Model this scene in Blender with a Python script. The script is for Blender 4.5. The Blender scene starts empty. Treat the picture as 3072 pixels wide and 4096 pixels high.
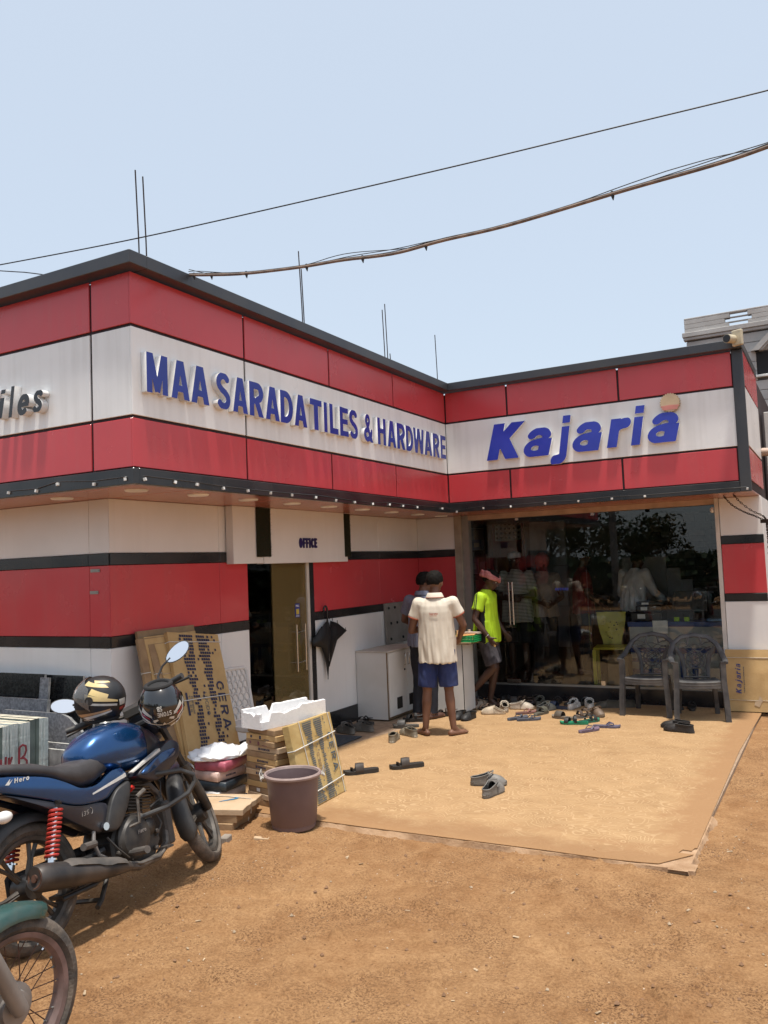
import bpy, bmesh, math, random
import numpy as np
from mathutils import Vector, Matrix, Euler, noise
R_ = math.radians
sc = bpy.context.scene
C = sc.collection

# ------------------------------------------------------------------ camera
YAW, PITCH, ROLL = 0.4974, 0.0657, -0.0404
cyw, syw, cp, sp = math.cos(YAW), math.sin(YAW), math.cos(PITCH), math.sin(PITCH)
fw = Vector((-syw * cp, cyw * cp, sp)); rt = Vector((cyw, syw, 0)); up = rt.cross(fw)
cr, sr = math.cos(ROLL), math.sin(ROLL)
rt, up = cr * rt + sr * up, -sr * rt + cr * up
cam = bpy.data.cameras.new('camera'); camo = bpy.data.objects.new('camera', cam); C.objects.link(camo)
cam.sensor_fit = 'VERTICAL'; cam.sensor_height = 36.0; cam.lens = 3326.97 / 4096 * 36
cam.clip_start = 0.05; cam.clip_end = 2000
M = Matrix((rt, up, -fw)).transposed().to_4x4(); M.translation = (4.0766, -4.0449, 1.73)
camo.matrix_world = M
sc.camera = camo

# ------------------------------------------------------------------ world, sun, exposure
SUN_TO = Vector((0.105, -0.13, 1.0)).normalized()
el = math.asin(SUN_TO.z); az = math.atan2(SUN_TO.x, SUN_TO.y)
w = bpy.data.worlds.new('World'); sc.world = w; w.use_nodes = True
nt = w.node_tree; bg = nt.nodes['Background']
sky = nt.nodes.new('ShaderNodeTexSky'); sky.sky_type = 'NISHITA'; sky.sun_disc = False
sky.sun_elevation = el; sky.sun_rotation = az
sky.air_density = 1.0; sky.dust_density = 3.2; sky.ozone_density = 1.6; sky.altitude = 50
hz = nt.nodes.new('ShaderNodeMix'); hz.data_type = 'RGBA'; hz.inputs[0].default_value = .66     # even white haze over the whole sky
nt.links.new(sky.outputs[0], hz.inputs[6]); hz.inputs[7].default_value = (3.45, 3.85, 4.2, 1)
nt.links.new(hz.outputs[2], bg.inputs[0]); bg.inputs[1].default_value = 0.15
sl = bpy.data.lights.new('sun', 'SUN'); sl.energy = 3.5; sl.angle = R_(4.0); sl.color = (1, .95, .87)
so = bpy.data.objects.new('sun', sl); C.objects.link(so)
so.rotation_euler = (-SUN_TO).to_track_quat('-Z', 'Y').to_euler(); so.location = (0, 0, 20)
sc.view_settings.view_transform = 'Standard'; sc.view_settings.look = 'None'
sc.view_settings.exposure = 0.55; sc.view_settings.gamma = 1; sc.view_settings.use_curve_mapping = False
sc.cycles.use_denoising = True

# ------------------------------------------------------------------ materials
def mat(name, col, rough=.6, metal=0., col2=None, nscale=6., namp=.14, bump=0., bscale=80., spec=.5, coat=0.,
        contrast=(.35, .65), stretch=None):
    m = bpy.data.materials.new(name); m.use_nodes = True; n = m.node_tree.nodes; l = m.node_tree.links
    b = n['Principled BSDF']; b.inputs['Roughness'].default_value = rough; b.inputs['Metallic'].default_value = metal
    b.inputs['Specular IOR Level'].default_value = spec; b.inputs['Coat Weight'].default_value = coat
    b.inputs['Coat Roughness'].default_value = .08
    tc = n.new('ShaderNodeTexCoord'); src = tc.outputs['Object']
    if stretch:
        mp = n.new('ShaderNodeMapping'); mp.inputs['Scale'].default_value = stretch
        l.new(src, mp.inputs[0]); src = mp.outputs[0]
    nz = n.new('ShaderNodeTexNoise'); nz.inputs['Scale'].default_value = nscale; nz.inputs['Detail'].default_value = 5
    l.new(src, nz.inputs[0])
    rp = n.new('ShaderNodeValToRGB'); rp.color_ramp.elements[0].position = contrast[0]; rp.color_ramp.elements[1].position = contrast[1]
    c2 = col2 or tuple(max(0, c * (1 - namp * 2)) for c in col)
    rp.color_ramp.elements[0].color = (*c2, 1); rp.color_ramp.elements[1].color = (*col, 1)
    l.new(nz.outputs[0], rp.inputs[0]); l.new(rp.outputs[0], b.inputs['Base Color'])
    if bump:
        nb = n.new('ShaderNodeTexNoise'); nb.inputs['Scale'].default_value = bscale; nb.inputs['Detail'].default_value = 4
        l.new(tc.outputs['Object'], nb.inputs[0])
        bp = n.new('ShaderNodeBump'); bp.inputs['Strength'].default_value = bump; bp.inputs['Distance'].default_value = .01
        l.new(nb.outputs[0], bp.inputs['Height']); l.new(bp.outputs[0], b.inputs['Normal'])
    m['ramp'] = rp.name
    return m

def emis(name, col, s):
    m = bpy.data.materials.new(name); m.use_nodes = True; b = m.node_tree.nodes['Principled BSDF']
    b.inputs['Base Color'].default_value = (*col, 1)
    b.inputs['Emission Color'].default_value = (*col, 1); b.inputs['Emission Strength'].default_value = s
    return m

def streak_panel(name, col, grime, rough=.12, top=3.4, amt=.6, spec=.5):
    """aluminium panel: glossy paint with rain streaks of grime"""
    m = mat(name, col, rough, nscale=1.5, namp=.04, spec=spec)
    n = m.node_tree.nodes; l = m.node_tree.links; b = n['Principled BSDF']; base = n[m['ramp']].outputs[0]
    tc = n.new('ShaderNodeTexCoord'); mp = n.new('ShaderNodeMapping'); mp.inputs['Scale'].default_value = (16, 16, .7)
    l.new(tc.outputs['Object'], mp.inputs[0])
    nz = n.new('ShaderNodeTexNoise'); nz.inputs['Scale'].default_value = 1; nz.inputs['Detail'].default_value = 6
    l.new(mp.outputs[0], nz.inputs[0])
    n2 = n.new('ShaderNodeTexNoise'); n2.inputs['Scale'].default_value = 2.2; n2.inputs['Detail'].default_value = 5
    l.new(tc.outputs['Object'], n2.inputs[0])
    ml = n.new('ShaderNodeMath'); ml.operation = 'MULTIPLY'; l.new(nz.outputs[0], ml.inputs[0]); l.new(n2.outputs[0], ml.inputs[1])
    mr = n.new('ShaderNodeMapRange'); mr.inputs[1].default_value = .22; mr.inputs[2].default_value = .42
    mr.inputs[4].default_value = amt; l.new(ml.outputs[0], mr.inputs[0])
    mx = n.new('ShaderNodeMix'); mx.data_type = 'RGBA'; l.new(mr.outputs[0], mx.inputs[0]); l.new(base, mx.inputs[6])
    mx.inputs[7].default_value = (*grime, 1); l.new(mx.outputs[2], b.inputs['Base Color'])
    m2 = n.new('ShaderNodeMapRange'); m2.inputs[3].default_value = rough; m2.inputs[4].default_value = rough + .25
    l.new(n2.outputs[0], m2.inputs[0]); l.new(m2.outputs[0], b.inputs['Roughness'])
    return m

def glass(name, tint, ior=1.5, rough=0., diffuse_mix=None):
    """thin pane: tinted straight-through light plus a fresnel mirror"""
    m = bpy.data.materials.new(name); m.use_nodes = True; n = m.node_tree.nodes; l = m.node_tree.links
    n.remove(n['Principled BSDF']); out = n['Material Output']
    t = n.new('ShaderNodeBsdfTransparent'); t.inputs[0].default_value = (*tint, 1)
    g = n.new('ShaderNodeBsdfGlossy'); g.inputs['Roughness'].default_value = rough
    f = n.new('ShaderNodeFresnel'); f.inputs[0].default_value = ior
    x = n.new('ShaderNodeMixShader'); l.new(f.outputs[0], x.inputs[0]); l.new(t.outputs[0], x.inputs[1]); l.new(g.outputs[0], x.inputs[2])
    if diffuse_mix:      # even colour mixed in by film on the pane
        d = n.new('ShaderNodeBsdfDiffuse'); d.inputs[0].default_value = (*diffuse_mix[0], 1); y = n.new('ShaderNodeMixShader'); y.inputs[0].default_value = diffuse_mix[1]
        l.new(t.outputs[0], y.inputs[1]); l.new(d.outputs[0], y.inputs[2]); l.new(y.outputs[0], x.inputs[1])
    l.new(x.outputs[0], out.inputs[0]); return m

# ------------------------------------------------------------------ mesh builder
class B:
    def __init__(s): s.v = []; s.f = []; s.m = []
    def add(s, v, f, mi=0):
        o = len(s.v); s.v += [tuple(x) for x in v]; s.f += [tuple(i + o for i in q) for q in f]; s.m += [mi] * len(f); return s
    def box(s, x0, x1, y0, y1, z0, z1, M=None, mi=0):
        v = [Vector(p) for p in ((x0, y0, z0), (x1, y0, z0), (x1, y1, z0), (x0, y1, z0), (x0, y0, z1), (x1, y0, z1), (x1, y1, z1), (x0, y1, z1))]
        if M: v = [M @ p for p in v]
        return s.add(v, [(0, 3, 2, 1), (4, 5, 6, 7), (0, 1, 5, 4), (1, 2, 6, 5), (2, 3, 7, 6), (3, 0, 4, 7)], mi)
    def loft(s, rings, cap=True, mi=0, close=False):
        n = len(rings[0]); v = [p for r in rings for p in r]; f = []
        k = len(rings)
        for i in range(k if close else k - 1):
            j2 = (i + 1) % k
            for j in range(n): f.append((i * n + j, i * n + (j + 1) % n, j2 * n + (j + 1) % n, j2 * n + j))
        if cap and not close: f.append(tuple(range(n))[::-1]); f.append(tuple((k - 1) * n + j for j in range(n)))
        return s.add(v, f, mi)
    def tube(s, pts, r, n=8, mi=0, close=False, sq=1., cap=True):
        pts = [Vector(p) for p in pts]; k = len(pts); rs = r if isinstance(r, (list, tuple)) else [r] * k
        rings = []; u = None
        for i, p in enumerate(pts):
            if close: t = pts[(i + 1) % k] - pts[i - 1]
            else: t = pts[min(i + 1, k - 1)] - pts[max(i - 1, 0)]
            t = t.normalized() if t.length > 1e-9 else Vector((0, 0, 1))
            if u is None:
                u = t.cross(Vector((0, 0, 1)))
                if u.length < .05: u = t.cross(Vector((1, 0, 0)))
            u = (u - t * u.dot(t)); u = u.normalized() if u.length > 1e-6 else t.orthogonal().normalized()
            w_ = t.cross(u)
            rings.append([p + (u * math.cos(a) + w_ * math.sin(a) * sq) * rs[i] for a in (2 * math.pi * j / n for j in range(n))])
        return s.loft(rings, cap, mi, close)
    def lathe(s, prof, n=24, M=None, mi=0, cap=True):
        rings = [[Vector((r * math.cos(a), r * math.sin(a), z)) for a in (2 * math.pi * j / n for j in range(n))] for r, z in prof]
        if M: rings = [[M @ p for p in q] for q in rings]
        return s.loft(rings, cap, mi)
    def prism(s, poly, h0, h1, M=None, mi=0):
        """poly in the local xy plane, raised from z=h0 to h1"""
        a = [Vector((x, y, h0)) for x, y in poly]; b = [Vector((x, y, h1)) for x, y in poly]
        if M: a = [M @ p for p in a]; b = [M @ p for p in b]
        n = len(poly); f = [tuple(range(n))[::-1], tuple(range(n, 2 * n))] + [(i, (i + 1) % n, n + (i + 1) % n, n + i) for i in range(n)]
        return s.add(a + b, f, mi)
    def ball(s, c, r, n=12, M=None, mi=0):
        r = r if isinstance(r, (tuple, list)) else (r, r, r); m = max(4, n // 2 + 2); rings = []
        for i in range(m + 1):
            t = math.pi * min(max(i / m, .03), .97)
            rings.append([Vector((math.sin(t) * math.cos(a) * r[0], math.sin(t) * math.sin(a) * r[1], -math.cos(t) * r[2])) for a in (2 * math.pi * j / n for j in range(n))])
        c = Vector(c); rings = [[(M @ p if M else p) + c for p in q] for q in rings]
        return s.loft(rings, True, mi)
    def mesh(s, name, mats, smooth=True, ang=35, bevel=0):
        me = bpy.data.meshes.new(name); me.from_pydata(s.v, [], s.f); me.validate()
        bm = bmesh.new(); bm.from_mesh(me); bmesh.ops.recalc_face_normals(bm, faces=bm.faces)
        if bevel:
            es = [e for e in bm.edges if len(e.link_faces) == 2 and e.calc_face_angle(0) > .6]
            bmesh.ops.bevel(bm, geom=es, offset=bevel, segments=1, affect='EDGES', profile=.5, clamp_overlap=True)
        if smooth:
            for f in bm.faces: f.smooth = True
            for e in bm.edges:
                if len(e.link_faces) == 2 and e.calc_face_angle(0) > R_(ang): e.smooth = False
        bm.to_mesh(me); bm.free()
        for q in (mats if isinstance(mats, (list, tuple)) else [mats]): me.materials.append(q)
        return me
    def obj(s, name, mats, parent=None, smooth=True, ang=35, bevel=0):
        if len(s.m) and max(s.m) > 0:
            me = bpy.data.meshes.new(name); me.from_pydata(s.v, [], s.f)
            me.polygons.foreach_set('material_index', s.m)
            bm = bmesh.new(); bm.from_mesh(me); bmesh.ops.recalc_face_normals(bm, faces=bm.faces)
            if smooth:
                for f in bm.faces: f.smooth = True
                for e in bm.edges:
                    if len(e.link_faces) == 2 and e.calc_face_angle(0) > R_(ang): e.smooth = False
            bm.to_mesh(me); bm.free()
            for q in mats: me.materials.append(q)
        else: me = s.mesh(name, mats, smooth, ang, bevel)
        o = bpy.data.objects.new(name, me); C.objects.link(o)
        if parent: o.parent = parent
        return o

def tag(o, label=None, cat=None, group=None, kind=None):
    if label: o['label'] = label
    if cat: o['category'] = cat
    if group: o['group'] = group
    if kind: o['kind'] = kind
    return o
def thing(name, label, cat, loc=(0, 0, 0), rz=0, group=None):
    o = bpy.data.objects.new(name, None); C.objects.link(o); o.location = loc; o.rotation_euler = (0, 0, rz)
    o.empty_display_size = .2
    return tag(o, label, cat, group)
def struct(name, b, m, **k): return tag(b.obj(name, m, **k), kind='structure')
def dup(root, loc, rz, label, group=None):
    r = root.copy(); C.objects.link(r); r.location = loc; r.rotation_euler = (0, 0, rz); r['label'] = label
    if group: r['group'] = group
    for ch in list(root.children):
        c = ch.copy(); C.objects.link(c); c.parent = r
        for g in list(ch.children):
            d = g.copy(); C.objects.link(d); d.parent = c
    return r
def TM(loc=(0, 0, 0), rx=0, ry=0, rz=0):
    return Matrix.Translation(loc) @ Euler((rx, ry, rz)).to_matrix().to_4x4()
def frame(o, x, y, z=None):
    """matrix with origin o and axes x, y (z = x cross y)"""
    x = Vector(x).normalized(); y = Vector(y); y = (y - x * y.dot(x)).normalized(); z = x.cross(y)
    m = Matrix((x, y, z)).transposed().to_4x4(); m.translation = o; return m

# ------------------------------------------------------------------ lettering: glyphs as stroke unions, contoured
def _seg(X, Y, x0, y0, x1, y1, t):
    dx, dy = x1 - x0, y1 - y0; L = math.hypot(dx, dy) or 1e-9; ux, uy = dx / L, dy / L
    a = (X - (x0 + x1) / 2) * ux + (Y - (y0 + y1) / 2) * uy; b = -(X - (x0 + x1) / 2) * uy + (Y - (y0 + y1) / 2) * ux
    return np.maximum(np.abs(a) - L / 2, np.abs(b) - t / 2)
def _arc(X, Y, cx, cy, rx, ry, a0, a1, t):
    n = 22; f = np.full(X.shape, 9.); P = [(cx + rx * math.cos(R_(a0 + (a1 - a0) * i / n)), cy + ry * math.sin(R_(a0 + (a1 - a0) * i / n))) for i in range(n + 1)]
    for i in range(n):
        f = np.minimum(f, _seg(X, Y, *P[i], *P[i + 1], t))
        if i: f = np.minimum(f, np.hypot(X - P[i][0], Y - P[i][1]) - t / 2)
    return f
def glyph_def(ch, t, cond):
    """returns (strokes, ymin, ymax, width)"""
    h = t / 2; W = {'M': .86, 'A': .74, 'S': .66, 'R': .7, 'D': .7, 'T': .62, 'I': t, 'L': .58, 'E': .62, 'H': .7, 'W': 1.0, 'O': .74, 'F': .58, 'C': .7, 'K': .78, 'N': .72, 'B': .68, '&': .8, 'U': .7, 'P': .64, 'V': .7}.get(ch, .62)
    W = W * cond if ch != 'I' else t
    S = lambda *a: ('s',) + a
    A = lambda *a: ('a',) + a
    xh = .74
    if ch == 'I': return [S(h, 0, h, 1, t)], 0, 1, W
    if ch == 'L': return [S(h, 0, h, 1, t), S(0, h, W, h, t)], 0, 1, W
    if ch == 'T': return [S(W / 2, 0, W / 2, 1, t), S(0, 1 - h, W, 1 - h, t)], 0, 1, W
    if ch == 'E': return [S(h, 0, h, 1, t), S(0, h, W, h, t * .9), S(0, .51, W * .93, .51, t * .85), S(0, 1 - h, W, 1 - h, t * .9)], 0, 1, W
    if ch == 'F': return [S(h, 0, h, 1, t), S(0, .5, W * .93, .5, t * .85), S(0, 1 - h, W, 1 - h, t * .9)], 0, 1, W
    if ch == 'H': return [S(h, 0, h, 1, t), S(W - h, 0, W - h, 1, t), S(0, .52, W, .52, t * .9)], 0, 1, W
    if ch == 'N': return [S(h, 0, h, 1, t), S(W - h, 0, W - h, 1, t), S(h, 1.05, W - h, -.05, t)], 0, 1, W
    if ch == 'M': return [S(h, 0, h, 1, t), S(W - h, 0, W - h, 1, t), S(h * 1.1, 1.1, W / 2, .05, t * .95), S(W - h * 1.1, 1.1, W / 2, .05, t * .95)], 0, 1, W
    if ch == 'W': q = W / 4; return [S(h * .9, 1.1, q, -.05, t * .92), S(q, -.05, 2 * q, 1.05, t * .85), S(2 * q, 1.05, 3 * q, -.05, t * .85), S(3 * q, -.05, W - h * .9, 1.1, t * .92)], 0, 1, W
    if ch == 'A': return [S(h * .8, -.1, W / 2 + .0, 1.12, t), S(W - h * .8, -.1, W / 2, 1.12, t), S(W * .2, .27, W * .8, .27, t * .85)], 0, 1, W
    if ch == 'V': return [S(h * .8, 1.1, W / 2, -.1, t), S(W - h * .8, 1.1, W / 2, -.1, t)], 0, 1, W
    if ch == 'O': return [A(W / 2, .5, W / 2 - h, .5 - h * .95, 0, 360, t)], 0, 1, W
    if ch == 'C': return [A(W / 2, .5, W / 2 - h, .5 - h * .95, 42, 318, t)], 0, 1, W * .93
    if ch == 'U': return [S(h, .4, h, 1, t), S(W - h, .4, W - h, 1, t), A(W / 2, .42, W / 2 - h, .42 - h, 180, 360, t)], 0, 1, W
    if ch == 'S': return [A(W / 2, .73, W / 2 - h, .27 - h * .8, 25, 250, t * .95), A(W / 2, .27, W / 2 - h, .27 - h * .75, -155, 75, t * .95), S(W * .33, .55, W * .67, .45, t * .95)], 0, 1, W
    if ch == 'D': return [S(h, 0, h, 1, t), S(h, h, W * .4, h, t), S(h, 1 - h, W * .4, 1 - h, t), A(W * .4, .5, W * .6 - h, .5 - h, -90, 90, t)], 0, 1, W
    if ch in 'RP':
        st = [S(h, 0, h, 1, t), S(h, 1 - h, W * .55, 1 - h, t), S(h, .45, W * .55, .45, t * .9), A(W * .55, .725 - h * .25, W * .42 - h * .9, .275 - h * .75, -90, 90, t)]
        if ch == 'R': st.append(S(W * .5, .45, W - h * .8, -.1, t))
        return st, 0, 1, W
    if ch == 'B': return [S(h, 0, h, 1, t), S(h, 1 - h, W * .5, 1 - h, t), S(h, .52, W * .5, .52, t * .9), S(h, h, W * .5, h, t), A(W * .5, .75 - h * .2, W * .4 - h, .25 - h * .8, -90, 90, t), A(W * .5, .26 + h * .1, W * .5 - h, .26 - h * .8, -90, 90, t)], 0, 1, W
    if ch == 'K': return [S(h, 0, h, 1, t), S(h, .32, W - h * .8, 1.12, t), S(W * .38, .56, W - h * .7, -.12, t * 1.05)], 0, 1, W
    if ch == '&': return [A(.36 * cond, .78, .15 * cond, .15, 0, 360, t * .8), S(.24 * cond, .7, .78 * cond, -.06, t * .9), A(.3 * cond, .26, .22 * cond, .17, 60, 330, t * .9), S(.46 * cond, .66, .26 * cond, .42, t * .8), A(.34 * cond, .42, .36 * cond, .38, 300, 360, t * .8)], 0, 1, W
    if ch == 'a': w = .62 * cond; return [S(w - h, 0, w - h, xh * .6, t), A(w / 2, xh - .23, w / 2 - h, .23 - h * .65, 0, 165, t * .75), A(w * .45, .22, w * .45 - h * .7, .22 - h * .52, 0, 360, t * .62), S(w * .45, .385, w - h, .42, t * .55)], 0, xh, w
    if ch == 'e': w = .62 * cond; return [A(w / 2, xh / 2, w / 2 - h, xh / 2 - h * .9, 0, 320, t), S(h * .6, xh * .5, w - h * .2, xh * .5, t * .75)], 0, xh, w
    if ch == 's': w = .56 * cond; return [A(w / 2, xh * .73, w / 2 - h, xh * .27 - h * .7, 20, 250, t * .9), A(w / 2, xh * .27, w / 2 - h, xh * .27 - h * .65, -160, 75, t * .9), S(w * .33, xh * .55, w * .67, xh * .45, t * .9)], 0, xh, w
    if ch == 'i': return [S(h, 0, h, xh * .97, t), S(h, 1 - t * .72, h, 1, t)], 0, 1, t
    if ch == 'l': return [S(h, 0, h, 1, t)], 0, 1, t
    if ch == 'j': return [S(.2 + h, -.05, .2 + h, xh * .97, t), S(.2 + h, 1 - t * .72, .2 + h, 1, t), A(.06, -.02, .14 + h, .2 - h * .6, -95, 0, t)], -.24, 1, .2 + t
    if ch == 'r': w = .44 * cond; return [S(h, 0, h, xh, t), A(w * .95, xh - .32, w * .95 - h, .32 - h, 85, 180, t)], 0, xh, w * 1.05
    if ch == 'o': w = .62 * cond; return [A(w / 2, xh / 2, w / 2 - h, xh / 2 - h * .9, 0, 360, t)], 0, xh, w
    w = .62 * cond
    if ch == 'u': return [S(h, .25, h, xh, t), S(w - h, 0, w - h, xh, t), A(w / 2, .27, w / 2 - h, .27 - h, 180, 360, t)], 0, xh, w
    if ch in 'nm':
        st = [S(h, 0, h, xh, t), S(w - h, 0, w - h, xh * .62, t), A(w / 2, xh - .27, w / 2 - h, .27 - h, 0, 180, t)]
        if ch == 'm': st += [S(2 * w - 3 * h, 0, 2 * w - 3 * h, xh * .62, t), A(1.5 * w - 2 * h, xh - .27, w / 2 - h, .27 - h, 0, 180, t)]; w = 2 * w - 2 * h
        return st, 0, xh, w
    if ch in 'pg':
        st = [A(w / 2, xh / 2, w / 2 - h, xh / 2 - h * .9, 0, 360, t * .9)]
        if ch == 'p': st.append(S(h, -.24, h, xh, t))
        else: st += [S(w - h, -.05, w - h, xh, t), A(w / 2, -.04, w / 2 - h, .2 - h, 200, 360, t * .9)]
        return st, -.24, xh, w
    if ch == 'c': return [A(w / 2, xh / 2, w / 2 - h, xh / 2 - h * .9, 45, 315, t)], 0, xh, w * .9
    if ch == 't': return [S(.1 + h, 0, .1 + h, .95, t), S(0, xh - h * .8, .2 + t, xh - h * .8, t * .8)], 0, .95, .2 + t
    if ch == '3': return [A(w / 2, .74, w / 2 - h, .26 - h * .8, -90, 150, t * .9), A(w / 2, .26, w / 2 - h, .26 - h * .6, -150, 90, t * .9)], 0, 1, w
    return [S(0, h, .3, h, t)], 0, 1, .3
_gc = {}
def glyph_mesh(ch, t, cond, shear, extr, two=False):
    """mesh in the unit box, front towards +z, z from 0 to extr"""
    key = (ch, t, cond, shear, extr)
    if key in _gc: return _gc[key]
    st, y0, y1, W = glyph_def(ch, t, cond)
    n = 76; px = max(W, .3) / n * 1.15; X, Y = np.meshgrid(np.arange(-.12, W + .14, px), np.arange(y0 - .06, y1 + .06, px))
    F = np.full(X.shape, 9.)
    for q in st: F = np.minimum(F, (_seg if q[0] == 's' else _arc)(X, Y, *q[1:]))
    F = np.maximum(F, np.maximum(y0 - Y, Y - y1)); F = np.where(np.abs(F) < 1e-6, 1e-6, F)
    ins = F < 0; nxt = {}
    def ip(a, b):
        t_ = F[a] / (F[a] - F[b]); return (X[a] + (X[b] - X[a]) * t_, Y[a] + (Y[b] - Y[a]) * t_)
    r_, c_ = F.shape; pos = {}
    for i in range(r_ - 1):
        for j in range(c_ - 1):
            k = [ins[i, j], ins[i, j + 1], ins[i + 1, j + 1], ins[i + 1, j]]
            if all(k) or not any(k): continue
            cs = [(i, j), (i, j + 1), (i + 1, j + 1), (i + 1, j)]; ent = []; ex = []
            for e in range(4):
                a, b = cs[e], cs[(e + 1) % 4]
                if k[e] != k[(e + 1) % 4]:
                    ky = (min(a, b), max(a, b)); pos[ky] = ip(*ky); (ex if k[e] else ent).append(ky)
            for a, b in zip(ex, ent if len(ent) == 1 else ent[::-1] if len(ent) > 1 and k[0] else ent): nxt[a] = b
    loops = []
    while nxt:
        a = next(iter(nxt)); lp = []; cur = a
        while cur in nxt: lp.append(pos[cur]); cur = nxt.pop(cur)
        if len(lp) > 6: loops.append(lp)
    def simp(P, eps):
        P = np.array(P); keep = np.zeros(len(P), bool); m = len(P) // 2; keep[[0, m, len(P) - 1]] = True; stk = [(0, m), (m, len(P) - 1)]
        while stk:
            a, b = stk.pop()
            if b - a < 2: continue
            d = P[b] - P[a]; L = np.hypot(*d) or 1e-9; q = P[a + 1:b] - P[a]; dist = np.abs(d[0] * q[:, 1] - d[1] * q[:, 0]) / L; k = int(dist.argmax())
            if dist[k] > eps: keep[a + 1 + k] = True; stk += [(a, a + 1 + k), (a + 1 + k, b)]
        return P[keep]
    cu = bpy.data.curves.new('glyph', 'CURVE'); cu.dimensions = '2D'; cu.fill_mode = 'BOTH'; cu.extrude = extr / 2 if extr else 0
    for lp in loops:
        P = simp(lp, px * .22)
        if len(P) < 3: continue
        s = cu.splines.new('POLY'); s.points.add(len(P) - 1); s.use_cyclic_u = True
        for q, (x, y) in zip(s.points, P): q.co = (x + shear * y, y, 0, 1)
    o = bpy.data.objects.new('glyph', cu); C.objects.link(o)
    me = bpy.data.meshes.new_from_object(o.evaluated_get(bpy.context.evaluated_depsgraph_get()))
    bpy.data.objects.remove(o); bpy.data.curves.remove(cu)
    co = np.zeros(len(me.vertices) * 3); me.vertices.foreach_get('co', co); co = co.reshape(-1, 3)
    co[:, 2] += extr / 2; asp = (co[:, 0].min(), co[:, 0].max(), y0, y1)
    mn, mx = co[:, :2].min(0), co[:, :2].max(0); co[:, :2] = (co[:, :2] - mn) / (mx - mn)
    me.vertices.foreach_set('co', co.ravel()); me.update()
    _gc[key] = (me, asp); return _gc[key]
def letter(ch, Mx, x0, x1, y0, y1, t, cond, shear, extr, mats, parent=None, name='letter'):
    """a raised letter filling the box x0..x1, y0..y1 of the frame Mx"""
    me, _ = glyph_mesh(ch, t, cond, shear, extr)
    me = me.copy(); me.transform(Mx @ Matrix.Translation((x0, y0, 0)) @ Matrix.Diagonal((x1 - x0, y1 - y0, 1, 1)))
    me.materials.clear()
    for q in mats: me.materials.append(q)
    if len(mats) > 1:
        nf = (Mx.to_3x3() @ Vector((0, 0, 1))).normalized()
        for p_ in me.polygons: p_.material_index = 0 if p_.normal.dot(nf) > .9 else 1
    o = bpy.data.objects.new(name, me); C.objects.link(o)
    if parent: o.parent = parent
    return o
def words(txt, Mx, x0, y0, h, t, cond, shear, extr, mats, parent=None, name='lettering', track=.09, width=None):
    """a line of flat print as one mesh; x0,y0 = left end of the baseline"""
    x = 0; pcs = []
    for ch in txt:
        if ch == ' ': x += .3 * cond + .05; continue
        me, (a, b, ya, yb) = glyph_mesh(ch, t, cond, shear, extr); pcs.append((me, x, b - a, ya, yb)); x += b - a + track
    tot = x - track; k = h if width is None else width / tot
    bm = bmesh.new()
    for me, xx, wd, ya, yb in pcs:
        m2 = me.copy(); m2.transform(Mx @ Matrix.Translation((x0 + xx * k, y0 + ya * h, 0)) @ Matrix.Diagonal((wd * k, (yb - ya) * h, 1, 1)))
        bm.from_mesh(m2); bpy.data.meshes.remove(m2)
    me = bpy.data.meshes.new(name); bm.to_mesh(me); bm.free()
    me.materials.append(mats[0]); o = bpy.data.objects.new(name, me); C.objects.link(o)
    if parent: o.parent = parent
    return o

# ------------------------------------------------------------------ shared materials
RED = streak_panel('red_panel_paint', (.58, .060, .07), (.45, .10, .10), .12, amt=.25)
WHITE = streak_panel('white_panel_paint', (.86, .855, .84), (.55, .535, .505), .2, amt=.36)
LWHITE = streak_panel('lower_white_paint', (.80, .79, .775), (.60, .57, .53), .2, amt=.14)
BLACK = mat('black_trim', (.012, .012, .014), .22, nscale=3, col2=(.03, .028, .028))
CAPM = mat('cap_metal', (.035, .037, .045), .35, nscale=3, col2=(.05, .05, .052))
SEAL = mat('dark_sealant', (.03, .012, .014), .7)
SOFF = mat('soffit_panel', (.40, .15, .115), .25, nscale=2, namp=.06)
CONC = mat('concrete', (.34, .31, .28), .85, nscale=5, namp=.2, bump=.4, bscale=40)
ALU = mat('aluminium', (.36, .35, .32), .35, .6, nscale=12, namp=.06)
STEEL = mat('brushed_steel', (.62, .61, .58), .22, 1., nscale=20, namp=.05)
CHROME = mat('chrome', (.8, .8, .8), .08, 1., nscale=20, namp=.03)
LAMP = mat('lamp_plastic', (.85, .84, .80), .3)
FRAMEW = mat('white_frame', (.66, .62, .57), .4, nscale=6, namp=.08)
SIGNB = mat('sign_blue', (.016, .03, .24), .25, nscale=3, col2=(.02, .036, .29))
SIGNW = mat('sign_return', (.82, .81, .79), .4, nscale=4, namp=.10)
TURFM = mat('artificial_turf', (.012, .022, .008), .9, nscale=60, col2=(.03, .022, .01))
DOORGLOW = glass('painted_glow_glass', (.62, .50, .30), 1.55, .0, ((.42, .31, .13), .32))  # tan diffuse share stands in for the brightness seen in the office door
GLASS = glass('shop_glass', (.93, .95, .94), 1.52)
DARKGLASS = glass('dark_glass', (.6, .6, .58), 1.6)
WOODM = mat('board_wood', (.25, .17, .09), .6, nscale=20, namp=.2)
FLOORM = mat('interior_tile', (.22, .17, .12), .2, nscale=2, namp=.1)

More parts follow.
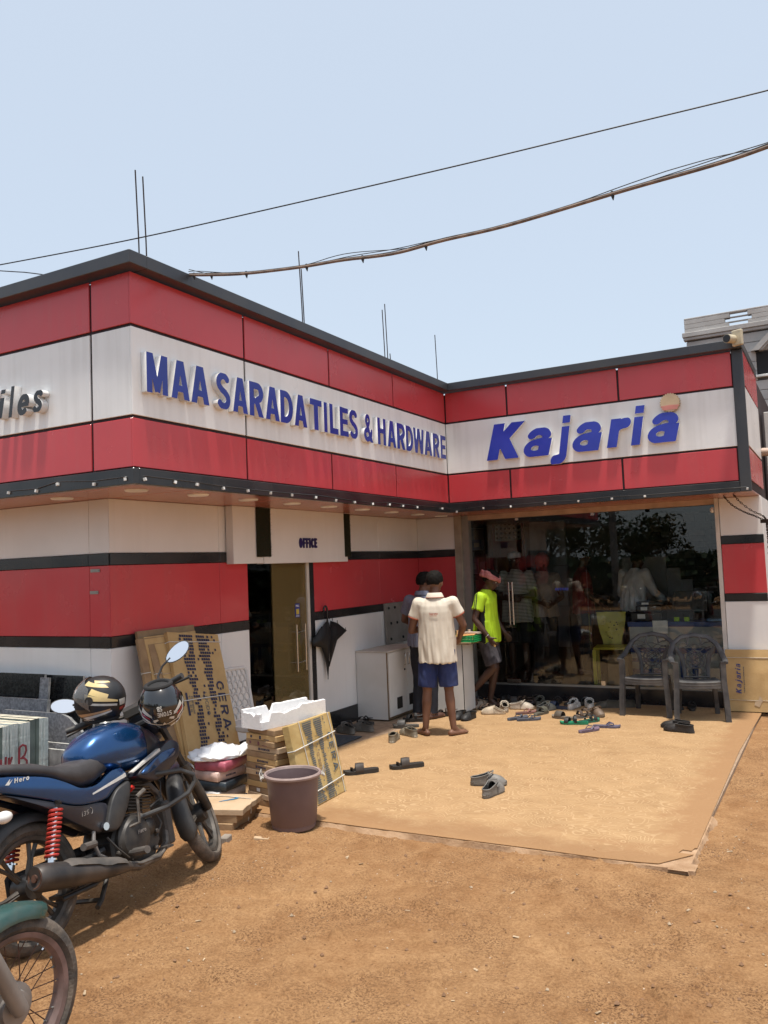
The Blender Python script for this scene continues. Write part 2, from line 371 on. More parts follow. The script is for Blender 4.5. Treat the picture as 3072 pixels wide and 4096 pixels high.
# ------------------------------------------------------------------ the ground
def grid(x0, x1, y0, y1, nx, ny, h, ease=None):
    b = B(); v = []
    for j in range(ny + 1):
        for i in range(nx + 1):
            x = x0 + (x1 - x0) * i / nx; y = y0 + (y1 - y0) * j / ny; v.append((x, y, h(x, y)))
    f = [(j * (nx + 1) + i, j * (nx + 1) + i + 1, (j + 1) * (nx + 1) + i + 1, (j + 1) * (nx + 1) + i) for j in range(ny) for i in range(nx)]
    return b.add(v, f)
N = noise.noise
def dirt_h(x, y):
    e = N((x * .9, y * .9, 0)) * .014 + N((x * 3.1, y * 3.1, 4)) * .010 + N((x * 1.2 + y * 2.6, y * .5, 11)) * .007 + N((x * 9, y * 9, 7)) * .006 + N((x * 24, y * 24, 2)) * .0045
    e += max(0, N((x * 14, y * 14, 9)) - .22) * .05
    return -.032 + e
def dirt_material():
    m = bpy.data.materials.new('packed_dirt'); m.use_nodes = True; n = m.node_tree.nodes; l = m.node_tree.links; b = n['Principled BSDF']
    b.inputs['Roughness'].default_value = .95; b.inputs['Specular IOR Level'].default_value = .15
    tc = n.new('ShaderNodeTexCoord')
    def nz(s, d=6, r=.6):
        q = n.new('ShaderNodeTexNoise'); q.inputs['Scale'].default_value = s; q.inputs['Detail'].default_value = d; q.inputs['Roughness'].default_value = r
        l.new(tc.outputs['Object'], q.inputs[0]); return q
    def ramp(src, a, ca, z, cz):
        q = n.new('ShaderNodeValToRGB'); q.color_ramp.elements[0].position = a; q.color_ramp.elements[0].color = (*ca, 1)
        q.color_ramp.elements[1].position = z; q.color_ramp.elements[1].color = (*cz, 1); l.new(src, q.inputs[0]); return q
    def mix(f, a, c, mode='MIX'):
        q = n.new('ShaderNodeMix'); q.data_type = 'RGBA'; q.blend_type = mode
        if isinstance(f, float): q.inputs[0].default_value = f
        else: l.new(f, q.inputs[0])
        l.new(a, q.inputs[6]); l.new(c, q.inputs[7]); return q.outputs[2]
    A = ramp(nz(1.1, 7, .62).outputs[0], .34, (.305, .155, .066), .66, (.44, .26, .125))
    Bq = ramp(nz(7, 8, .7).outputs[0], .36, (.26, .128, .053), .58, (.43, .25, .12))
    c = mix(.5, A.outputs[0], Bq.outputs[0])
    fine = ramp(nz(70, 5, .8).outputs[0], .36, (.55, .49, .44), .58, (1, 1, 1))
    c = mix(.75, c, fine.outputs[0], 'MULTIPLY')
    # scattered pale chips and dark clods
    vo = n.new('ShaderNodeTexVoronoi'); vo.inputs['Scale'].default_value = 42; vo.inputs['Randomness'].default_value = 1; l.new(tc.outputs['Object'], vo.inputs[0])
    d = n.new('ShaderNodeMath'); d.operation = 'LESS_THAN'; d.inputs[1].default_value = .13; l.new(vo.outputs['Distance'], d.inputs[0])
    sx = n.new('ShaderNodeSeparateColor'); l.new(vo.outputs['Color'], sx.inputs[0])
    e = n.new('ShaderNodeMath'); e.operation = 'GREATER_THAN'; e.inputs[1].default_value = .93; l.new(sx.outputs[0], e.inputs[0])
    k = n.new('ShaderNodeMath'); k.operation = 'MULTIPLY'; l.new(d.outputs[0], k.inputs[0]); l.new(e.outputs[0], k.inputs[1])
    rgb = n.new('ShaderNodeRGB'); rgb.outputs[0].default_value = (.62, .52, .42, 1)
    c = mix(k.outputs[0], c, rgb.outputs[0])
    e2 = n.new('ShaderNodeMath'); e2.operation = 'LESS_THAN'; e2.inputs[1].default_value = .14; l.new(sx.outputs[1], e2.inputs[0])
    d2 = n.new('ShaderNodeMath'); d2.operation = 'LESS_THAN'; d2.inputs[1].default_value = .2; l.new(vo.outputs['Distance'], d2.inputs[0])
    k2 = n.new('ShaderNodeMath'); k2.operation = 'MULTIPLY'; l.new(d2.outputs[0], k2.inputs[0]); l.new(e2.outputs[0], k2.inputs[1])
    rg2 = n.new('ShaderNodeRGB'); rg2.outputs[0].default_value = (.15, .075, .035, 1)
    c = mix(k2.outputs[0], c, rg2.outputs[0])
    pt = ramp(nz(1.7, 5, .6).outputs[0], .43, (0, 0, 0), .62, (1, 1, 1)); sp_ = ramp(nz(95, 3, .7).outputs[0], .50, (0, 0, 0), .58, (1, 1, 1))
    mm = n.new('ShaderNodeMath'); mm.operation = 'MULTIPLY'; l.new(pt.outputs[0], mm.inputs[0]); l.new(sp_.outputs[0], mm.inputs[1])
    rg3 = n.new('ShaderNodeRGB'); rg3.outputs[0].default_value = (.15, .075, .036, 1); c = mix(mm.outputs[0], c, rg3.outputs[0])
    l.new(c, b.inputs['Base Color'])
    hb = nz(38, 8, .75); bp = n.new('ShaderNodeBump'); bp.inputs['Strength'].default_value = .9; bp.inputs['Distance'].default_value = .02
    l.new(hb.outputs[0], bp.inputs['Height']); l.new(bp.outputs[0], b.inputs['Normal'])
    return m
DIRT = dirt_material()
TRK = [(5.2, -2.6), (4.2, -1.2), (3.0, -.35), (1.9, -.1), (1.0, -.35)]
STEP = [(2.2 + .33 * k + .05 * (k % 2), -1.9 + .42 * k + (.10 if k % 2 else -.08)) for k in range(6)] + [(1.5 + .05 * k, -1.7 + .5 * k) for k in range(4)]
def ground_h(x, y):
    h_ = dirt_h(x, y)
    for (xa, ya), (xb, yb) in zip(TRK, TRK[1:]):
        dx, dy = xb - xa, yb - ya; u = max(0, min(1, ((x - xa) * dx + (y - ya) * dy) / (dx * dx + dy * dy))); d = math.hypot(x - xa - u * dx, y - ya - u * dy)
        if d < .10: h_ += -.012 * max(0, 1 - (d / .05) ** 2) + .006 * math.exp(-((d - .065) / .018) ** 2); break
    for i, (sx_, sy_) in enumerate(STEP):
        a = ((x - sx_) * .6 + (y - sy_) * .8) / .13; b_ = (-(x - sx_) * .8 + (y - sy_) * .6) / .05; q_ = a * a + b_ * b_
        if q_ < 2: h_ += -.009 * max(0, 1 - q_) + .004 * math.exp(-((q_ - 1.25) / .3) ** 2)
    return h_
gb = grid(-1.2, 6.2, -4.6, 1.6, 370, 310, ground_h)
# the far ground, a coarse ring of sheets round the fine patch that reaches the horizon
for x0, x1, y0, y1 in ((-400, -1.2, -400, 400), (6.2, 400, -400, 400), (-1.2, 6.2, -400, -4.6)):
    nx, ny = 1, 1; b2 = B()
    gb.add([(x0, y0, -.036), (x1, y0, -.036), (x1, y1, -.036), (x0, y1, -.036)], [(0, 1, 2, 3)])
ys = [1.6, 7, 400]
for a, c_ in zip(ys, ys[1:]): gb.add([(-1.2, a, -.036), (6.2, a, -.036), (6.2, c_, -.036), (-1.2, c_, -.036)], [(0, 1, 2, 3)])
struct('ground', gb, DIRT, ang=180)
# concrete forecourt under the printed sheet
fb = B(); fb.box(-.88, 3.222, 1.35, 6.06, -.12, -.006)
struct('pavement', fb, mat('forecourt_concrete', (.36, .25, .165), .9, nscale=14, col2=(.27, .185, .12), bump=.5, bscale=90))
# mortar ramp along the front edge of the sheet
rb = B()
for (p, q_, off) in (((.1, .86), (3.27, .86), (0, -1)), ((3.225, .83), (3.225, 1.9), (1, 0))):
    n_ = 60; rows = []
    for i in range(n_ + 1):
        t = i / n_; x = p[0] + (q_[0] - p[0]) * t; y = p[1] + (q_[1] - p[1]) * t
        wd = .03 + .05 * N((x * 4, y * 4, 3)) + .03 * N((x * 17, y * 17, 1))
        rows.append([Vector((x - off[0] * .10, y - off[1] * .10, -.006)), Vector((x + off[0] * .008, y + off[1] * .008, -.006 + .004 * N((x * 30, y * 30, 0)))), Vector((x + off[0] * max(.012, wd), y + off[1] * max(.012, wd), -.055))])
    v = [r for row in rows for r in row]
    rb.add(v, [(i * 3 + j, i * 3 + j + 1, i * 3 + j + 4, i * 3 + j + 3) for i in range(n_) for j in range(2)])
struct('kerb', rb, mat('mortar_edge', (.42, .27, .16), .95, nscale=8, col2=(.30, .175, .09), bump=.6, bscale=60))
# road behind the camera, with kerb-less shoulders
rdb = B(); rdb.box(-60, 60, -12, -5.6, -.05, -.02)
struct('road', rdb, mat('asphalt', (.06, .058, .055), .9, nscale=8, namp=.2, bump=.3))

def sheet_material():
    m = bpy.data.materials.new('printed_vinyl'); m.use_nodes = True; n = m.node_tree.nodes; l = m.node_tree.links; b = n['Principled BSDF']
    b.inputs['Roughness'].default_value = .62; b.inputs['Specular IOR Level'].default_value = .3
    tc = n.new('ShaderNodeTexCoord')
    wn = n.new('ShaderNodeTexNoise'); wn.inputs['Scale'].default_value = 5.5; wn.inputs['Detail'].default_value = 1; l.new(tc.outputs['Object'], wn.inputs[0])
    ad = n.new('ShaderNodeMix'); ad.data_type = 'RGBA'; ad.blend_type = 'LINEAR_LIGHT'; ad.inputs[0].default_value = .10
    l.new(tc.outputs['Object'], ad.inputs[6]); l.new(wn.outputs['Color'], ad.inputs[7])
    vo = n.new('ShaderNodeTexVoronoi'); vo.inputs['Scale'].default_value = 6.0; vo.inputs['Randomness'].default_value = .8; l.new(ad.outputs[2], vo.inputs[0])
    mu = n.new('ShaderNodeMath'); mu.operation = 'MULTIPLY'; mu.inputs[1].default_value = 44; l.new(vo.outputs['Distance'], mu.inputs[0])
    sn = n.new('ShaderNodeMath'); sn.operation = 'SINE'; l.new(mu.outputs[0], sn.inputs[0])
    rp = n.new('ShaderNodeValToRGB'); rp.color_ramp.elements[0].position = .62; rp.color_ramp.elements[1].position = .8
    rp.color_ramp.elements[0].color = (0, 0, 0, 1); rp.color_ramp.elements[1].color = (1, 1, 1, 1); l.new(sn.outputs[0], rp.inputs[0])
    wear = n.new('ShaderNodeTexNoise'); wear.inputs['Scale'].default_value = 3; wear.inputs['Detail'].default_value = 6; l.new(tc.outputs['Object'], wear.inputs[0])
    wr = n.new('ShaderNodeMapRange'); wr.inputs[1].default_value = .35; wr.inputs[2].default_value = .6; wr.inputs[3].default_value = .35; wr.inputs[4].default_value = .95; l.new(wear.outputs[0], wr.inputs[0])
    f = n.new('ShaderNodeMath'); f.operation = 'MULTIPLY'; l.new(rp.outputs[0], f.inputs[0]); l.new(wr.outputs[0], f.inputs[1])
    g1 = n.new('ShaderNodeTexNoise'); g1.inputs['Scale'].default_value = 4.2; g1.inputs['Detail'].default_value = 8; g1.inputs['Roughness'].default_value = .65
    mp = n.new('ShaderNodeMapping'); mp.inputs['Scale'].default_value = (.9, 1.15, 1); l.new(tc.outputs['Object'], mp.inputs[0]); l.new(mp.outputs[0], g1.inputs[0])
    br = n.new('ShaderNodeValToRGB'); br.color_ramp.elements[0].position = .30; br.color_ramp.elements[1].position = .62
    br.color_ramp.elements[0].color = (.30, .18, .085, 1); br.color_ramp.elements[1].color = (.385, .24, .118, 1); l.new(g1.outputs[0], br.inputs[0])
    mx = n.new('ShaderNodeMix'); mx.data_type = 'RGBA'; l.new(f.outputs[0], mx.inputs[0]); l.new(br.outputs[0], mx.inputs[6]); mx.inputs[7].default_value = (.46, .305, .165, 1)
    # soil trodden over the open edges of the sheet
    sp3 = n.new('ShaderNodeSeparateXYZ'); l.new(tc.outputs['Object'], sp3.inputs[0])
    ey = n.new('ShaderNodeMapRange'); ey.inputs[1].default_value = 1.35; ey.inputs[2].default_value = .84; l.new(sp3.outputs[1], ey.inputs[0])
    ex = n.new('ShaderNodeMapRange'); ex.inputs[1].default_value = 2.85; ex.inputs[2].default_value = 3.18; l.new(sp3.outputs[0], ex.inputs[0])
    em = n.new('ShaderNodeMath'); em.operation = 'MAXIMUM'; l.new(ey.outputs[0], em.inputs[0]); l.new(ex.outputs[0], em.inputs[1])
    dn = n.new('ShaderNodeTexNoise'); dn.inputs['Scale'].default_value = 5; dn.inputs['Detail'].default_value = 8; dn.inputs['Roughness'].default_value = .7; l.new(tc.outputs['Object'], dn.inputs[0])
    ea = n.new('ShaderNodeMath'); ea.operation = 'MULTIPLY_ADD'; ea.inputs[1].default_value = .5; l.new(em.outputs[0], ea.inputs[0]); l.new(dn.outputs[0], ea.inputs[2])
    es = n.new('ShaderNodeMapRange'); es.inputs[1].default_value = .58; es.inputs[2].default_value = .86; es.inputs[4].default_value = .85; l.new(ea.outputs[0], es.inputs[0])
    m3 = n.new('ShaderNodeMix'); m3.data_type = 'RGBA'; l.new(es.outputs[0], m3.inputs[0]); l.new(mx.outputs[2], m3.inputs[6]); m3.inputs[7].default_value = (.30, .165, .076, 1)
    l.new(m3.outputs[2], b.inputs['Base Color'])
    g2 = n.new('ShaderNodeTexNoise'); g2.inputs['Scale'].default_value = 6; g2.inputs['Detail'].default_value = 3; l.new(tc.outputs['Object'], g2.inputs[0])
    bp = n.new('ShaderNodeBump'); bp.inputs['Strength'].default_value = .35; bp.inputs['Distance'].default_value = .02; l.new(g2.outputs[0], bp.inputs['Height']); l.new(bp.outputs[0], b.inputs['Normal'])
    return m
sh = B()
edge = [(-.42, .90), (.35, .862), (1.2, .852), (2.4, .862), (2.74, .852), (2.98, .868), (3.07, .885), (3.225, 1.10), (3.14, 1.105), (3.155, 1.165), (3.205, 1.16), (3.215, 1.215), (3.228, 1.22), (3.215, 2.4), (3.20, 3.9), (3.235, 5.72), (3.235, 5.98), (-.14, 5.98), (-.05, 4.3), (-.30, 2.9)]
sh.prism(edge, -.003, .001)
tag(sh.obj('floor_sheet', sheet_material(), smooth=False), 'tan swirl-printed vinyl sheet covering the forecourt, torn at its near corner', 'floor covering')

# ------------------------------------------------------------------ the shop building
shop = thing('shop_building', 'single-storey tile shop clad in red, white and black panels', 'shop', (0, 0, 0))
ZB, ZR, ZW, ZT, ZC, ZK = 2.345, 2.454, 2.805, 3.429, 3.805, 3.895
L3, LW_, SX, SY = 5.11, 5.984, .878, .597
G = .011
# core walls and roof behind the panels
cb = B(); cb.box(-6.5, -.014, .014, 12, ZB + .02, 3.78); cb.box(-.014, 3.335, L3 + .014, 12, ZB + .02, 3.78); cb.obj('roof_slab', SEAL, shop, smooth=False)
def panel(name, m, x0, x1, y0, y1, z0, z1):
    b = B(); b.box(x0, x1, y0, y1, z0, z1); return b.obj(name, m, shop, smooth=False, bevel=.003)
rows = ((ZR, ZW, RED), (ZW, ZT, WHITE), (ZT, ZC, RED))
s2 = [0, 1.222, 2.492, 3.772, L3]
for i, (z0, z1, m) in enumerate(rows):
    for a, c_ in zip(s2, s2[1:]):
        if i == 1 and a > .1:
            if a < 2: panel('wall_panel', m, -.014, 0, 1.222 + G, L3 - G / 2, z0 + G, z1 - G)
            continue
        panel('wall_panel', m, -.014, 0, a + (G if a else 0), c_ - (G if c_ < 5 else G / 2), z0 + G, z1 - G)
    xs = [0, -.384, -1.664, -2.944, -4.224, -6.5]
    for a, c_ in zip(xs, xs[1:]): panel('wall_panel', m, c_ + G, a - (G if a else 0.0) - (.0 if a else .0145), 0, .014, z0 + G, z1 - G)
    xs = [0, .79, 2.077, 3.244]
    if i == 1: panel('wall_panel', m, .002, 3.244, L3, L3 + .014, z0 + G, z1 - G)
    else:
        for a, c_ in zip(xs, xs[1:]): panel('wall_panel', m, a + G, c_ - G, L3, L3 + .014, z0 + G, z1 - G)
    panel('wall_panel', m, 3.336, 3.349, L3 + .03, 6.72, z0 + G, z1 - G)
# roof cap, bottom trim and end frame
def trim(name, m, segs):
    b = B()
    for s in segs: b.box(*s)
    return b.obj(name, m, shop, smooth=False, bevel=.004)
trim('roof_cap', CAPM, [(-6.5, .1, -.1, .06, ZC, ZK), (-.06, .1, .06, L3 - .1, ZC, ZK), (-.06, 3.354, L3 - .1, L3 + .06, ZC, ZK), (3.29, 3.354, L3 + .06, 6.72, ZC, ZK)])
trim('bottom_trim', BLACK, [(-6.5, .022, -.022, .03, ZB, ZR), (-.03, .022, .03, L3 - .022, ZB, ZR), (-.03, 3.244, L3 - .022, L3 + .03, ZB, ZR)])
trim('end_frame', CAPM, [(3.244, 3.349, L3 - .024, L3 + .028, ZB, ZC)])
# soffit panels
sof = [(-6.5, -2.2, .031, SY + .02), (-2.19, -SX - .1, .031, SY + .02), (-SX - .09, -.031, .031, .62)]
ysf = [.63, 1.87, 3.1, 4.35, 5.62]
sof += [(-SX - .02, -.031, a, c_ - .01) for a, c_ in zip(ysf, ysf[1:])]
sof += [(-SX - .02, .78, 5.62 if False else 5.63, LW_ + .02)] + [(-.025, .78, L3 + .031, 5.62), (.79, 2.07, L3 + .031, LW_ + .1), (2.08, 3.348, L3 + .031, LW_ + .1)]
for x0, x1, y0, y1 in sof: panel('soffit_panel', SOFF, x0, x1, y0, y1, ZB + .004, ZB + .018)
for i, (x, y) in enumerate([(-.31, 1.62), (-.32, 2.28), (-.33, 2.93), (-.34, 3.61), (-.37, 4.32), (-.38, 5.02), (-.35, 5.63), (-1.08, .33), (-.3, .32), (-.27, .94)]):
    b = B(); b.lathe([(.078, ZB - .006), (.085, ZB + .0035)], 20, Matrix.Translation((x, y, 0))); o = b.obj('downlight', LAMP, shop)
# string of small lamps on the trim
ls = thing('light_string', 'string of small white lamps along the black bottom trim', 'string lights')
LB1 = [(-1.22, 2.37), (-.92, 2.36), (-.70, 2.39), (-.34, 2.36), (-.05, 2.37)]
LB2 = [(.07, 2.37), (.36, 2.37), (.59, 2.37), (.88, 2.36), (1.18, 2.36), (1.48, 2.36), (1.78, 2.36), (2.15, 2.36), (2.49, 2.35), (2.83, 2.35), (3.18, 2.35), (3.54, 2.36), (3.84, 2.36), (4.18, 2.36), (4.85, 2.375)]
LB3 = [(.11, 2.34), (.45, 2.36), (.79, 2.355), (1.2, 2.36), (1.58, 2.36), (1.95, 2.36), (2.3, 2.36), (3.31, 2.36)]
rnd = random.Random(5)
pts = [(x, -.03, z + .01) for x, z in LB1] + [(.03, y, z + .01) for y, z in LB2] + [(x, L3 - .03, z + .01) for x, z in LB3]
for x, y, z in pts:
    b = B(); Mq = TM((x, y, z), rnd.uniform(-.25, .25), rnd.uniform(-.25, .25), rnd.uniform(0, 1.5)); b.box(-.009, .009, -.009, .009, -.010, .010, Mq)
    b.obj('lamp', LAMP, ls, smooth=False)
wb = B(); wl = [Vector((x, y, z + .012 + rnd.uniform(0, .012))) for x, y, z in pts]
wb.tube(wl, .003, 5); wb.obj('wire', BLACK, ls)

# lower walls
def lower(axis, a0, a1, pl, skirt=True, seams=(), holes=None):
    def bx(name, m, p0, p1, z0, z1, t=.02):
        if axis == 'x': return panel(name, m, pl - .05, pl + (t - .02), p0, p1, z0, z1)
        return panel(name, m, p0, p1, pl - (t - .02), pl + .05, z0, z1)
    cuts = sorted([a0] + [s for s in seams if a0 < s < a1] + [a1])
    for z0, z1, m, t in ((.177, 1.186, LWHITE, .02), (1.1883, 1.2755, BLACK, .026), (1.2775, 1.8268, RED, .02), (1.8288, 1.9208, BLACK, .03), (1.923, ZB + .002, LWHITE, .02)):
        for p, q_ in zip(cuts, cuts[1:]): bx('wall_panel', m, p + .0015, q_ - .0015, z0, z1, t)
    if skirt: bx('skirting', BLACK, a0, a1, -.03, .175, .03)
lower('x', SY, 2.31, -SX, seams=(1.9,)); lower('x', 3.43, LW_ + .02, -SX, seams=(4.9,))
lower('y', -6.5, -SX, SY, seams=(-1.10, -2.32, -3.54, -4.8)); lower('y', -SX + .001, -.33, LW_)
lower('y', 2.922, 3.364, LW_ + .02, skirt=True)
panel('wall_panel', LWHITE, 3.30, 3.364, LW_ + .08, 12, -.03, ZB)
panel('wall_panel', LWHITE, -SX - .049, -SX, 2.311, 3.429, 1.83, ZB)
# socket cover plates on the left red band
for z0, x0, x1 in ((1.62, -1.09, -1.0), (1.79, -1.08, -.98)):
    b = B(); b.box(x0, x1, SY - .006, SY + .002, z0 - .012, z0 + .012); b.box(x0 + .01, x1 - .01, SY - .010, SY - .005, z0 - .004, z0 + .004); b.obj('cover_plate', ALU, shop, smooth=False)

# office doorway
b = B(); b.box(-SX - .05, -SX + .008, 3.30, 3.345, -.02, 1.83); b.box(-SX - .05, -SX + .006, 3.349, 3.432, -.02, 1.83, mi=1)
b.obj('door_post', [FRAMEW, BLACK], shop, smooth=False)
b = B(); b.box(-SX - .034, -SX - .022, 2.312, 2.735, 0, 1.83); b.obj('window', DARKGLASS, shop, smooth=False)
b = B(); b.box(-SX - .020, -SX - .008, 2.705, 3.296, .012, 1.826); dr = b.obj('door', DOORGLOW, shop, smooth=False)
for y in (3.03, 3.185):
    b = B(); b.tube([(-SX + .045, y, .70), (-SX + .045, y, 1.175)], .011, 10)
    if y < 3.1:
        for z in (.79, 1.1): b.tube([(-SX - .006, 3.03, z), (-SX + .045, 3.03, z)], .008, 8); b.tube([(-SX + .045, 3.03, z), (-SX + .03, 3.185, z)], .007, 8)
    b.obj('handle', STEEL, dr)
b = B(); b.box(-SX - .006, -SX - .004, 3.085, 3.165, 1.245, 1.385); stk = b.obj('sticker', mat('sticker_blue', (.035, .05, .30), .4), dr, smooth=False)
b = B(); b.box(-SX - .0035, -SX - .002, 3.10, 3.15, 1.275, 1.33); b.obj('sticker_print', mat('sticker_yellow', (.65, .52, .08), .5), dr, smooth=False)
FY = frame((-SX - .003, 3.095, 1.352), (0, 1, 0), (0, 0, 1))
words('PULL', FY, 0, 0, .02, .2, .8, 0, .001, [LAMP], dr, 'lettering', width=.058)
words('OFFICE', FY, 0, -.10, .012, .2, .8, 0, .001, [LAMP], dr, 'lettering', width=.055)
# the office behind the glass
b = B()
b.box(-4.4, -SX - .06, 1.2, 1.25, 0, 2.34); b.box(-4.4, -SX - .06, 4.6, 4.65, 0, 2.34); b.box(-4.4, -4.35, 1.25, 4.6, 0, 2.34); b.box(-4.35, -SX - .06, 1.25, 4.6, 2.30, 2.34)
b.obj('office_wall', mat('office_paint', (.38, .35, .30), .7), shop, smooth=False)
b = B(); b.box(-4.35, -SX - .055, 1.25, 4.6, -.03, .006); b.obj('office_floor', FLOORM, shop, smooth=False)
rk = thing('display_rack', 'pale sample tiles on a rack behind the office door glass', 'display rack', (-2.6, 3.6, 0), 0)
for z in (.45, .8, 1.12, 1.42, 1.7):
    b = B(); b.box(-.05, .0, -.9, .9, z, z + .18); b.obj('tile', mat('rack_tile', (.6, .52, .36), .3, nscale=3), rk, smooth=False)
b = B(); b.box(-.12, -.08, -.9, .9, .006, 1.95); b.box(-.08, .04, -.9, -.88, .006, 1.95); b.box(-.08, .04, .88, .9, .006, 1.95); b.obj('frame', BLACK, rk, smooth=False)

# shopfront: frame, panes, door
b = B()
b.box(-.329, -.24, LW_ - .012, 6.13, -.02, ZB + .003); b.box(-.238, -.142, LW_ + .03, 6.12, .0, ZB + .003, mi=1)
b.obj('door_post', [mat('mullion_tan', (.40, .34, .27), .45), ALU], shop, smooth=False)
b = B(); b.box(-.142, 2.876, LW_ + .02, 6.14, 2.288, ZB + .003); b.obj('lintel', mat('lintel_paint', (.55, .38, .28), .5), shop, smooth=False)
b = B(); b.box(2.877, 2.9195, LW_ + .0, 6.13, -.02, ZB + .003); b.lathe([(.03, 0), (.035, .02), (.02, .035)], 14, TM((2.87, LW_ - .02, 2.22), 0, -1.57)); b.obj('door_post', FRAMEW, shop)
b = B(); b.box(-.142, 2.877, 6.06, 6.2, -.05, .172); b.obj('step', BLACK, shop, smooth=False)
b = B(); b.box(-.142, 2.877, 6.085, 6.115, .172, .196); b.obj('sill', ALU, shop, smooth=False)
for x0, x1 in ((-.142, .245), (1.355, 2.876)):
    b = B(); b.box(x0, x1, 6.095, 6.105, .196, 2.288); b.obj('window', GLASS, shop, smooth=False)
b = B(); b.box(.252, 1.348, 6.093, 6.103, .20, 2.284); dr = b.obj('door', GLASS, shop, smooth=False)
b = B(); b.box(.262, .44, 6.085, 6.111, .185, .245); b.obj('hinge', STEEL, dr, smooth=False, bevel=.003)
b = B(); b.box(1.46, 1.51, 6.09, 6.112, .196, .25); b.obj('glass_clamp', STEEL, shop, smooth=False)
for x in (.36, .405):
    b = B(); b.tube([(x, 6.045, .93), (x, 6.045, 1.47)], .0125, 10)
    if x > .4:
        for z in (1.03, 1.37): b.tube([(x, 6.045, z), (x, 6.093, z)], .009, 8); b.tube([(.36, 6.045, z), (.405, 6.045, z)], .008, 8)
    b.obj('handle', STEEL, dr)
FD = frame((.95, 6.092, 1.30), (1, 0, 0), (0, 0, 1))
BLP = mat('blue_decal', (.05, .08, .5), .5)
words('OFFICE', FD, 0, .05, .03, .2, .8, 0, .001, [BLP], dr, 'lettering', width=.17); 
for i in range(4):
    b = B(); Mq = TM((2.12 if i == 1 else (1.47, 2.75, .5, 2.12)[i], 6.088, 2.272)); b.box(-.022, .022, -.012, .012, -.02, .012, Mq); b.obj('glass_clamp', STEEL, shop, smooth=False)

# interior shell
IW = mat('interior_wall', (.22, .21, .20), .7, nscale=2, namp=.1)
b = B(); b.box(-3.0, -2.95, 6.05, 11, .0, 2.72); b.box(-2.95, 3.3, 10.95, 11, 0, 2.72); b.box(3.25, 3.298, 6.14, 10.95, 0, 2.72); b.box(-2.95, -.33, 6.05, 6.1, 0, 2.72); b.box(-2.95, 3.25, 6.2, 10.95, 2.68, 2.72)
b.obj('interior_wall', IW, shop, smooth=False)
b = B(); b.box(-2.95, 3.25, 6.2, 10.95, -.02, .17); b.obj('interior_floor', FLOORM, shop, smooth=False)

# OFFICE board, two overlapping sheets with strips of turf
ob = thing('office_board', 'white board lettered OFFICE over the glass door', 'sign', (0, 0, 0))
b = B(); b.box(-.868, -.784, 1.99, 2.44, 1.811, ZB + .002); b.obj('board', LWHITE, ob, smooth=False, bevel=.002)
b = B(); b.box(-.868, -.776, 2.443, 3.997, 1.806, ZB + .003); b.obj('board', LWHITE, ob, smooth=False, bevel=.002)
for y0, y1, z0 in ((2.33, 2.55, 1.872), (3.935, 4.06, 1.86)):
    b = B(); b.box(-.777, -.77, y0, y1, z0, ZB - .001)
    for k in range(2200 if y1 - y0 > .2 else 1300):
        y = rnd.uniform(y0 - .004, y1 + .004); z = rnd.uniform(z0 - .004, ZB - .005); a = rnd.uniform(0, 6.28); q_ = .012
        b.add([(-.771, y - .0025, z), (-.771, y + .0025, z), (-.771 + rnd.uniform(.008, .02), y + q_ * math.cos(a), z + q_ * math.sin(a))], [(0, 1, 2)])
    tag(b.obj('turf_strip', TURFM, ob, smooth=False))
FO = frame((-.7755, 3.035, 1.957), (0, 1, 0), (0, 0, 1))
words('OFFICE', FO, 0, 0, .104, .25, .72, 0, .006, [mat('office_blue', (.02, .012, .12), .4)], ob, 'lettering', track=.075, width=.335)

# main signs
s = thing('shop_sign', 'raised blue letters MAA SARADA TILES & HARDWARE on the white band', 'sign', (0, 0, 0))
Lt = [('M', .086, .288), ('A', .323, .51), ('A', .527, .723), ('S', .808, .970), ('A', 1.0, 1.184), ('R', 1.207, 1.392), ('A', 1.419, 1.611), ('D', 1.625, 1.81), ('A', 1.831, 2.022), ('T', 2.074, 2.267), ('I', 2.30, 2.354), ('L', 2.397, 2.545), ('E', 2.576, 2.73), ('S', 2.75, 2.907), ('&', 3.025, 3.208), ('H', 3.304, 3.48), ('A', 3.516, 3.701), ('R', 3.727, 3.919), ('D', 3.936, 4.113), ('W', 4.118, 4.384), ('A', 4.392, 4.591), ('R', 4.621, 4.80), ('E', 4.831, 4.978)]
FS = frame((0.002, 0, 0), (0, 1, 0), (0, 0, 1))
for ch, y0, y1 in Lt: letter(ch, FS, y0, y1, 2.975, 3.252, .2, .9, 0, .048, [SIGNB, SIGNW], s)
s = thing('shop_sign', 'slanted blue raised letters Kajaria with a small orange sun', 'sign', (0, 0, 0))
FK = frame((0, L3 - .002, 0), (1, 0, 0), (0, 0, 1))
SIGNB2 = mat('sign_bright_blue', (.02, .035, .34), .22, nscale=3, col2=(.03, .05, .42))
for ch, x0, x1, z0, z1 in (('K', .531, 1.016, 2.919, 3.337), ('a', .985, 1.325, 2.912, 3.234), ('j', 1.294, 1.553, 2.804, 3.339), ('a', 1.553, 1.888, 2.912, 3.236), ('r', 1.932, 2.206, 2.924, 3.234), ('i', 2.19, 2.359, 2.925, 3.346), ('a', 2.37, 2.701, 2.923, 3.239)):
    letter(ch, FK, x0, x1, z0, z1, .27, 1.0, .22, .045, [SIGNB2, SIGNW], s)
poly = [((.098 + (.006 if k % 2 else -.006)) * math.cos(math.pi * k / 24) + 2.617, (.098 + (.006 if k % 2 else -.006)) * math.sin(math.pi * k / 24) + 3.338) for k in range(48)]
b = B(); b.prism(poly, 0, .05, FK); b.obj('sun_disc', mat('sun_beige', (.66, .50, .32), .5, nscale=4), s, smooth=False)
b = B()
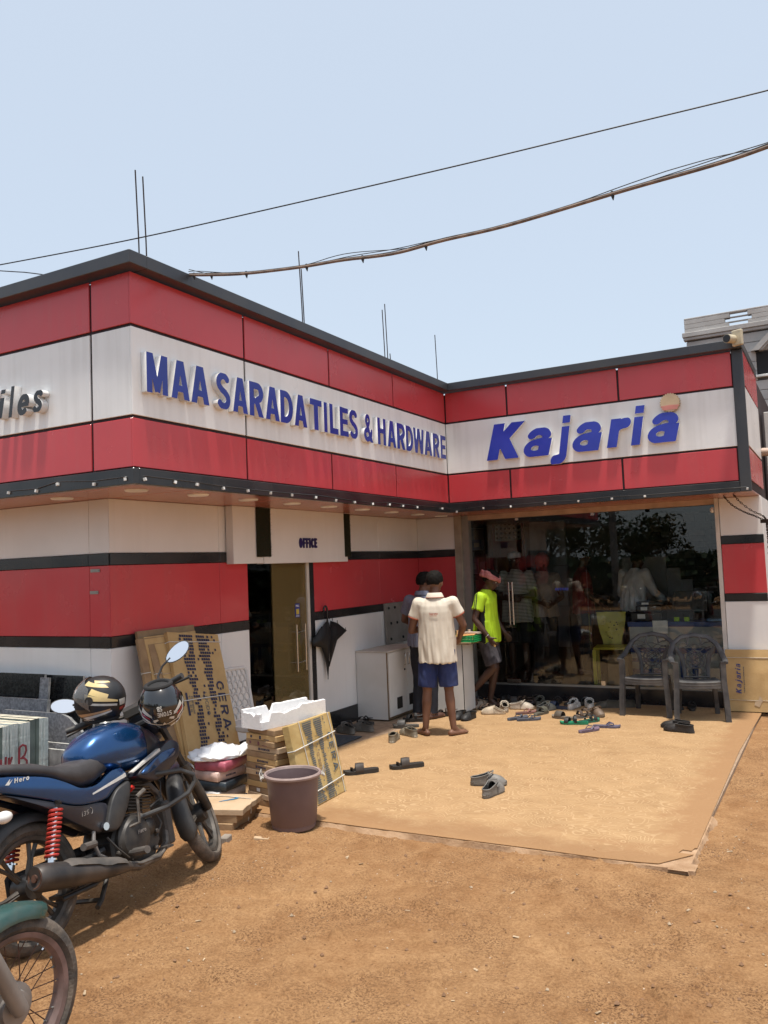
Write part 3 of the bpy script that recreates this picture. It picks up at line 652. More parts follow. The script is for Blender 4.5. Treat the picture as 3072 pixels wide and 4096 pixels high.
for z0, z1, wv in ((3.262, 3.284, .075), (3.288, 3.306, .088)): b.prism([(2.617 - wv, z0), (2.617 + wv, z0), (2.617 + wv + .004, z1), (2.617, z1 + .006), (2.617 - wv - .004, z1)], .0505, .053, FK)
b.obj('sun_stripe', mat('sun_pink', (.62, .24, .20), .5), s, smooth=False)
s = thing('shop_sign', 'black slanted raised letters ending in iles at the left edge', 'sign', (0, 0, 0))
F1_ = frame((0, -.002, 0), (1, 0, 0), (0, 0, 1))
for ch, x0, x1, z0, z1 in (('T', -1.53, -1.32, 2.925, 3.15), ('i', -1.30, -1.20, 2.93, 3.14), ('l', -1.175, -1.103, 2.925, 3.152), ('e', -1.077, -.947, 2.926, 3.078), ('s', -.913, -.803, 2.93, 3.084)):
    letter(ch, F1_, x0, x1, z0, z1, .2, .9, .2, .056, [BLACK, SIGNW], s)

# ------------------------------------------------------------------ cartons, tiles and slabs by the left wall
CARD = mat('cardboard', (.50, .33, .145), .8, nscale=9, col2=(.44, .28, .115), bump=.15, bscale=60)
CARD2 = mat('worn_cardboard', (.34, .22, .115), .85, nscale=7, col2=(.24, .15, .08), bump=.3, bscale=40)
CARDY = mat('yellow_cardboard', (.50, .36, .15), .75, nscale=9, col2=(.42, .28, .10), bump=.3, bscale=35)
CARDP = mat('pale_cardboard', (.50, .37, .24), .85, nscale=7, col2=(.42, .29, .17), bump=.2, bscale=40)
INK = mat('dark_blue_ink', (.035, .035, .075), .8)
INKT = mat('slate_ink', (.085, .115, .14), .8)
STRAP = mat('white_strap', (.70, .68, .62), .5)
def bend_box(b, w_, h_, d, M, k=8, wob=.006, seed=0):
    """a flat carton: front face in local xy (0..w,0..h), depth to -z, edges slightly crushed"""
    rings = []
    for i in range(k + 1):
        v_ = h_ * i / k; o = wob * N((i * .9, seed * 3.1, 0)); o2 = wob * N((i * .9, seed * 3.1 + 7, 0)); o3 = wob * .7 * N((i * .7, seed, 5))
        rings.append([M @ Vector(p) for p in ((o, v_, o3), (w_ + o2, v_, o3), (w_ + o2, v_, -d + o3), (o, v_, -d + o3))])
    return b.loft(rings)
cst = thing('tile_carton', 'tall tan carton lettered CERA, frontmost of those leaning on the wall', 'carton', (0, 0, 0), 0, 'tall cartons leaning on the wall')
Bp = Vector((-.302, 1.489, .002)); Tp = Vector((-.715, 1.655, 1.2)); upv = (Tp - Bp).normalized()
wv = Vector((0, -1, -.0)); wv = (wv - upv * wv.dot(upv)).normalized(); W0, H0 = .60, 1.275
MC = frame(Bp + wv * W0, -wv, upv)      # x to the right edge, y up, z out
MC.translation = MC.translation + Vector((0, 0, .003 - min(0, (Bp + wv * W0).z)))
b = B(); bend_box(b, W0, H0, .035, MC, 10, .004, 1); b.obj('carton', CARD, cst, smooth=False)
def blocks(b, M, cols, v0, v1, n, u_w, seed, z=.0012):
    r = random.Random(seed); dv = (v1 - v0) / n
    for i in range(n):
        v = v0 + dv * i; t = abs((i + .5) / n - .5) * 2
        for c, wn, wm in cols:
            half = (wm + (wn - wm) * t ** 1.6) / 2; cc = c + (t - .5) * .0
            k = max(2, round(half * 2 / u_w)); u0 = cc - k * u_w / 2 + r.uniform(-.3, .3) * u_w
            for j in range(k):
                if r.random() < .07 + (.2 if t < .4 and j in (0, k - 1) else 0): continue
                u = u0 + j * u_w; b.add([M @ Vector(q) for q in ((u, v, z), (u + u_w * .82, v, z), (u + u_w * .82, v + dv * .72, z), (u, v + dv * .72, z))], [(0, 1, 2, 3)])
            if r.random() < .3: u = cc + half + r.uniform(.02, .06); b.add([M @ Vector(q) for q in ((u, v, z), (u + u_w * .7, v, z), (u + u_w * .7, v + dv * .7, z), (u, v + dv * .7, z))], [(0, 1, 2, 3)])
b = B(); MZ = MC @ Matrix.Translation((0, 0, .0035)); blocks(b, MZ, ((.20, .17, .075), (.395, .16, .062)), .02, H0 - .01, 44, .026, 4); tag(b.obj('printed_blocks', INK, cst, smooth=False), kind='stuff')
MV = MZ @ TM((0, 0, 0), 0, 0, -math.pi / 2)   # text running down: x' = -v, y' = u
words('CERA', MV, -.86, .455, .088, .17, 1.15, 0, .001, [INK], cst, 'lettering', track=.3, width=.40)
words('LUCIDO', MV, -.77, .285, .036, .1, 1.1, 0, .001, [INKT], cst, 'lettering', track=.2, width=.19)
words('PREMIUM', MV, -.74, .13, .02, .13, 1.0, 0, .001, [INKT], cst, 'lettering', track=.2, width=.14)
words('TILES', MV, -.75, .105, .016, .13, 1.0, 0, .001, [INKT], cst, 'lettering', track=.2, width=.14)
b = B(); b.add([MZ @ Vector(q) for q in ((.075, .585, .001), (.096, .585, .001), (.096, .77, .001), (.075, .77, .001))], [(0, 1, 2, 3)]); b.obj('printed_mark', INK, cst, smooth=False); b = B(); b.prism([(.545 + .026 * math.cos(a * .4), .09 + .026 * math.sin(a * .4)) for a in range(16)], .001, .0015, MZ); b.obj('printed_mark', INK, cst, smooth=False)
b = B()
for v0, v1 in ((1.19, 1.205), (.70, .745), (.16, .175)):
    b.tube([MC @ Vector((-.006, v0, -.036)), MC @ Vector((-.004, v0, .006)), MC @ Vector((.3, (v0 + v1) / 2, .0075)), MC @ Vector((W0 + .004, v1, .006)), MC @ Vector((W0 + .006, v1, -.036))], .004, 6)
b.obj('strap', STRAP, cst)
for k in range(5):
    d = .040 + .034 * k; t = thing('tile_carton', ['plain tan tall carton just behind the lettered CERA one', 'second tall carton behind the lettered CERA one', 'middle tall carton of the leaning row, edge showing', 'tall carton last but one before the wall', 'tallest worn carton leaning straight on the wall'][k], 'carton', (0, 0, 0), 0, 'tall cartons leaning on the wall')
    o_ = Vector((-.020 - .018 * k, 0, 0)) ; lean = .40 - .045 * k
    up2 = Vector((-lean, .10 - .035 * k, 1.2)).normalized(); y1 = 1.47 - .045 * k - (.02 if k % 2 else 0)
    base = Vector((-.302 - .050 - .046 * k, y1 - (.54 + .005 * k), .004)); M2 = frame(base, Vector((0, 1, 0)), up2)
    if k == 4: up2 = Vector((-.22, -.03, 1.2)).normalized(); M2 = frame(Vector((-.60, .83, .004)), Vector((0, 1, 0)), up2)
    b = B(); bend_box(b, .60 if k < 4 else .66, (1.27, 1.24, 1.29, 1.27, 1.315)[k], .026, M2, 8, .012, k + 5); b.obj('carton', CARD2 if k in (1, 3, 4) else CARD, t, smooth=False)
    b = B()
    for v in (.35, 1.0): b.tube([M2 @ Vector((-.004, v, -.028)), M2 @ Vector((-.003, v, .004)), M2 @ Vector((.61, v, .004))], .003, 5)
    b.obj('strap', STRAP if k % 2 else CARDP, t)
# stack of flat tile boxes with a broken foam tray on it
rnd = random.Random(11); zz = 0.0
PURP = mat('maroon_print', (.16, .05, .06), .8)
order = ['bottom box of the tile box stack behind the bucket'] + ['%s tile box up from the ground in the stack behind the bucket' % w_ for w_ in ('second', 'third', 'fourth', 'fifth', 'sixth', 'seventh', 'eighth', 'ninth', 'tenth', 'eleventh', 'twelfth')] + ['top box of the tile box stack, right under the foam tray']
zs = []
for k in range(13):
    h_ = .0435; cx, cy = .245 + rnd.uniform(-.008, .008), 1.17 + rnd.uniform(-.008, .008)
    t = thing('tile_box', order[k], 'tile box', (cx, cy, zz), R_(-14 + rnd.uniform(-3, 3)), 'stacked tile boxes behind the bucket')
    w2 = .165 + rnd.uniform(0, .012); d2 = .165; b = B(); b.box(-w2, w2, -d2, d2, .0005, h_ - .001); b.obj('box', [CARD2, CARDP, CARD2, CARD][k % 4], t, smooth=False, bevel=.004)
    if k in (5, 6, 7, 9): 
        Mf = frame((-.02, -d2 - .001, .012), (1, 0, 0), (0, 0, 1)); words('JOHNSON', Mf, 0, 0, .016, .2, .9, 0, .0006, [INK], t, 'lettering', width=.10)
        b = B(); b.box(-.045, -.028, -d2 - .0016, -d2 + .002, .011, .029); b.obj('printed_mark', INK, t, smooth=False)
    if k in (10, 11):
        for q_ in ((-.02, .0, .008, .034), (.03, .09, .008, .012), (-.12, -.1, .012, .03)): b = B(); b.box(q_[0], q_[1], -d2 - .0012, -d2 + .002, q_[2], q_[3]); b.obj('printed_mark', PURP if k == 10 else INK, t, smooth=False)
    if k == 2: b = B(); b.box(-.06, -.02, -d2 - .0012, -d2 + .002, .01, .034); b.obj('paper_label', LAMP, t, smooth=False)
    zz += h_
FOAM = mat('foam', (.80, .79, .78), .8, nscale=30, namp=.04, bump=.3, bscale=120)
FOAMD = mat('foam_inside_dirt', (.25, .16, .12), .9)
fo = thing('foam_tray', 'broken white foam tray on top of the tile box stack', 'foam box', (.235, 1.29, zz), R_(-13))
def rim(u, s): return .115 + (.02 if s == 'far' else 0) + .007 * N((u * 9, 3 if s == 'far' else 9, 0)) - (.05 if (s == 'far' and .38 < u < .46) else 0) - (.055 if (s == 'near' and u < .12) else 0) - (.0 if s == 'far' else .02 * math.exp(-((u - .35) / .08) ** 2)) + (.02 if s == 'near' and u > .6 else 0)
b = B(); nn = 26
def wall(p0, p1, th, s):
    d = (Vector(p1) - Vector(p0)); nrm = Vector((-d.y, d.x, 0)).normalized() * th; rows_ = []
    for i in range(nn + 1):
        u = i / nn; p = Vector(p0) + d * u; h_ = max(.04, rim(u, s))
        rows_.append([p, p + nrm, p + nrm + Vector((0, 0, h_)), p + Vector((0, 0, h_ - .004))])
    b.loft(rows_)
wall((.115, -.33, .0), (.115, .33, .0), .022, 'near'); wall((-.095, -.33, .0), (-.095, .33, .0), .022, 'far')
wall((.0929, -.328, .001), (-.0949, -.328, .001), -.022, 'near2'); wall((.0929, .328, .001), (-.0949, .328, .001), .022, 'far2')
b.box(-.0945, .0925, -.305, .305, 0.001, .02); b.obj('foam_tray', FOAM, fo, ang=50)
b = B(); b.add([(.04, -.302, .0215), (.09, -.302, .0215), (.09, -.16, .0215), (.03, -.18, .0215)], [(0, 1, 2, 3)]); b.obj('dirt_patch', FOAMD, fo)
# small CERA carton leaning on the stack
t = thing('tile_carton', 'square yellow carton lettered CERA leaning behind the bucket', 'carton', (0, 0, 0))
ML = frame(Vector((.618, .985, .004)), Vector((-.028, .605, 0)), Vector((-.13, -.015, .60)))
b = B(); bend_box(b, .605, .615, .06, ML, 8, .005, 21); b.obj('carton', CARDY, t, smooth=False, bevel=.004)
b = B(); MLZ = ML @ Matrix.Translation((0, 0, .0055)); blocks(b, MLZ, ((.23, .13, .05), (.385, .12, .045)), .01, .605, 40, .016, 8, .001); tag(b.obj('printed_blocks', INKT, t, smooth=False), kind='stuff')
MLV = MLZ @ TM((0, 0, 0), 0, 0, -math.pi / 2)
words('CERA', MLV, -.47, .485, .062, .16, 1.15, 0, .001, [INKT], t, 'lettering', track=.3, width=.29)
words('CTER', MLV, -.36, .285, .034, .14, 1.1, 0, .001, [CARD2], t, 'lettering', track=.25, width=.15)
b = B()
for v0, v1 in ((.43, .46), (.09, .12)): b.tube([ML @ Vector((-.006, v0, -.05)), ML @ Vector((-.003, v0, .006)), ML @ Vector((.3, (v0 + v1) / 2, .009)), ML @ Vector((.607, v1, .006)), ML @ Vector((.61, v1, -.05))], .0045, 6)
for u in (.13, .555): b.tube([ML @ Vector((u, .618, -.05)), ML @ Vector((u, .617, .005)), ML @ Vector((u + .012, .3, .009)), ML @ Vector((u + .01, .0, .006))], .003, 6)
b.obj('strap', STRAP, t)
# flat bundles tied with white strap
lab = ['lowest brown flat tile bundle beside the front wheel', 'middle flat tile bundle of the low pile by the bucket', 'topmost pale flat bundle with a blue pen stroke']
zz = -.03
for k, (h_, m) in enumerate(((.05, CARD2), (.052, CARD2), (.042, CARDP))):
    t = thing('tile_bundle', lab[k], 'tile bundle', (.075 + .012 * k, .665 + .01 * (k % 2), zz), R_(12 + 3 * k), 'flat tile bundles')
    b = B(); Mb = TM((-.215, -.20, h_), 0, 0, 0); bend_box(b, .43 + (.03 if k == 2 else 0), .40, h_ - .002, Mb, 8, .014, 31 + k); b.obj('bundle', m, t, smooth=False, bevel=.003)
    b = B(); u = .06
    b.tube([(.219, u - .02, .0), (.221, u - .02, h_ * .5), (.214, u, h_ + .002), (0, u + .05, h_ + .006), (-.2, u + .05, h_ + .003)], .006, 6, sq=.4); b.obj('strap', STRAP, t)
    if k == 2:
        b = B(); q_ = [(.0 + .10 * math.sin(i * .25), -.02 + .022 * i - .0011 * i * i, h_ + .0035) for i in range(10)]; b.tube(q_, [.004, .007, .01, .012, .013, .013, .012, .01, .007, .004], 6, sq=.06); b.obj('pen_stroke', mat('blue_pen', (.03, .22, .40), .6), t)
    zz += h_
# bagged tile packets with a white plastic bag on top
zz = -.03
PK = [((.05, .07, .16), 'dark blue wrapped packet under the coloured packet stack'), ((.62, .58, .55), 'white packet with grey print low in the packet stack'), ((.02, .03, .04), 'black and white packet in the middle of the stack'), ((.60, .42, .36), 'cream pink packet below the maroon one'), ((.42, .10, .14), 'maroon and pink packet under the white plastic bag')]
for k, (c_, lb) in enumerate(PK):
    h_ = .074; t = thing('grout_packet', lb, 'packet', (-.165 + .012 * (-1) ** k, .985, zz), R_(6 * (-1) ** k), 'bagged packets in a stack')
    b = B(); m = mat('packet_wrap', c_, .45, nscale=10, namp=.25, bump=.5, bscale=25)
    rings = []
    for x, s in ((-.137, .8), (-.132, .95), (-.08, 1), (0, 1), (.08, 1), (.132, .95), (.137, .8)):
        rings.append([Vector((x, .148 * s0[0] * (.9 + .1 * s), h_ / 2 + (h_ / 2 - .001) * s0[1] * s)) for s0 in ((-1, -.85), (-.95, -1), (.95, -1), (1, -.85), (1, .8), (.93, 1), (-.93, 1), (-1, .8))])
    b.loft(rings); b.obj('packet', m, t, ang=60)
    b = B(); b.tube([(.126, .05, .02), (.128, .05, .036), (.12, .05, .055), (.05, .055, h_), (-.05, .06, h_)], .006, 6, sq=.4); b.obj('strap', STRAP, t)
    if k == 3:
        Mf = frame((.1385, -.06, .028), (0, 1, 0), (0, 0, 1)); words('JOHNSON', Mf, 0, 0, .014, .2, .9, 0, .0006, [INK], t, 'lettering', width=.1)
    zz += h_ * .985
PLASTIC = mat('white_plastic_film', (.78, .78, .77), .35, nscale=6, col2=(.66, .68, .72), bump=.7, bscale=18)
bm = bmesh.new(); bmesh.ops.create_uvsphere(bm, u_segments=40, v_segments=22, radius=1)
for v in bm.verts:
    c_ = v.co.copy(); s = 1 + .18 * N(c_ * 2.3) + .10 * N(c_ * 5); fl = max(-.45, c_.z)
    v.co = Vector((c_.x * .19 * s * (1 + .15 * abs(c_.x)), c_.y * .165 * s, (fl + .45) * .058 * s * (1.25 - .8 * (c_.x * c_.x + c_.y * c_.y) ** .5 * .6) + .018 * N(c_ * 5) * (fl > -.4)))
    if c_.x > .75 and c_.z > -.2: v.co.z += .05 * (c_.x - .75) * 4
for f in bm.faces: f.smooth = True
me = bpy.data.meshes.new('plastic_bag'); bm.to_mesh(me); bm.free(); me.materials.append(PLASTIC)
o = bpy.data.objects.new('plastic_bag', me); C.objects.link(o); o.location = (-.17, .98, zz + .002); o.rotation_euler = (0, 0, .9)
tag(o, 'crumpled white plastic bag of powder on top of the packets', 'plastic bag')
# stone slabs against the left wall
GRAN = mat('black_granite', (.012, .012, .013), .12, nscale=40, col2=(.03, .03, .03))
SLABE = mat('slab_cut_edge', (.58, .57, .52), .85, nscale=25, col2=(.32, .32, .30), bump=.8, bscale=60)
GREY = mat('grey_granite', (.26, .26, .27), .7, nscale=45, col2=(.13, .13, .14), bump=.4, bscale=50)
MARB = mat('grey_green_slab_edge', (.46, .52, .52), .6, nscale=8, col2=(.30, .37, .38), bump=.4, bscale=30, stretch=(1, 8, .8))
MARB2 = mat('dark_green_slab_edge', (.11, .15, .145), .6, nscale=8, namp=.2)
MARBT = mat('pale_slab_top', (.62, .58, .46), .8, nscale=20, col2=(.38, .35, .27))
def slab(label, x0, x1, yb, tilt, h_, th, face, edgem, group, z0=-.03, poly=None):
    """slab standing on edge, leaning towards +y; local x along the slab"""
    t = thing('stone_slab', label, 'slab', (x0, yb, z0), 0, group); Mx = TM((0, 0, 0), R_(90) - 0, 0, 0) ; Mx = Matrix.Rotation(-tilt, 4, 'X') @ Matrix.Rotation(R_(90), 4, 'X')
    P = poly or [(0, 0), (x1 - x0, 0), (x1 - x0, h_), (0, h_)]
    b = B(); b.prism(P, -th, 0, Mx); n = len(P); b.m = [0, 0] + [1] * n
    b.obj('slab', [face, edgem], t, smooth=False); return t
G1 = 'dark slabs leaning on the left wall'
slab('black granite slab leaning on the wall at the far left', -2.6, -1.465, .36, .10, 1.03, .022, GRAN, SLABE, G1)
slab('black granite slab behind the mirror, leaning on the wall', -2.3, -1.09, .40, .11, 1.02, .02, GRAN, SLABE, G1)
slab('rearmost black granite slab, its right edge showing', -2.2, -1.0, .445, .11, 1.00, .02, GRAN, SLABE, G1)
slab('narrow grey granite strip standing between two black slabs', -1.47, -1.37, .325, .10, 1.01, .02, GREY, SLABE, G1)
slab('low grey granite slab in front of the black slabs', -2.6, -1.27, .24, .10, .86, .03, GREY, SLABE, G1)
slab('grey slab with a broken rounded top corner', -1.6, -.60, .15, .06, .79, .025, GREY, SLABE, G1, poly=[(0, 0), (1.0, 0), (.99, .50), (.93, .60), (.86, .66), (.79, .715), (.71, .765), (.62, .79), (0, .79)])
slab('short grey offcut standing before the broken slab', -1.3, -.66, .085, .04, .60, .02, GREY, SLABE, G1)
slab('front grey offcut with a pale worn face', -1.2, -.70, .05, .03, .565, .02, mat('worn_grey', (.30, .31, .31), .8, nscale=10, col2=(.12, .12, .125)), SLABE, G1)
y = .02; rnd = random.Random(4); k = 0
while y > -.36:
    th = rnd.choice((.018, .021, .026)); dk = rnd.random() < .25
    t = slab('pale greenish slab %s' % ['at the back of the marked stack', 'with dark edges next to the stack back', 'of the marked stack, third from the back', 'of the marked stack, fourth from the back', 'of the marked stack, fifth from the back', 'sixth from the back of the marked stack', 'seventh from the back of the marked stack', 'eighth from the back of the marked stack', 'ninth from the back of the marked stack', 'tenth from the back of the marked stack', 'eleventh from the back, near the seat', 'twelfth from the back, near the seat', 'thirteenth from the back of the marked stack', 'fourteenth from the back of the marked stack', 'fifteenth from the back of the marked stack', 'sixteenth of the marked stack', 'seventeenth of the marked stack', 'frontmost of the marked stack'][min(k, 17)],
             -2.2, -.93 + rnd.uniform(-.012, .006) - (.03 if dk else 0), y, .02, .79 + rnd.uniform(-.012, .006), th, MARB2 if dk else MARB, MARB2 if dk else MARB, 'slabs standing in the marked stack')
    me = t.children[0].data; me.materials.append(MARBT)
    for p in me.polygons:
        if p.normal.z > .9: p.material_index = 2
    y -= th + rnd.uniform(.0005, .003); k += 1
# painted marks: the letter B and a neighbour, each stroke on the slab edges
PAINT = mat('red_marker', (.22, .03, .045), .7, nscale=30, namp=.2)
mk = thing('painted_mark', 'hand-painted red letter B across the slab edges', 'painted letter', (-.921, -.16, .50))
def stroke(pp): b = B(); b.tube([Vector((0, a, c_)) for a, c_ in pp], .009, 6, sq=1); return b
b = stroke([(-.035, .10), (-.037, .05), (-.04, 0), (-.045, -.06), (-.043, -.075)]); b.v = [(x * .15 + .004, y_, z_) for x, y_, z_ in b.v]; b.obj('stroke', PAINT, mk)
b = stroke([(-.035, .10), (-.01, .112), (.014, .10), (.018, .07), (.005, .04), (-.03, .02), (0, .022), (.022, 0), (.022, -.04), (.0, -.07), (-.043, -.075)]); b.v = [(x * .15 + .004, y_, z_) for x, y_, z_ in b.v]; b.obj('stroke', PAINT, mk)
mk = thing('painted_mark', 'hand-painted red letters W K at the left picture edge', 'painted letter', (-.921, -.29, .49))
for pp in ([(-.05, .06), (-.045, -.06), (-.033, .03), (-.02, -.06), (-.012, .07)], [(.012, .06), (.01, -.06)], [(.036, .06), (.012, .0), (.04, -.05)]):
    b = stroke(pp); b.v = [(x * .15 + .004, y_, z_) for x, y_, z_ in b.v]; b.obj('stroke', PAINT, mk)

# ------------------------------------------------------------------ bucket, mat, cabinet, table, umbrella
BK = mat('mauve_plastic', (.17, .115, .115), .5, nscale=5, col2=(.14, .095, .095), bump=.1, bscale=60)
bt = thing('bucket', 'large mauve plastic bucket with a pale rim', 'bucket', (.672, .752, -.022))
b = B(); b.lathe([(.146, 0), (.150, .012), (.150, .03), (.156, .035), (.176, .30), (.182, .345), (.186, .352), (.178, .352), (.172, .30), (.152, .045), (.0, .04)], 36, cap=False); b.obj('body', BK, bt, ang=50)
b = B(); b.lathe([(.181, .342), (.197, .345), (.200, .358), (.194, .368), (.182, .366), (.177, .35)], 36, cap=False); b.obj('rim', mat('pale_rim', (.36, .27, .24), .6, nscale=12, col2=(.26, .19, .18)), bt)
for s in (1, -1):
    b = B(); Mq = TM((0, 0, 0), 0, 0, R_(35 if s > 0 else 215)); b.tube([Mq @ Vector(q) for q in ((.198, .03, .35), (.215, .02, .335), (.216, -.02, .335), (.198, -.03, .35))], .008, 6); b.tube([Mq @ Vector(q) for q in ((.206, -.005, .34), (.214, .0, .40), (.225, .01, .37), (.212, .02, .32))], .004, 5); b.obj('handle_lug', STRAP, bt)
b = B(); b.box(-.82, -.33, 2.55, 3.41, .0015, .010); tag(b.obj('doormat', mat('mat_rubber', (.055, .065, .08), .9, nscale=60, namp=.2, bump=.5, bscale=200), bevel=.003), 'dark blue-grey doormat on the floor before the office door', 'doormat')
cbn = thing('cabinet', 'white laminate cabinet with two doors against the wall', 'cabinet', (0, 0, 0))
LAM = mat('white_laminate', (.70, .69, .665), .35, nscale=3, col2=(.64, .62, .585))
LAMT = mat('dusty_laminate', (.50, .44, .37), .6, nscale=6, col2=(.60, .55, .48))
EDGEB = mat('brown_edge', (.20, .13, .07), .7, nscale=20)
b = B(); b.box(-.872, -.476, 4.25, 5.15, .012, .757); b.obj('body', LAM, cbn, smooth=False, bevel=.002)
b = B(); b.box(-.874, -.452, 4.245, 5.155, .7585, .776); b.obj('top', LAMT, cbn, smooth=False, bevel=.002)
b = B(); b.box(-.4755, -.470, 4.248, 4.268, .012, .757); b.box(-.4755, -.470, 5.13, 5.152, .012, .757); b.box(-.4755, -.470, 4.27, 5.13, .012, .035); b.obj('edge_trim', EDGEB, cbn, smooth=False)
for y0, y1, s in ((4.272, 4.695, 1), (4.701, 5.128, -1)):
    b = B(); b.box(-.474, -.456, y0, y1, .04, .752); d = b.obj('door', LAM, cbn, smooth=False, bevel=.002)
    yh = y1 - .045 if s > 0 else y0 + .045; b = B(); b.tube([(-.455, yh, .58), (-.435, yh, .585), (-.435, yh, .705), (-.455, yh, .71)], .006, 8); b.obj('handle', STEEL, d)
    yv = y0 + .165 if s > 0 else y0 + .04; b = B(); b.box(-.457, -.4535, yv, yv + .13, .105, .235); b.obj('vent', mat('vent_black', (.012, .012, .012), .5), d, smooth=False)
    for k in range(6): pass
    if s > 0: b = B(); b.lathe([(.012, 0), (.012, .006)], 12, TM((-.4555, yh, .53), 0, R_(90))); b.obj('lock', BLACK, d)
sb = thing('sample_board', 'grey perforated board with black knobs standing on the cabinet', 'board', (-.86, 4.96, .777))
Mb = TM((0, 0, 0), 0, R_(-3), 0); b = B(); b.box(.0, .03, 0, .66, 0, .50, Mb); b.obj('board', mat('board_grey', (.27, .245, .215), .6, nscale=6, namp=.12), sb, smooth=False, bevel=.003)
for i in range(4):
    for j in range(3):
        if (i * 3 + j) % 5 == 3: continue
        b = B(); b.lathe([(.018, 0), (.016, .012), (.008, .016)], 10, Mb @ TM((.0305, .09 + .16 * i + .03 * (j % 2), .06 + .19 * j), 0, R_(90))); b.obj('knob', BLACK, sb)
tb = thing('counter_table', 'narrow white table with a thin wooden top by the shopfront', 'table', (0, 0, 0))
b = B(); b.box(-.30, .30, 4.82, 5.24, .80, .822); b.obj('tabletop', WOODM, tb, smooth=False, bevel=.002)
b = B(); b.box(-.25, .185, 4.86, 5.2, .02, .7985); b.obj('body', LAM, tb, smooth=False); b = B(); b.box(.186, .192, 4.862, 4.872, .02, .798); b.box(-.02, .0, 4.852, 4.8595, .0, .798); b.obj('edge_trim', BLACK, tb, smooth=False)
b = B(); b.lathe([(.014, 0), (.02, .02), (.012, .026)], 10, TM((.06, 4.859, .62), R_(90))); b.obj('knob', BLACK, tb)
bk = thing('basket', 'bright green plastic basket on the wooden tabletop', 'basket', (.17, 5.0, .8225), R_(0))
GRN = mat('green_plastic', (.02, .42, .12), .4, nscale=5)
b = B(); hw, hd = .16, .11
for a, c_ in (((-hw, -hd), (hw, -hd)), ((hw, -hd), (hw, hd)), ((hw, hd), (-hw, hd)), ((-hw, hd), (-hw, -hd))):
    for z in (.004, .026, .048, .068): b.tube([(a[0], a[1], z), (c_[0], c_[1], z)], .005, 5)
    for k in range(9): u = k / 8; x = a[0] + (c_[0] - a[0]) * u; y = a[1] + (c_[1] - a[1]) * u; b.tube([(x, y, 0.002), (x * 1.01, y * 1.01, .07)], .004, 5)
b.box(-hw + .004, hw - .004, -hd + .004, hd - .004, .0, .004); b.obj('basket', GRN, bk)
b = B(); b.box(-.11, .13, -.125, .09, .0, .003, TM((0, 0, .0775), R_(2), R_(-4), R_(12))); o = b.obj('paper_sheet', mat('orange_paper', (.60, .30, .10), .7), None, smooth=False); o.location = (.18, 5.0, .8225); tag(o, 'orange paper lying across the green basket', 'paper')
b = B(); b.box(-.09, .10, -.02, .09, .0, .022, TM((0, 0, .082), 0, 0, R_(-8))); o = b.obj('account_book', mat('book_cream', (.62, .50, .40), .6), None, smooth=False, bevel=.002); o.location = (.24, 5.03, .8245); tag(o, 'thick cream account book on the green basket', 'book')
for i, (x, y) in enumerate(((.09, 4.96), (.2, 5.08))):
    tc = thing('tea_glass', ['small steel cup at the basket edge near the sleeve', 'small steel cup further back on the basket'][i], 'cup', (x, y, .905 - .0), 0); b = B(); b.lathe([(.022, 0), (.028, .05), (.030, .052), (.026, .05), (.020, .006)], 14); b.obj('cup', STEEL, tc)
um = thing('umbrella', 'closed black umbrella hanging on the wall by its crook', 'umbrella', (-.838, 3.60, 0))
UB = mat('umbrella_cloth', (.006, .006, .007), .6, nscale=8, col2=(.012, .012, .013))
b = B(); b.tube([(0, .0, .60), (0, .02, 1.17)], .006, 8); b.tube([(0, -.006, .545), (0, 0, .63)], .004, 8); b.obj('shaft', BLACK, um)
b = B(); b.tube([(0, .02, 1.15), (0, .022, 1.28)] + [(0, -.012 + .034 * math.cos(a * .35), 1.285 + .045 * math.sin(a * .35)) for a in range(11)], .011, 10); b.obj('handle', BLACK, um)
# drooping folds of cloth
def fold(pp, wid):
    b = B(); rings = []
    for (y_, z_), w2 in zip(pp, wid): rings.append([Vector((math.cos(a) * w2 * .38, y_ + math.sin(a) * w2, z_ + .012 * math.sin(2 * a))) for a in (i * math.pi / 6 for i in range(12))])
    b.loft(rings); return b
fold([(-.003, .57), (-.005, .70), (-.02, .86), (-.045, .97), (-.03, 1.06), (.005, 1.13), (.018, 1.165)], [.008, .028, .06, .10, .09, .04, .012]).obj('canopy', UB, um, ang=80)
b = B(); rr = [(0, .63), (.04, .66)]
b.add([(.02, .0, .68), (.03, .16, .95), (.03, .37, 1.035), (.02, .20, 1.13), (.01, .06, 1.17), (.035, .10, 1.0), (.0, .0, .68), (.0, .16, .95), (.0, .37, 1.035), (.0, .20, 1.13), (.0, .06, 1.17)], [(0, 1, 5), (1, 2, 5), (2, 3, 5), (3, 4, 5), (4, 0, 5), (6, 7, 1, 0), (7, 8, 2, 1), (8, 9, 3, 2), (9, 10, 4, 3)])
b.add([(.02, -.02, .72), (.035, -.12, .90), (.03, -.30, .93), (.02, -.295, .985), (.025, -.10, 1.12), (.015, .0, 1.17), (.05, -.10, 1.0), (0, -.02, .72), (0, -.12, .9), (0, -.30, .93), (0, -.295, .985), (0, -.1, 1.12)], [(0, 1, 6), (1, 2, 6), (2, 3, 6), (3, 4, 6), (4, 5, 6), (5, 0, 6), (7, 8, 1, 0), (8, 9, 2, 1), (9, 10, 3, 2), (10, 11, 4, 3)])
b.obj('canopy', UB, um, ang=180)
for q_ in ((.37, 1.035), (.2, 1.13), (.1, 1.165), (.04, 1.185), (-.295, .985)):
    b = B(); b.tube([(.015, q_[0], q_[1]), (.015, q_[0] * .985, q_[1] + .035)], .0035, 5); b.obj('rib_tip', BLACK, um)

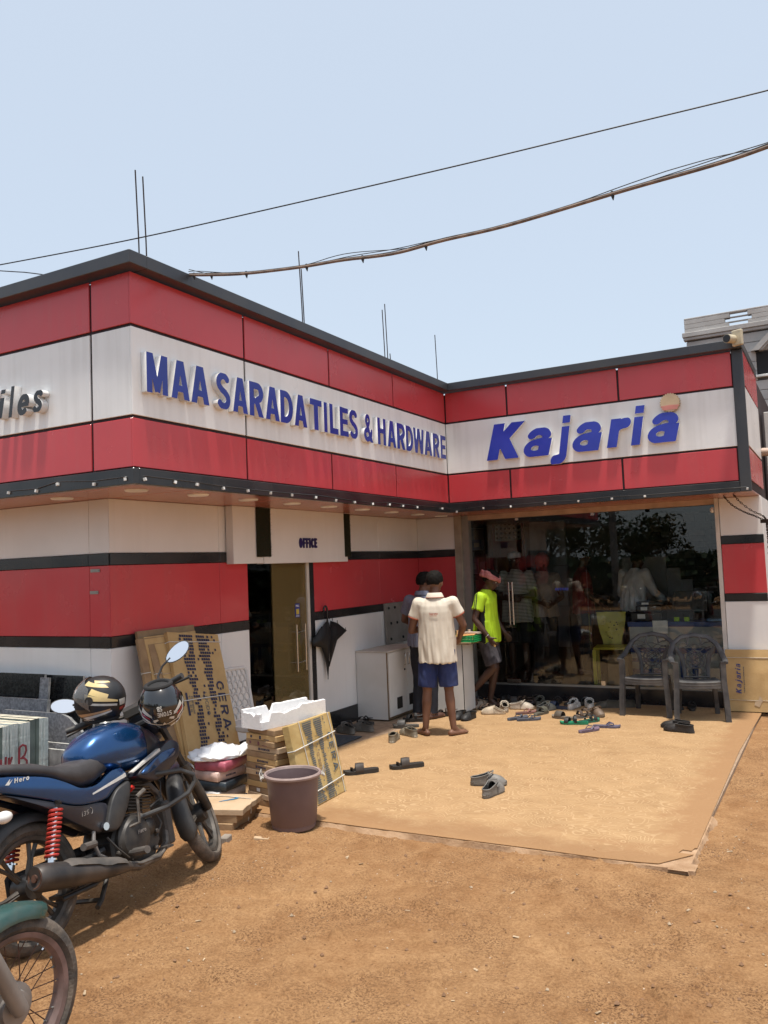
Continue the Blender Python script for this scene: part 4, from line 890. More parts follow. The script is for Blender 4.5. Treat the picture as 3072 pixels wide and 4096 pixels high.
# ------------------------------------------------------------------ chairs
CH = mat('dark_grey_plastic', (.035, .035, .038), .55, nscale=9, col2=(.10, .095, .09), contrast=(.30, .62), bump=.2, bscale=40)
def armchair(label, loc, rz):
    """local: +y = the way it faces"""
    t = thing('plastic_chair', label, 'chair', loc, rz, 'dark grey plastic armchairs')
    seat = B(); rings = []
    for y_, wd, z_ in ((.235, .225, .405), (.24, .232, .425), (.22, .235, .437), (.1, .235, .424), (-.05, .225, .414), (-.19, .205, .412)):
        rings.append([Vector((wd * s, y_, z_ - .012 * (1 - s * s) + .004)) for s in (-1, -.6, -.2, .2, .6, 1)] + [Vector((wd * s, y_, z_ - .025 - .012 * (1 - s * s))) for s in (1, .6, .2, -.2, -.6, -1)])
    seat.loft(rings); seat.box(-.228, .228, .222, .238, .355, .42); seat.obj('seat', CH, t, ang=60)
    for s in (-1, 1):
        b = B(); b.loft([[Vector((s * (.25 + .02 * q_ + dx), .225 + dy + .012 * q_, z_)) for dx, dy in ((-.036, -.02), (.022, -.024), (.026, .02), (-.032, .026))] for z_, q_ in ((0, 1.2), (.22, .8), (.40, .2), (.44, .1), (.62, .1), (.645, .3))]); b.obj('leg', CH, t, ang=50)
        b = B(); b.loft([[Vector((s * (.185 + .03 * q_) + dx * s, -.19 - .09 * q_ + dy, z_)) for dx, dy in ((-.03, -.018), (.022, -.02), (.022, .018), (-.026, .02))] for z_, q_ in ((0, 1), (.2, .55), (.42, 0))]); b.obj('leg', CH, t, ang=50)
    # continuous arm-and-back hoop
    hoop = [(-.275, .25, .635), (-.285, .12, .65), (-.285, -.03, .665), (-.275, -.16, .715), (-.235, -.245, .80), (-.15, -.285, .868), (0, -.30, .893), (.15, -.285, .868), (.235, -.245, .80), (.275, -.16, .715), (.285, -.03, .665), (.285, .12, .65), (.275, .25, .635)]
    b = B(); b.tube(hoop, [.028, .034, .034, .032, .03, .03, .032, .03, .03, .032, .034, .034, .028], 10, sq=.62); b.obj('armrest', CH, t)
    # pierced back: side ribs, interlaced arcs, top slots
    def bp(x, z): u = (z - .42) / .45; return Vector((x, -.20 - .085 * u + .10 * (x / .25) ** 2 * u, z))
    b = B()
    for s in (-1, 1): b.tube([bp(s * .125, .41), bp(s * .13, .55), bp(s * .155, .66), bp(s * .215, .76)], [.022, .026, .026, .02], 8, sq=.35)
    for s in (-1, 1):
        for cx, r0, z0 in ((.0, .10, .62), (.0, .062, .62)):
            if s > 0: b.tube([bp(cx + r0 * math.cos(a * .42), z0 + r0 * math.sin(a * .42)) for a in range(15)], .0085, 6, close=True, sq=.6)
        for k in range(4): b.tube([bp(s * (.13 - .02 * k), .44 + .075 * k), bp(s * (.05 - .03 * k), .52 + .08 * k), bp(-s * (.06 + .02 * k), .60 + .07 * k), bp(-s * (.15 + .012 * k), .655 + .055 * k)], .0085, 6, sq=.6)
        b.tube([bp(s * .02, .44), bp(s * .09, .50), bp(s * .125, .60)], .008, 6, sq=.6)
    b.tube([bp(-.2, .74), bp(0, .79), bp(.2, .74)], .009, 6, sq=.6); b.tube([bp(0, .43), bp(0, .5)], .012, 6, sq=.6); b.tube([bp(-.14, .425), bp(.14, .425)], .02, 6, sq=.5); b.tube([bp(-.08, .79), bp(-.06, .87)], .012, 6); b.tube([bp(.08, .79), bp(.06, .87)], .012, 6)
    b.obj('backrest', CH, t)
    return t
ach = armchair('dusty dark grey plastic armchair, left of the pair by the glass', (2.14, 5.50, 0), R_(178)); ach.scale = (.93, .93, .95)
c2 = dup(ach, (2.68, 5.36, 0), R_(193), 'dusty dark grey plastic armchair next to the tan Kajaria carton', 'dark grey plastic armchairs')
CW = mat('white_chair_plastic', (.66, .63, .60), .4, nscale=6, col2=(.58, .54, .50))
t = thing('mesh_chair', 'white plastic chair with a net-patterned back by the office door', 'chair', (-.40, 1.74, 0), R_(-96))
def mp(u, v): return Vector(((u - .5) * .40 * (1 - .10 * (1 - v)), -.19 - .10 * v - .02 * math.sin(math.pi * u), .46 + .42 * v))
b = B(); fr = [mp(0, 0), mp(0, .5), mp(0, .93), mp(.06, 1), mp(.5, 1.01), mp(.94, 1), mp(1, .93), mp(1, .5), mp(1, 0)]; b.tube(fr, .018, 8, sq=.8); b.obj('back_frame', CW, t)
b = B(); nr = 8
for r in range(nr):
    nc = 5 + r // 2; v0 = r / nr
    for c_ in range(nc):
        u0 = (c_ + (.5 if r % 2 else 0)) / nc; du = .5 / nc
        if u0 + du > 1.02: continue
        b.tube([mp(min(1, max(0, u0 - du)), v0), mp(max(0, u0 - du * .9), v0 + .07), mp(u0, min(1, v0 + .135)), mp(min(1, u0 + du * .9), v0 + .07), mp(min(1, u0 + du), v0)], .0095, 6)
for c_ in range(9): b.tube([mp(c_ / 8, .0), mp(c_ / 8, .06)], .006, 5); b.tube([mp(c_ / 8, .9), mp(c_ / 8, 1)], .006, 5)
b.obj('backrest', CW, t)
b = B(); b.loft([[Vector((sx * (.20 + .01 * k), y_, .45 - dz)) for sx, dz in ((-1, 0), (1, 0), (1, .05), (-1, .05))] for k, y_ in enumerate((-.21, 0, .2, .23))]); b.obj('seat', CW, t, smooth=False, bevel=.01)
for sx in (-1, 1):
    for y_, k in ((.2, .03), (-.19, -.05)):
        b = B(); b.loft([[Vector((sx * (.18 + .02 * (1 - q_)) + dx, y_ + k * (1 - q_) + dy, .40 * q_ + .003)) for dx, dy in ((-.022, -.022), (.022, -.022), (.022, .022), (-.022, .022))] for q_ in (0, .5, 1)]); b.obj('leg', CW, t, smooth=False)
# Kajaria carton behind the right chair
t = thing('tile_carton', 'tan carton lettered Kajaria leaning on the right wall', 'carton', (0, 0, 0))
MK = frame((2.90, 5.80, .01), (1, .03, 0), (0, .12, .66)); b = B(); bend_box(b, .56, .665, .05, MK, 8, .004, 41); b.obj('carton', CARD, t, smooth=False)
MKZ = MK @ Matrix.Translation((0, 0, .0035)) @ TM((0, 0, 0), 0, 0, R_(90))
words('Kajaria', MKZ, .19, -.15, .055, .2, .95, .2, .001, [mat('ink_blue', (.06, .07, .22), .7)], t, 'lettering', width=.32)
words('TILES SANITARYWARE', MKZ, .20, -.185, .008, .2, .9, 0, .001, [INKT], t, 'lettering', width=.28)
b = B(); b.tube([MK @ Vector((-.003, .575, .004)), MK @ Vector((.563, .575, .004))], .004, 5, sq=.5); b.tube([MK @ Vector((-.003, .12, .004)), MK @ Vector((.563, .12, .004))], .003, 5, sq=.5); b.obj('strap', STRAP, t)
b = B(); b.prism([(.27, .07), (.32, .05), (.345, .10), (.36, .12), (.33, .17), (.31, .12), (.28, .11)], .0035, .006, MK); b.obj('torn_patch', CARDP, t, smooth=False)

# ------------------------------------------------------------------ footwear
def outline(u):           # half width of a foot-shaped sole at u (0 heel .. 1 toe), per unit length
    return (.115 * math.sqrt(max(0, 1 - ((.16 - u) / .16) ** 2)) if u < .16 else (.115 + .012 * math.sin((u - .16) / .2 * math.pi / 2) if u < .36 else (.127 + .05 * (1 - math.cos((u - .36) / .36 * math.pi)) / 2 if u < .72 else .177 * math.sqrt(max(0, 1 - ((u - .72) / .28) ** 2.3)))))
def sole(L, h0, h1, m, t, drop=0, wid=1.):
    b = B(); us = [0, .02, .06, .12, .2, .3, .42, .54, .66, .76, .85, .92, .97, 1]; rings = []
    for u in us:
        hw = max(.004, outline(u) * L * wid); x = u * L - L / 2; zt = h0 + (h1 - h0) * (u > .0) * (1 - u) + (.012 * (u - .9) / .1 if u > .9 else 0)
        rings.append([Vector((x, -hw, .002 + (.008 * (u - .85) / .15 if u > .85 else 0))), Vector((x, hw, .002 + (.008 * (u - .85) / .15 if u > .85 else 0))), Vector((x, hw * 1.02, zt)), Vector((x, -hw * 1.02, zt))])
    b.loft(rings); return b.obj('sole', m, t, ang=50)
def band(L, u0, u1, hgt, m, t, name='strap', wid=1.05, z0=.02, skew=0):
    b = B(); rings = []
    for k in range(11):
        a = math.pi * k / 10; row = []
        for u, dz in ((u0, 0), ((u0 + u1) / 2, .004), (u1, 0)):
            uu = u + skew * math.cos(a); hw = outline(min(.95, max(.05, uu))) * L * wid; row.append(Vector((uu * L - L / 2, hw * math.cos(a), z0 + (hgt + dz) * math.sin(a))))
        rings.append(row + [Vector((p.x, p.y * .95, p.z - .004)) for p in row[::-1]])
    b.loft(rings); return b.obj(name, m, t, ang=60)
def shell(L, uo, hd, hh, m, t, wid=1.06, z0=.012, toe=.55, holes=False, fold=False):
    """shoe upper: dome in front of uo, open-topped walls behind it"""
    b = B(); rings = []
    for k in range(9):
        u = uo + (1 - uo) * (k / 8) ** .9; u = min(u, .995); hw = max(.006, outline(u) * L * wid); q_ = (u - uo) / (1 - uo); h_ = hd * (1 - (1 - toe) * q_) * math.sqrt(max(.02, 1 - max(0, (q_ - .55) / .45) ** 2))
        rings.append([Vector((u * L - L / 2, hw * math.cos(a), z0 + h_ * abs(math.sin(a)) ** .8)) for a in (math.pi * j / 12 for j in range(13))])
    v = [p for r in rings for p in r]; b.add(v, [(i * 13 + j, i * 13 + j + 1, (i + 1) * 13 + j + 1, (i + 1) * 13 + j) for i in range(8) for j in range(12)])
    if hh > 0:
        pth = [(u, 1) for u in (uo, uo * .7, uo * .4, .12, .04)] + [(0, 0)] + [(u, -1) for u in (.04, .12, uo * .4, uo * .7, uo)]; lo, hi = [], []
        for u, s in pth:
            hw = outline(u) * L * wid * s; e = ((u / uo) ** 2) * (hd - hh) * .9 if u > 0 else 0
            lo.append(Vector((u * L - L / 2, hw, z0))); hi.append(Vector((u * L - L / 2 + .006, hw * .93, z0 + hh + max(0, e))))
        n_ = len(lo); b.add(lo + hi, [(i, i + 1, n_ + i + 1, n_ + i) for i in range(n_ - 1)]); rim_ = hi
        b.tube(hi, .0045, 5)
    b.tube([p + Vector((0, 0, .001)) for p in rings[0]], .005, 5)
    return b.obj('upper', m, t, ang=80)
_fm = {}
def fm(c_, r=.6):
    k = (c_, r)
    if k not in _fm: _fm[k] = mat('footwear', c_, r, nscale=14, namp=.18, bump=.15, bscale=60)
    return _fm[k]
INS = mat('insole', (.06, .055, .05), .8)
def shoe(kind, label, x, y, deg, c1, c2=None, L=.27, z=.0015, group=None, tilt=0):
    names = {'clog': 'clog', 'toe': 'toe_sandal', 'slide': 'slide_sandal', 'flip': 'flip_flop', 'loafer': 'loafer', 'mule': 'mule', 'strap': 'strap_sandal'}
    t = thing(names[kind], label, names[kind].replace('_', ' '), (x, y, z), R_(deg), group or 'footwear left on the forecourt')
    t.rotation_euler = (R_(tilt), 0, R_(deg)); t.scale = (1.06, 1.06, 1.08); m1 = fm(c1); m2 = fm(c2 or c1)
    if kind == 'clog':
        sole(L, .022, .026, m2, t); shell(L, .50, .078, .046, m1, t)
        b = B(); b.prism([(u * L - L / 2, outline(u) * L * .9) for u in (.03, .1, .2, .35, .5)] + [(u * L - L / 2, -outline(u) * L * .9) for u in (.5, .35, .2, .1, .03)], .028, .029); b.obj('insole', INS, t)
        b = B(); b.tube([(-.01, outline(.48) * L * 1.10, .058), (.012, outline(.55) * L * 1.0, .084), (.035, .02, .098), (.035, -.02, .098), (.012, -outline(.55) * L * 1.0, .084), (-.01, -outline(.48) * L * 1.10, .058)], .008, 6, sq=.5); b.obj('strap', m1, t)
        b = B()
        for u, a in ((.62, .9), (.62, 2.2), (.72, 1.1), (.72, 2.0), (.82, 1.55)): hw = outline(u) * L * 1.07; b.ball((u * L - L / 2, hw * math.cos(a), .012 + .055 * (1 - (u - .5) * .9) * math.sin(a) ** .8), .0075, 6)
        b.obj('hole', INS, t)
    elif kind == 'mule': sole(L, .022, .03, m2, t); shell(L, .44, .078, .02, m1, t); 
    elif kind == 'loafer':
        sole(L, .014, .02, m2, t); shell(L, .52, .064, .056, m1, t, toe=.6)
        b = B(); b.prism([(u * L - L / 2, outline(u) * L * .85) for u in (.05, .12, .3, .5)] + [(u * L - L / 2, -outline(u) * L * .85) for u in (.5, .3, .12, .05)], .02, .021); b.obj('insole', INS, t); band(L, .56, .64, .056, m1, t, 'strap', 1.1, .014)
    elif kind == 'slide': sole(L, .02, .026, m2, t); band(L, .52, .80, .052, m1, t)
    elif kind == 'toe':
        sole(L, .024, .034, m2, t); band(L, .42, .66, .06, m1, t, skew=.02); b = B(); b.tube([(.24 * L, .03, .026), (.25 * L, .03, .045), (.26 * L, .012, .048), (.26 * L, -.002, .026)], [.014, .016, .016, .012], 8, sq=.45); b.obj('toe_loop', m1, t)
        b = B(); b.tube([(.1 * L, 0, .065), (.2 * L, .01, .035), (.27 * L, .012, .03)], .006, 6); b.obj('strap', m1, t)
    elif kind == 'flip':
        sole(L, .018, .024, m2, t)
        for s in (1, -1):
            b = B(); b.tube([(.26 * L, .0, .02), (.235 * L, .0, .04), (.10 * L, s * .035, .046), (-.02 * L, s * outline(.48) * L * .98, .022)], [.006, .009, .010, .008], 7, sq=.5); b.obj('strap', m1, t)
    elif kind == 'strap':
        sole(L, .02, .028, m2, t); band(L, .66, .8, .046, m1, t, skew=.04); band(L, .42, .52, .06, m1, t, skew=-.04); b = B(); b.tube([(-.0 * L, .035, .055), (-.25 * L, .036, .06), (-.46 * L, .0, .07), (-.25 * L, -.036, .06), (0, -.035, .055)], .008, 6, sq=.5); b.obj('strap', m1, t)
    return t
def hdg(a, c_): return math.degrees(math.atan2(c_[1] - a[1], c_[0] - a[0]))
LEA = (.045, .032, .024); SOL = (.035, .03, .026); GRC = (.20, .185, .165); CRM = (.55, .45, .33); OLV = (.10, .095, .07); BLK = (.018, .017, .017); GRB = (.10, .11, .12); BRN = (.10, .065, .045)
shoe('toe', 'brown leather toe-loop sandal nearest the yellow CERA carton', .42, 2.10, 221, LEA, SOL, .29)
shoe('toe', 'brown leather toe-loop sandal further out on the open sheet', .70, 2.40, 220, LEA, SOL, .29)
shoe('clog', 'grey clog seen from its side on the open sheet', 1.565, 2.11, 20, GRC, (.16, .14, .12), .27)
shoe('clog', 'grey clog with its heel to the camera on the open sheet', 1.69, 1.88, 84, GRC, (.16, .14, .12), .27)
shoe('loafer', 'beige shoe with black lining, heel to the camera, near the cabinet', .06, 3.36, 110, (.24, .20, .14), (.32, .27, .2), .28)
shoe('loafer', 'beige shoe with black lining lying beside its twin near bare feet', .10, 3.62, 148, (.22, .19, .14), (.32, .27, .2), .28)
shoe('slide', 'dark grey slide sandal before the cabinet doors', -.13, 4.00, 200, (.075, .072, .068), (.10, .095, .085), .27)
shoe('strap', 'black sandal right at the cabinet foot', -.20, 4.36, 195, BLK, SOL, .26)
shoe('clog', 'grey clog by the doormat, left one of its pair', -.61, 3.55, 160, (.13, .12, .105), (.22, .2, .17), .27)
shoe('clog', 'grey clog between the doormat and the cabinet', -.49, 3.70, 172, (.14, .13, .115), (.22, .2, .17), .27)
shoe('strap', 'black sandal behind the grey clogs at the skirting', -.66, 4.05, 160, BLK, SOL, .26)
shoe('flip', 'dark flip flop close to the black skirting', -.76, 3.86, 150, (.05, .05, .055), (.06, .06, .06), .26)
shoe('loafer', 'black slip-on behind the table leg', -.10, 5.55, 60, BLK, SOL, .27)
shoe('slide', 'grey-blue slide propped beside the shopfront post', .02, 5.66, 320, GRB, (.12, .13, .14), .28, .012, tilt=25)
shoe('strap', 'dark strappy sandal at the foot of the table', .06, 5.25, 300, BRN, SOL, .27)
shoe('clog', 'dirty cream clog beside the strappy sandal', .20, 5.33, 255, (.42, .33, .25), (.36, .25, .17), .26)
shoe('strap', 'brown sandal just behind the bare heels', .02, 4.72, 200, BRN, SOL, .26)
shoe('loafer', 'black slip-on by the bare feet, right one of its pair', .35, 4.60, 262, BLK, BLK, .26)
shoe('loafer', 'black slip-on by the bare feet, left one of its pair', .235, 4.62, 268, BLK, BLK, .26)
shoe('mule', 'cream mule in front of the walking man', .49, 4.98, 195, CRM, (.50, .36, .22), .27)
shoe('clog', 'cream clog with its opening to the camera', .54, 5.22, 118, (.50, .42, .32), (.32, .24, .17), .26)
shoe('clog', 'cream clog pointing right, beside the open one', .70, 5.36, 12, (.58, .50, .40), (.55, .42, .28), .28)
shoe('slide', 'dark slide under the glass door handle', .42, 5.74, 20, (.05, .045, .04), SOL, .26)
shoe('strap', 'dark sandal near the foot of the glass door', .58, 5.80, 160, BRN, SOL, .26)
shoe('flip', 'blue-grey flip flop, left one of the pair on the sheet', .86, 4.76, 60, (.05, .055, .075), (.08, .085, .11), .26)
shoe('flip', 'blue-grey flip flop, right one of the pair on the sheet', 1.00, 4.73, 38, (.05, .055, .075), (.08, .085, .11), .26)
shoe('flip', 'dull pink flip flop behind the blue-grey pair', .84, 5.10, 50, (.28, .11, .09), (.20, .10, .085), .25)
shoe('slide', 'olive slide with its open heel to the camera', 1.015, 5.11, 78, OLV, (.13, .12, .09), .26)
shoe('clog', 'grey-green clog behind the olive slide', .82, 5.68, 95, (.10, .10, .08), (.13, .13, .1), .27)
shoe('strap', 'black sandal against the step, left of the white clogs', .98, 5.86, 100, BLK, SOL, .26)
shoe('slide', 'dark brown slide against the step', 1.14, 5.85, 80, BRN, SOL, .26)
shoe('slide', 'dark blue slide left of the white clogs', 1.08, 5.52, 165, (.05, .07, .13), (.05, .06, .10), .27)
shoe('clog', 'white clog with grime, left one of the pair', 1.25, 5.60, 86, (.66, .64, .60), (.55, .51, .45), .28)
shoe('clog', 'white clog with grime, right one of the pair', 1.42, 5.66, 108, (.68, .66, .62), (.55, .51, .45), .28)
shoe('slide', 'tan-brown slide pointing left on the sheet', 1.33, 4.92, 160, (.11, .09, .07), (.20, .16, .12), .28)
shoe('strap', 'black-strapped sandal with a green sole', 1.52, 4.66, 190, BLK, (.01, .22, .11), .28)
shoe('strap', 'dark-strapped sandal with a green sole behind the other one', 1.64, 4.80, 60, BLK, (.02, .14, .09), .27)
shoe('clog', 'brown clog by the green-soled sandals', 1.62, 5.20, 310, (.17, .12, .085), (.2, .15, .1), .27)
shoe('strap', 'brown strap sandal leaning over the green-soled one', 1.50, 5.12, 240, BRN, (.17, .13, .10), .26)
shoe('flip', 'faded purple flip flop, left and nearer of its pair', 1.76, 4.34, 62, (.13, .10, .14), (.16, .11, .15), .26)
shoe('flip', 'faded blue flip flop, right and further of its pair', 1.88, 4.58, 12, (.09, .085, .14), (.12, .11, .16), .26)
shoe('loafer', 'olive slip-on shoe between the white clogs and the chair', 1.62, 5.72, 190, (.085, .075, .055), (.13, .11, .085), .29)
shoe('loafer', 'olive slip-on shoe touching the chair leg', 1.76, 5.80, 185, (.075, .068, .05), (.12, .1, .08), .29)
shoe('loafer', 'black leather loafer alone on the right, nearer of two', 2.585, 4.58, 163, (.022, .018, .016), SOL, .30)
shoe('loafer', 'black leather loafer alone on the right, further of two', 2.53, 4.74, 170, (.022, .018, .016), SOL, .29)
shoe('strap', 'black sandal in the shade under the right chair', 2.36, 5.88, 120, BLK, SOL, .27)
shoe('slide', 'black slide in the shade under the right chair', 2.52, 5.86, 100, BLK, SOL, .27)
for i, (k_, x_, y_, a_, c_, lb) in enumerate((('strap', .12, 5.80, 80, BLK, 'black sandal in the corner where glass and post meet'), ('slide', .26, 5.62, 130, BRN, 'dark slide behind the dirty cream clog'), ('loafer', .30, 5.88, 95, BLK, 'black slip-on deepest in the pile left of the door hinge'), ('clog', -.03, 5.30, 330, (.11, .10, .09), 'grey clog between the table leg and the strappy sandal'), ('flip', .70, 5.62, 70, (.06, .055, .06), 'dark flip flop behind the cream clogs'), ('loafer', .70, 5.90, 100, (.06, .05, .04), 'dark brown slip-on against the step by the hinge'), ('flip', .16, 4.92, 215, (.12, .05, .04), 'dull red flip flop behind the bare heels'), ('slide', 1.30, 5.88, 85, GRB, 'grey-blue slide against the step behind the white clogs'), ('strap', .35, 5.16, 150, BRN, 'brown sandal between the mule and the dirty cream clog'), ('clog', 1.0, 5.34, 60, (.09, .09, .08), 'dark grey clog between the pink flip flop and the blue slide'))): shoe(k_, lb, x_, y_, a_, c_, SOL if k_ != 'clog' else None, .27)
# loose chips and pebbles on the dirt
rnd = random.Random(3); b = B()
for k in range(1700):
    x, y = rnd.uniform(.3, 5.6), rnd.uniform(-3.0, 1.0)
    if rnd.random() < .25: x = rnd.uniform(3.25, 4.6); y = rnd.uniform(-1.5, 5.5)
    if x < 3.3 and y > .76: continue
    s = rnd.choice((.002, .003, .003, .004, .005, .006, .008, .011)); e = [rnd.uniform(.6, 1.6) for _ in range(3)]; a = rnd.uniform(0, 3); Mq = TM((x, y, ground_h(x, y) + s * .3), 0, 0, a)
    b.add([Mq @ Vector(p) for p in ((s * e[0], 0, 0), (0, s * e[1], .0), (-s, 0, 0), (0, -s, 0), (s * .1, 0, s * e[2] * .8), (0, 0, -s * .5))], [(0, 1, 4), (1, 2, 4), (2, 3, 4), (3, 0, 4), (1, 0, 5), (2, 1, 5), (3, 2, 5), (0, 3, 5)], 0 if rnd.random() < .85 else 1)
struct_ = b.obj('pebbles', [mat('clod', (.27, .15, .08), .95, nscale=30), mat('pale_stone', (.44, .33, .22), .9, nscale=30, namp=.25)]); tag(struct_, kind='stuff')
b = B()
for k in range(80):
    x, y = rnd.uniform(.35, 5.0), rnd.uniform(-2.6, .75)
    if rnd.random() < .25: x, y = rnd.uniform(3.3, 4.2), rnd.uniform(0, 4)
    s = rnd.uniform(.006, .016); Mq = TM((x, y, ground_h(x, y) + .003), rnd.uniform(-.3, .3), rnd.uniform(-.3, .3), rnd.uniform(0, 6)); b.box(-s, s, -s * .35, s * .35, 0, .002, Mq)
tag(b.obj('wood_chips', mat('chip', (.52, .38, .24), .85, nscale=30, namp=.25), smooth=False), kind='stuff')
b = B(); b.box(-.05, .05, -.02, .02, 0, .02, TM((.62, .45, -.032), 0, .1, .5)); tag(b.obj('wood_offcut', CARDP, smooth=False, bevel=.003), 'pale wood offcut on the dirt before the bucket', 'wood offcut')
b = B(); b.box(-.028, .028, -.045, .045, 0, .045, TM((.42, .33, -.035), 0, 0, .3)); tag(b.obj('brick_bit', mat('cement_lump', (.32, .27, .22), .9, nscale=12), smooth=False, bevel=.006), 'grey cement lump on the dirt under the flat bundles', 'cement lump')

# ------------------------------------------------------------------ motorcycles
PAINTB = mat('blue_metallic', (.008, .065, .20), .26, .6, nscale=3, col2=(.006, .045, .14), coat=.8)
DKBLUE = mat('dusty_dark_blue', (.010, .014, .032), .4, .2, nscale=6, col2=(.035, .032, .034), coat=.3)
PLAS = mat('black_plastic', (.022, .022, .023), .5, nscale=9, col2=(.05, .046, .042))
DUSTP = mat('dusty_plastic', (.05, .047, .044), .7, nscale=7, col2=(.12, .10, .085), bump=.2, bscale=50)
SEATM = mat('seat_vinyl', (.035, .032, .033), .55, nscale=12, col2=(.055, .05, .05), bump=.15, bscale=220)
TYRE = mat('dusty_tyre', (.055, .048, .042), .9, nscale=16, col2=(.14, .11, .085), bump=.5, bscale=70)
ENG = mat('engine_black', (.02, .02, .021), .45, .3, nscale=10, col2=(.07, .06, .05))
ENGD = mat('dirty_alloy', (.16, .14, .12), .6, .5, nscale=14, col2=(.06, .05, .045), bump=.3, bscale=60)
MUFF = mat('muffler_black', (.028, .027, .028), .42, .2, nscale=6, col2=(.085, .07, .06))
SPRING = mat('red_spring', (.42, .04, .03), .4, nscale=20, namp=.15)
MIRR = mat('mirror_glass', (.9, .9, .9), .01, 1., nscale=2, namp=.01)
RUST = mat('rusty_steel', (.14, .07, .045), .8, .3, nscale=30, col2=(.07, .035, .025))
GREEN = mat('green_paint', (.012, .055, .048), .4, nscale=9, col2=(.06, .075, .062), coat=.3, contrast=(.30, .55), bump=.1)
SILV = mat('silver_leg', (.30, .275, .255), .5, .4, nscale=8, namp=.12)
REDP = mat('red_plastic', (.65, .04, .03), .4)
DECAL = mat('white_decal', (.62, .60, .56), .4, nscale=20, namp=.12)
RIMW = mat('dusty_rim', (.11, .095, .08), .5, .4, nscale=12, col2=(.05, .045, .04))
PINKR = mat('chalky_rim', (.26, .17, .155), .6, .3, nscale=9, col2=(.12, .085, .075))
SA, SDv = Vector((.86, 0, .92)), Vector((-.45, 0, .89)).normalized()
def line_(p): p = [Vector(q) for q in p]; return [p[0]] + [p[i].lerp(p[i + 1], f) for i in range(len(p) - 1) for f in (.5, 1)]
def motorcycle(label, loc, yaw, lean, steer, P):
    t = thing('motorcycle', label, 'motorcycle', loc, 0); t.rotation_euler = (-lean, 0, yaw)
    MS = Matrix.Translation(SA) @ Matrix.Rotation(steer, 4, SDv) @ Matrix.Translation(-SA)
    ax = Vector((P['fx'], 0, P['R']))
    def fin(b, name, m, st=False, parent=None, **k):
        if st: b.v = [tuple(MS @ Vector(p)) for p in b.v]
        return b.obj(name, m, parent or t, **k)
    def wheel(c, R, wd, st, spoked):
        c = Vector(c); Mw = Matrix.Translation(c) @ Matrix.Rotation(R_(90), 4, 'X')
        b = B(); k = 48; rings = []
        for i in range(k):
            a = 2 * math.pi * i / k; d = Vector((math.cos(a), 0, math.sin(a))); row = []
            for j in range(12):
                q_ = 2 * math.pi * j / 12; rr = R - wd * .5 + math.cos(q_) * wd * .5; yy = math.sin(q_) * wd * .52 * (1.0 if math.cos(q_) > -.3 else .7); row.append(c + d * rr + Vector((0, yy, 0)))
            rings.append(row)
        b.loft(rings, close=True); w_ = fin(b, 'wheel', P['tyre'], st)
        ri = R - wd * .92
        b = B(); b.lathe([(ri + .012, -wd * .36), (ri + .016, -wd * .40), (ri - .002, -wd * .36), (ri - .012, -wd * .15), (ri - .014, wd * .15), (ri - .002, wd * .36), (ri + .016, wd * .40), (ri + .012, wd * .36)], 48, Mw, cap=False); fin(b, 'rim', P['rim'], st, w_)
        b = B(); b.lathe([(.02, -.06), (.055, -.055), (.06, -.02), (.06, .02), (.055, .055), (.02, .06)], 20, Mw); b.lathe([(.012, -.09), (.012, .09)], 10, Mw)
        if spoked: b.lathe([(.075, .018), (.08, .02), (.08, .03), (.06, .034)], 24, Mw); b.lathe([(.06, -.034), (.08, -.03), (.08, -.02), (.075, -.018)], 24, Mw)
        fin(b, 'hub', P['hub'], st, w_)
        if spoked:
            for i in range(28):
                a = 2 * math.pi * i / 28; o = (.22 if i % 4 < 2 else -.22) * 1.6; s = .024 if i % 2 else -.024
                b = B(); b.tube([c + Vector((math.cos(a + o) * .07, s, math.sin(a + o) * .07)), c + Vector((math.cos(a) * (ri - .004), s * .2, math.sin(a) * (ri - .004)))], .0021, 5); fin(b, 'spoke', RUST, st, w_)
                b = B(); b.tube([c + Vector((math.cos(a) * (ri - .022), s * .3, math.sin(a) * (ri - .022))), c + Vector((math.cos(a) * (ri - .004), s * .2, math.sin(a) * (ri - .004)))], .004, 5); fin(b, 'spoke_nipple', ALU if i % 3 else CHROME, st, w_)
        else:
            for i in range(6):
                a = 2 * math.pi * i / 6 + .2; b = B()
                for s in (-1, 1): b.tube([c + Vector((math.cos(a + .10 * s) * .05, 0, math.sin(a + .10 * s) * .05)), c + Vector((math.cos(a + .05 * s) * ri * .62, 0, math.sin(a + .05 * s) * ri * .62)), c + Vector((math.cos(a + .11 * s) * ri, 0, math.sin(a + .11 * s) * ri))], [.016, .011, .014], 6, sq=.8)
                fin(b, 'spoke', P['rim'], st, w_)
        return w_
    wheel((P['rx'], 0, P['R']), P['R'], .092, False, P['spoked']); wheel(ax, P['R'], .078, True, P['spoked'])
    # tank
    def sect(x, hw, zt, zb, n=16, p=2.6):
        r = []
        for j in range(n):
            a = 2 * math.pi * j / n; ca, sa = math.cos(a), math.sin(a)
            r.append(Vector((x, hw * math.copysign(abs(ca) ** (2 / p), ca), (zt + zb) / 2 + (zt - zb) / 2 * math.copysign(abs(sa) ** (2 / p), sa))))
        return r
    b = B(); b.loft([sect(*q) for q in ((.325, .06, .86, .77), (.345, .098, .882, .75), (.42, .125, .935, .725), (.51, .145, .962, .70), (.62, .155, .968, .68), (.72, .15, .945, .67), (.82, .125, .895, .665), (.90, .095, .84, .67), (.955, .05, .79, .69))]); fin(b, 'fuel_tank', P['paint'], ang=60)
    b = B(); b.loft([sect(*q) for q in ((.735, .149, .944, .674), (.76, .1475, .932, .672), (.82, .129, .900, .664), (.90, .099, .845, .668), (.957, .054, .795, .688), (.975, .03, .77, .70))]); fin(b, 'tank_cover', P['paint2'], ang=60)
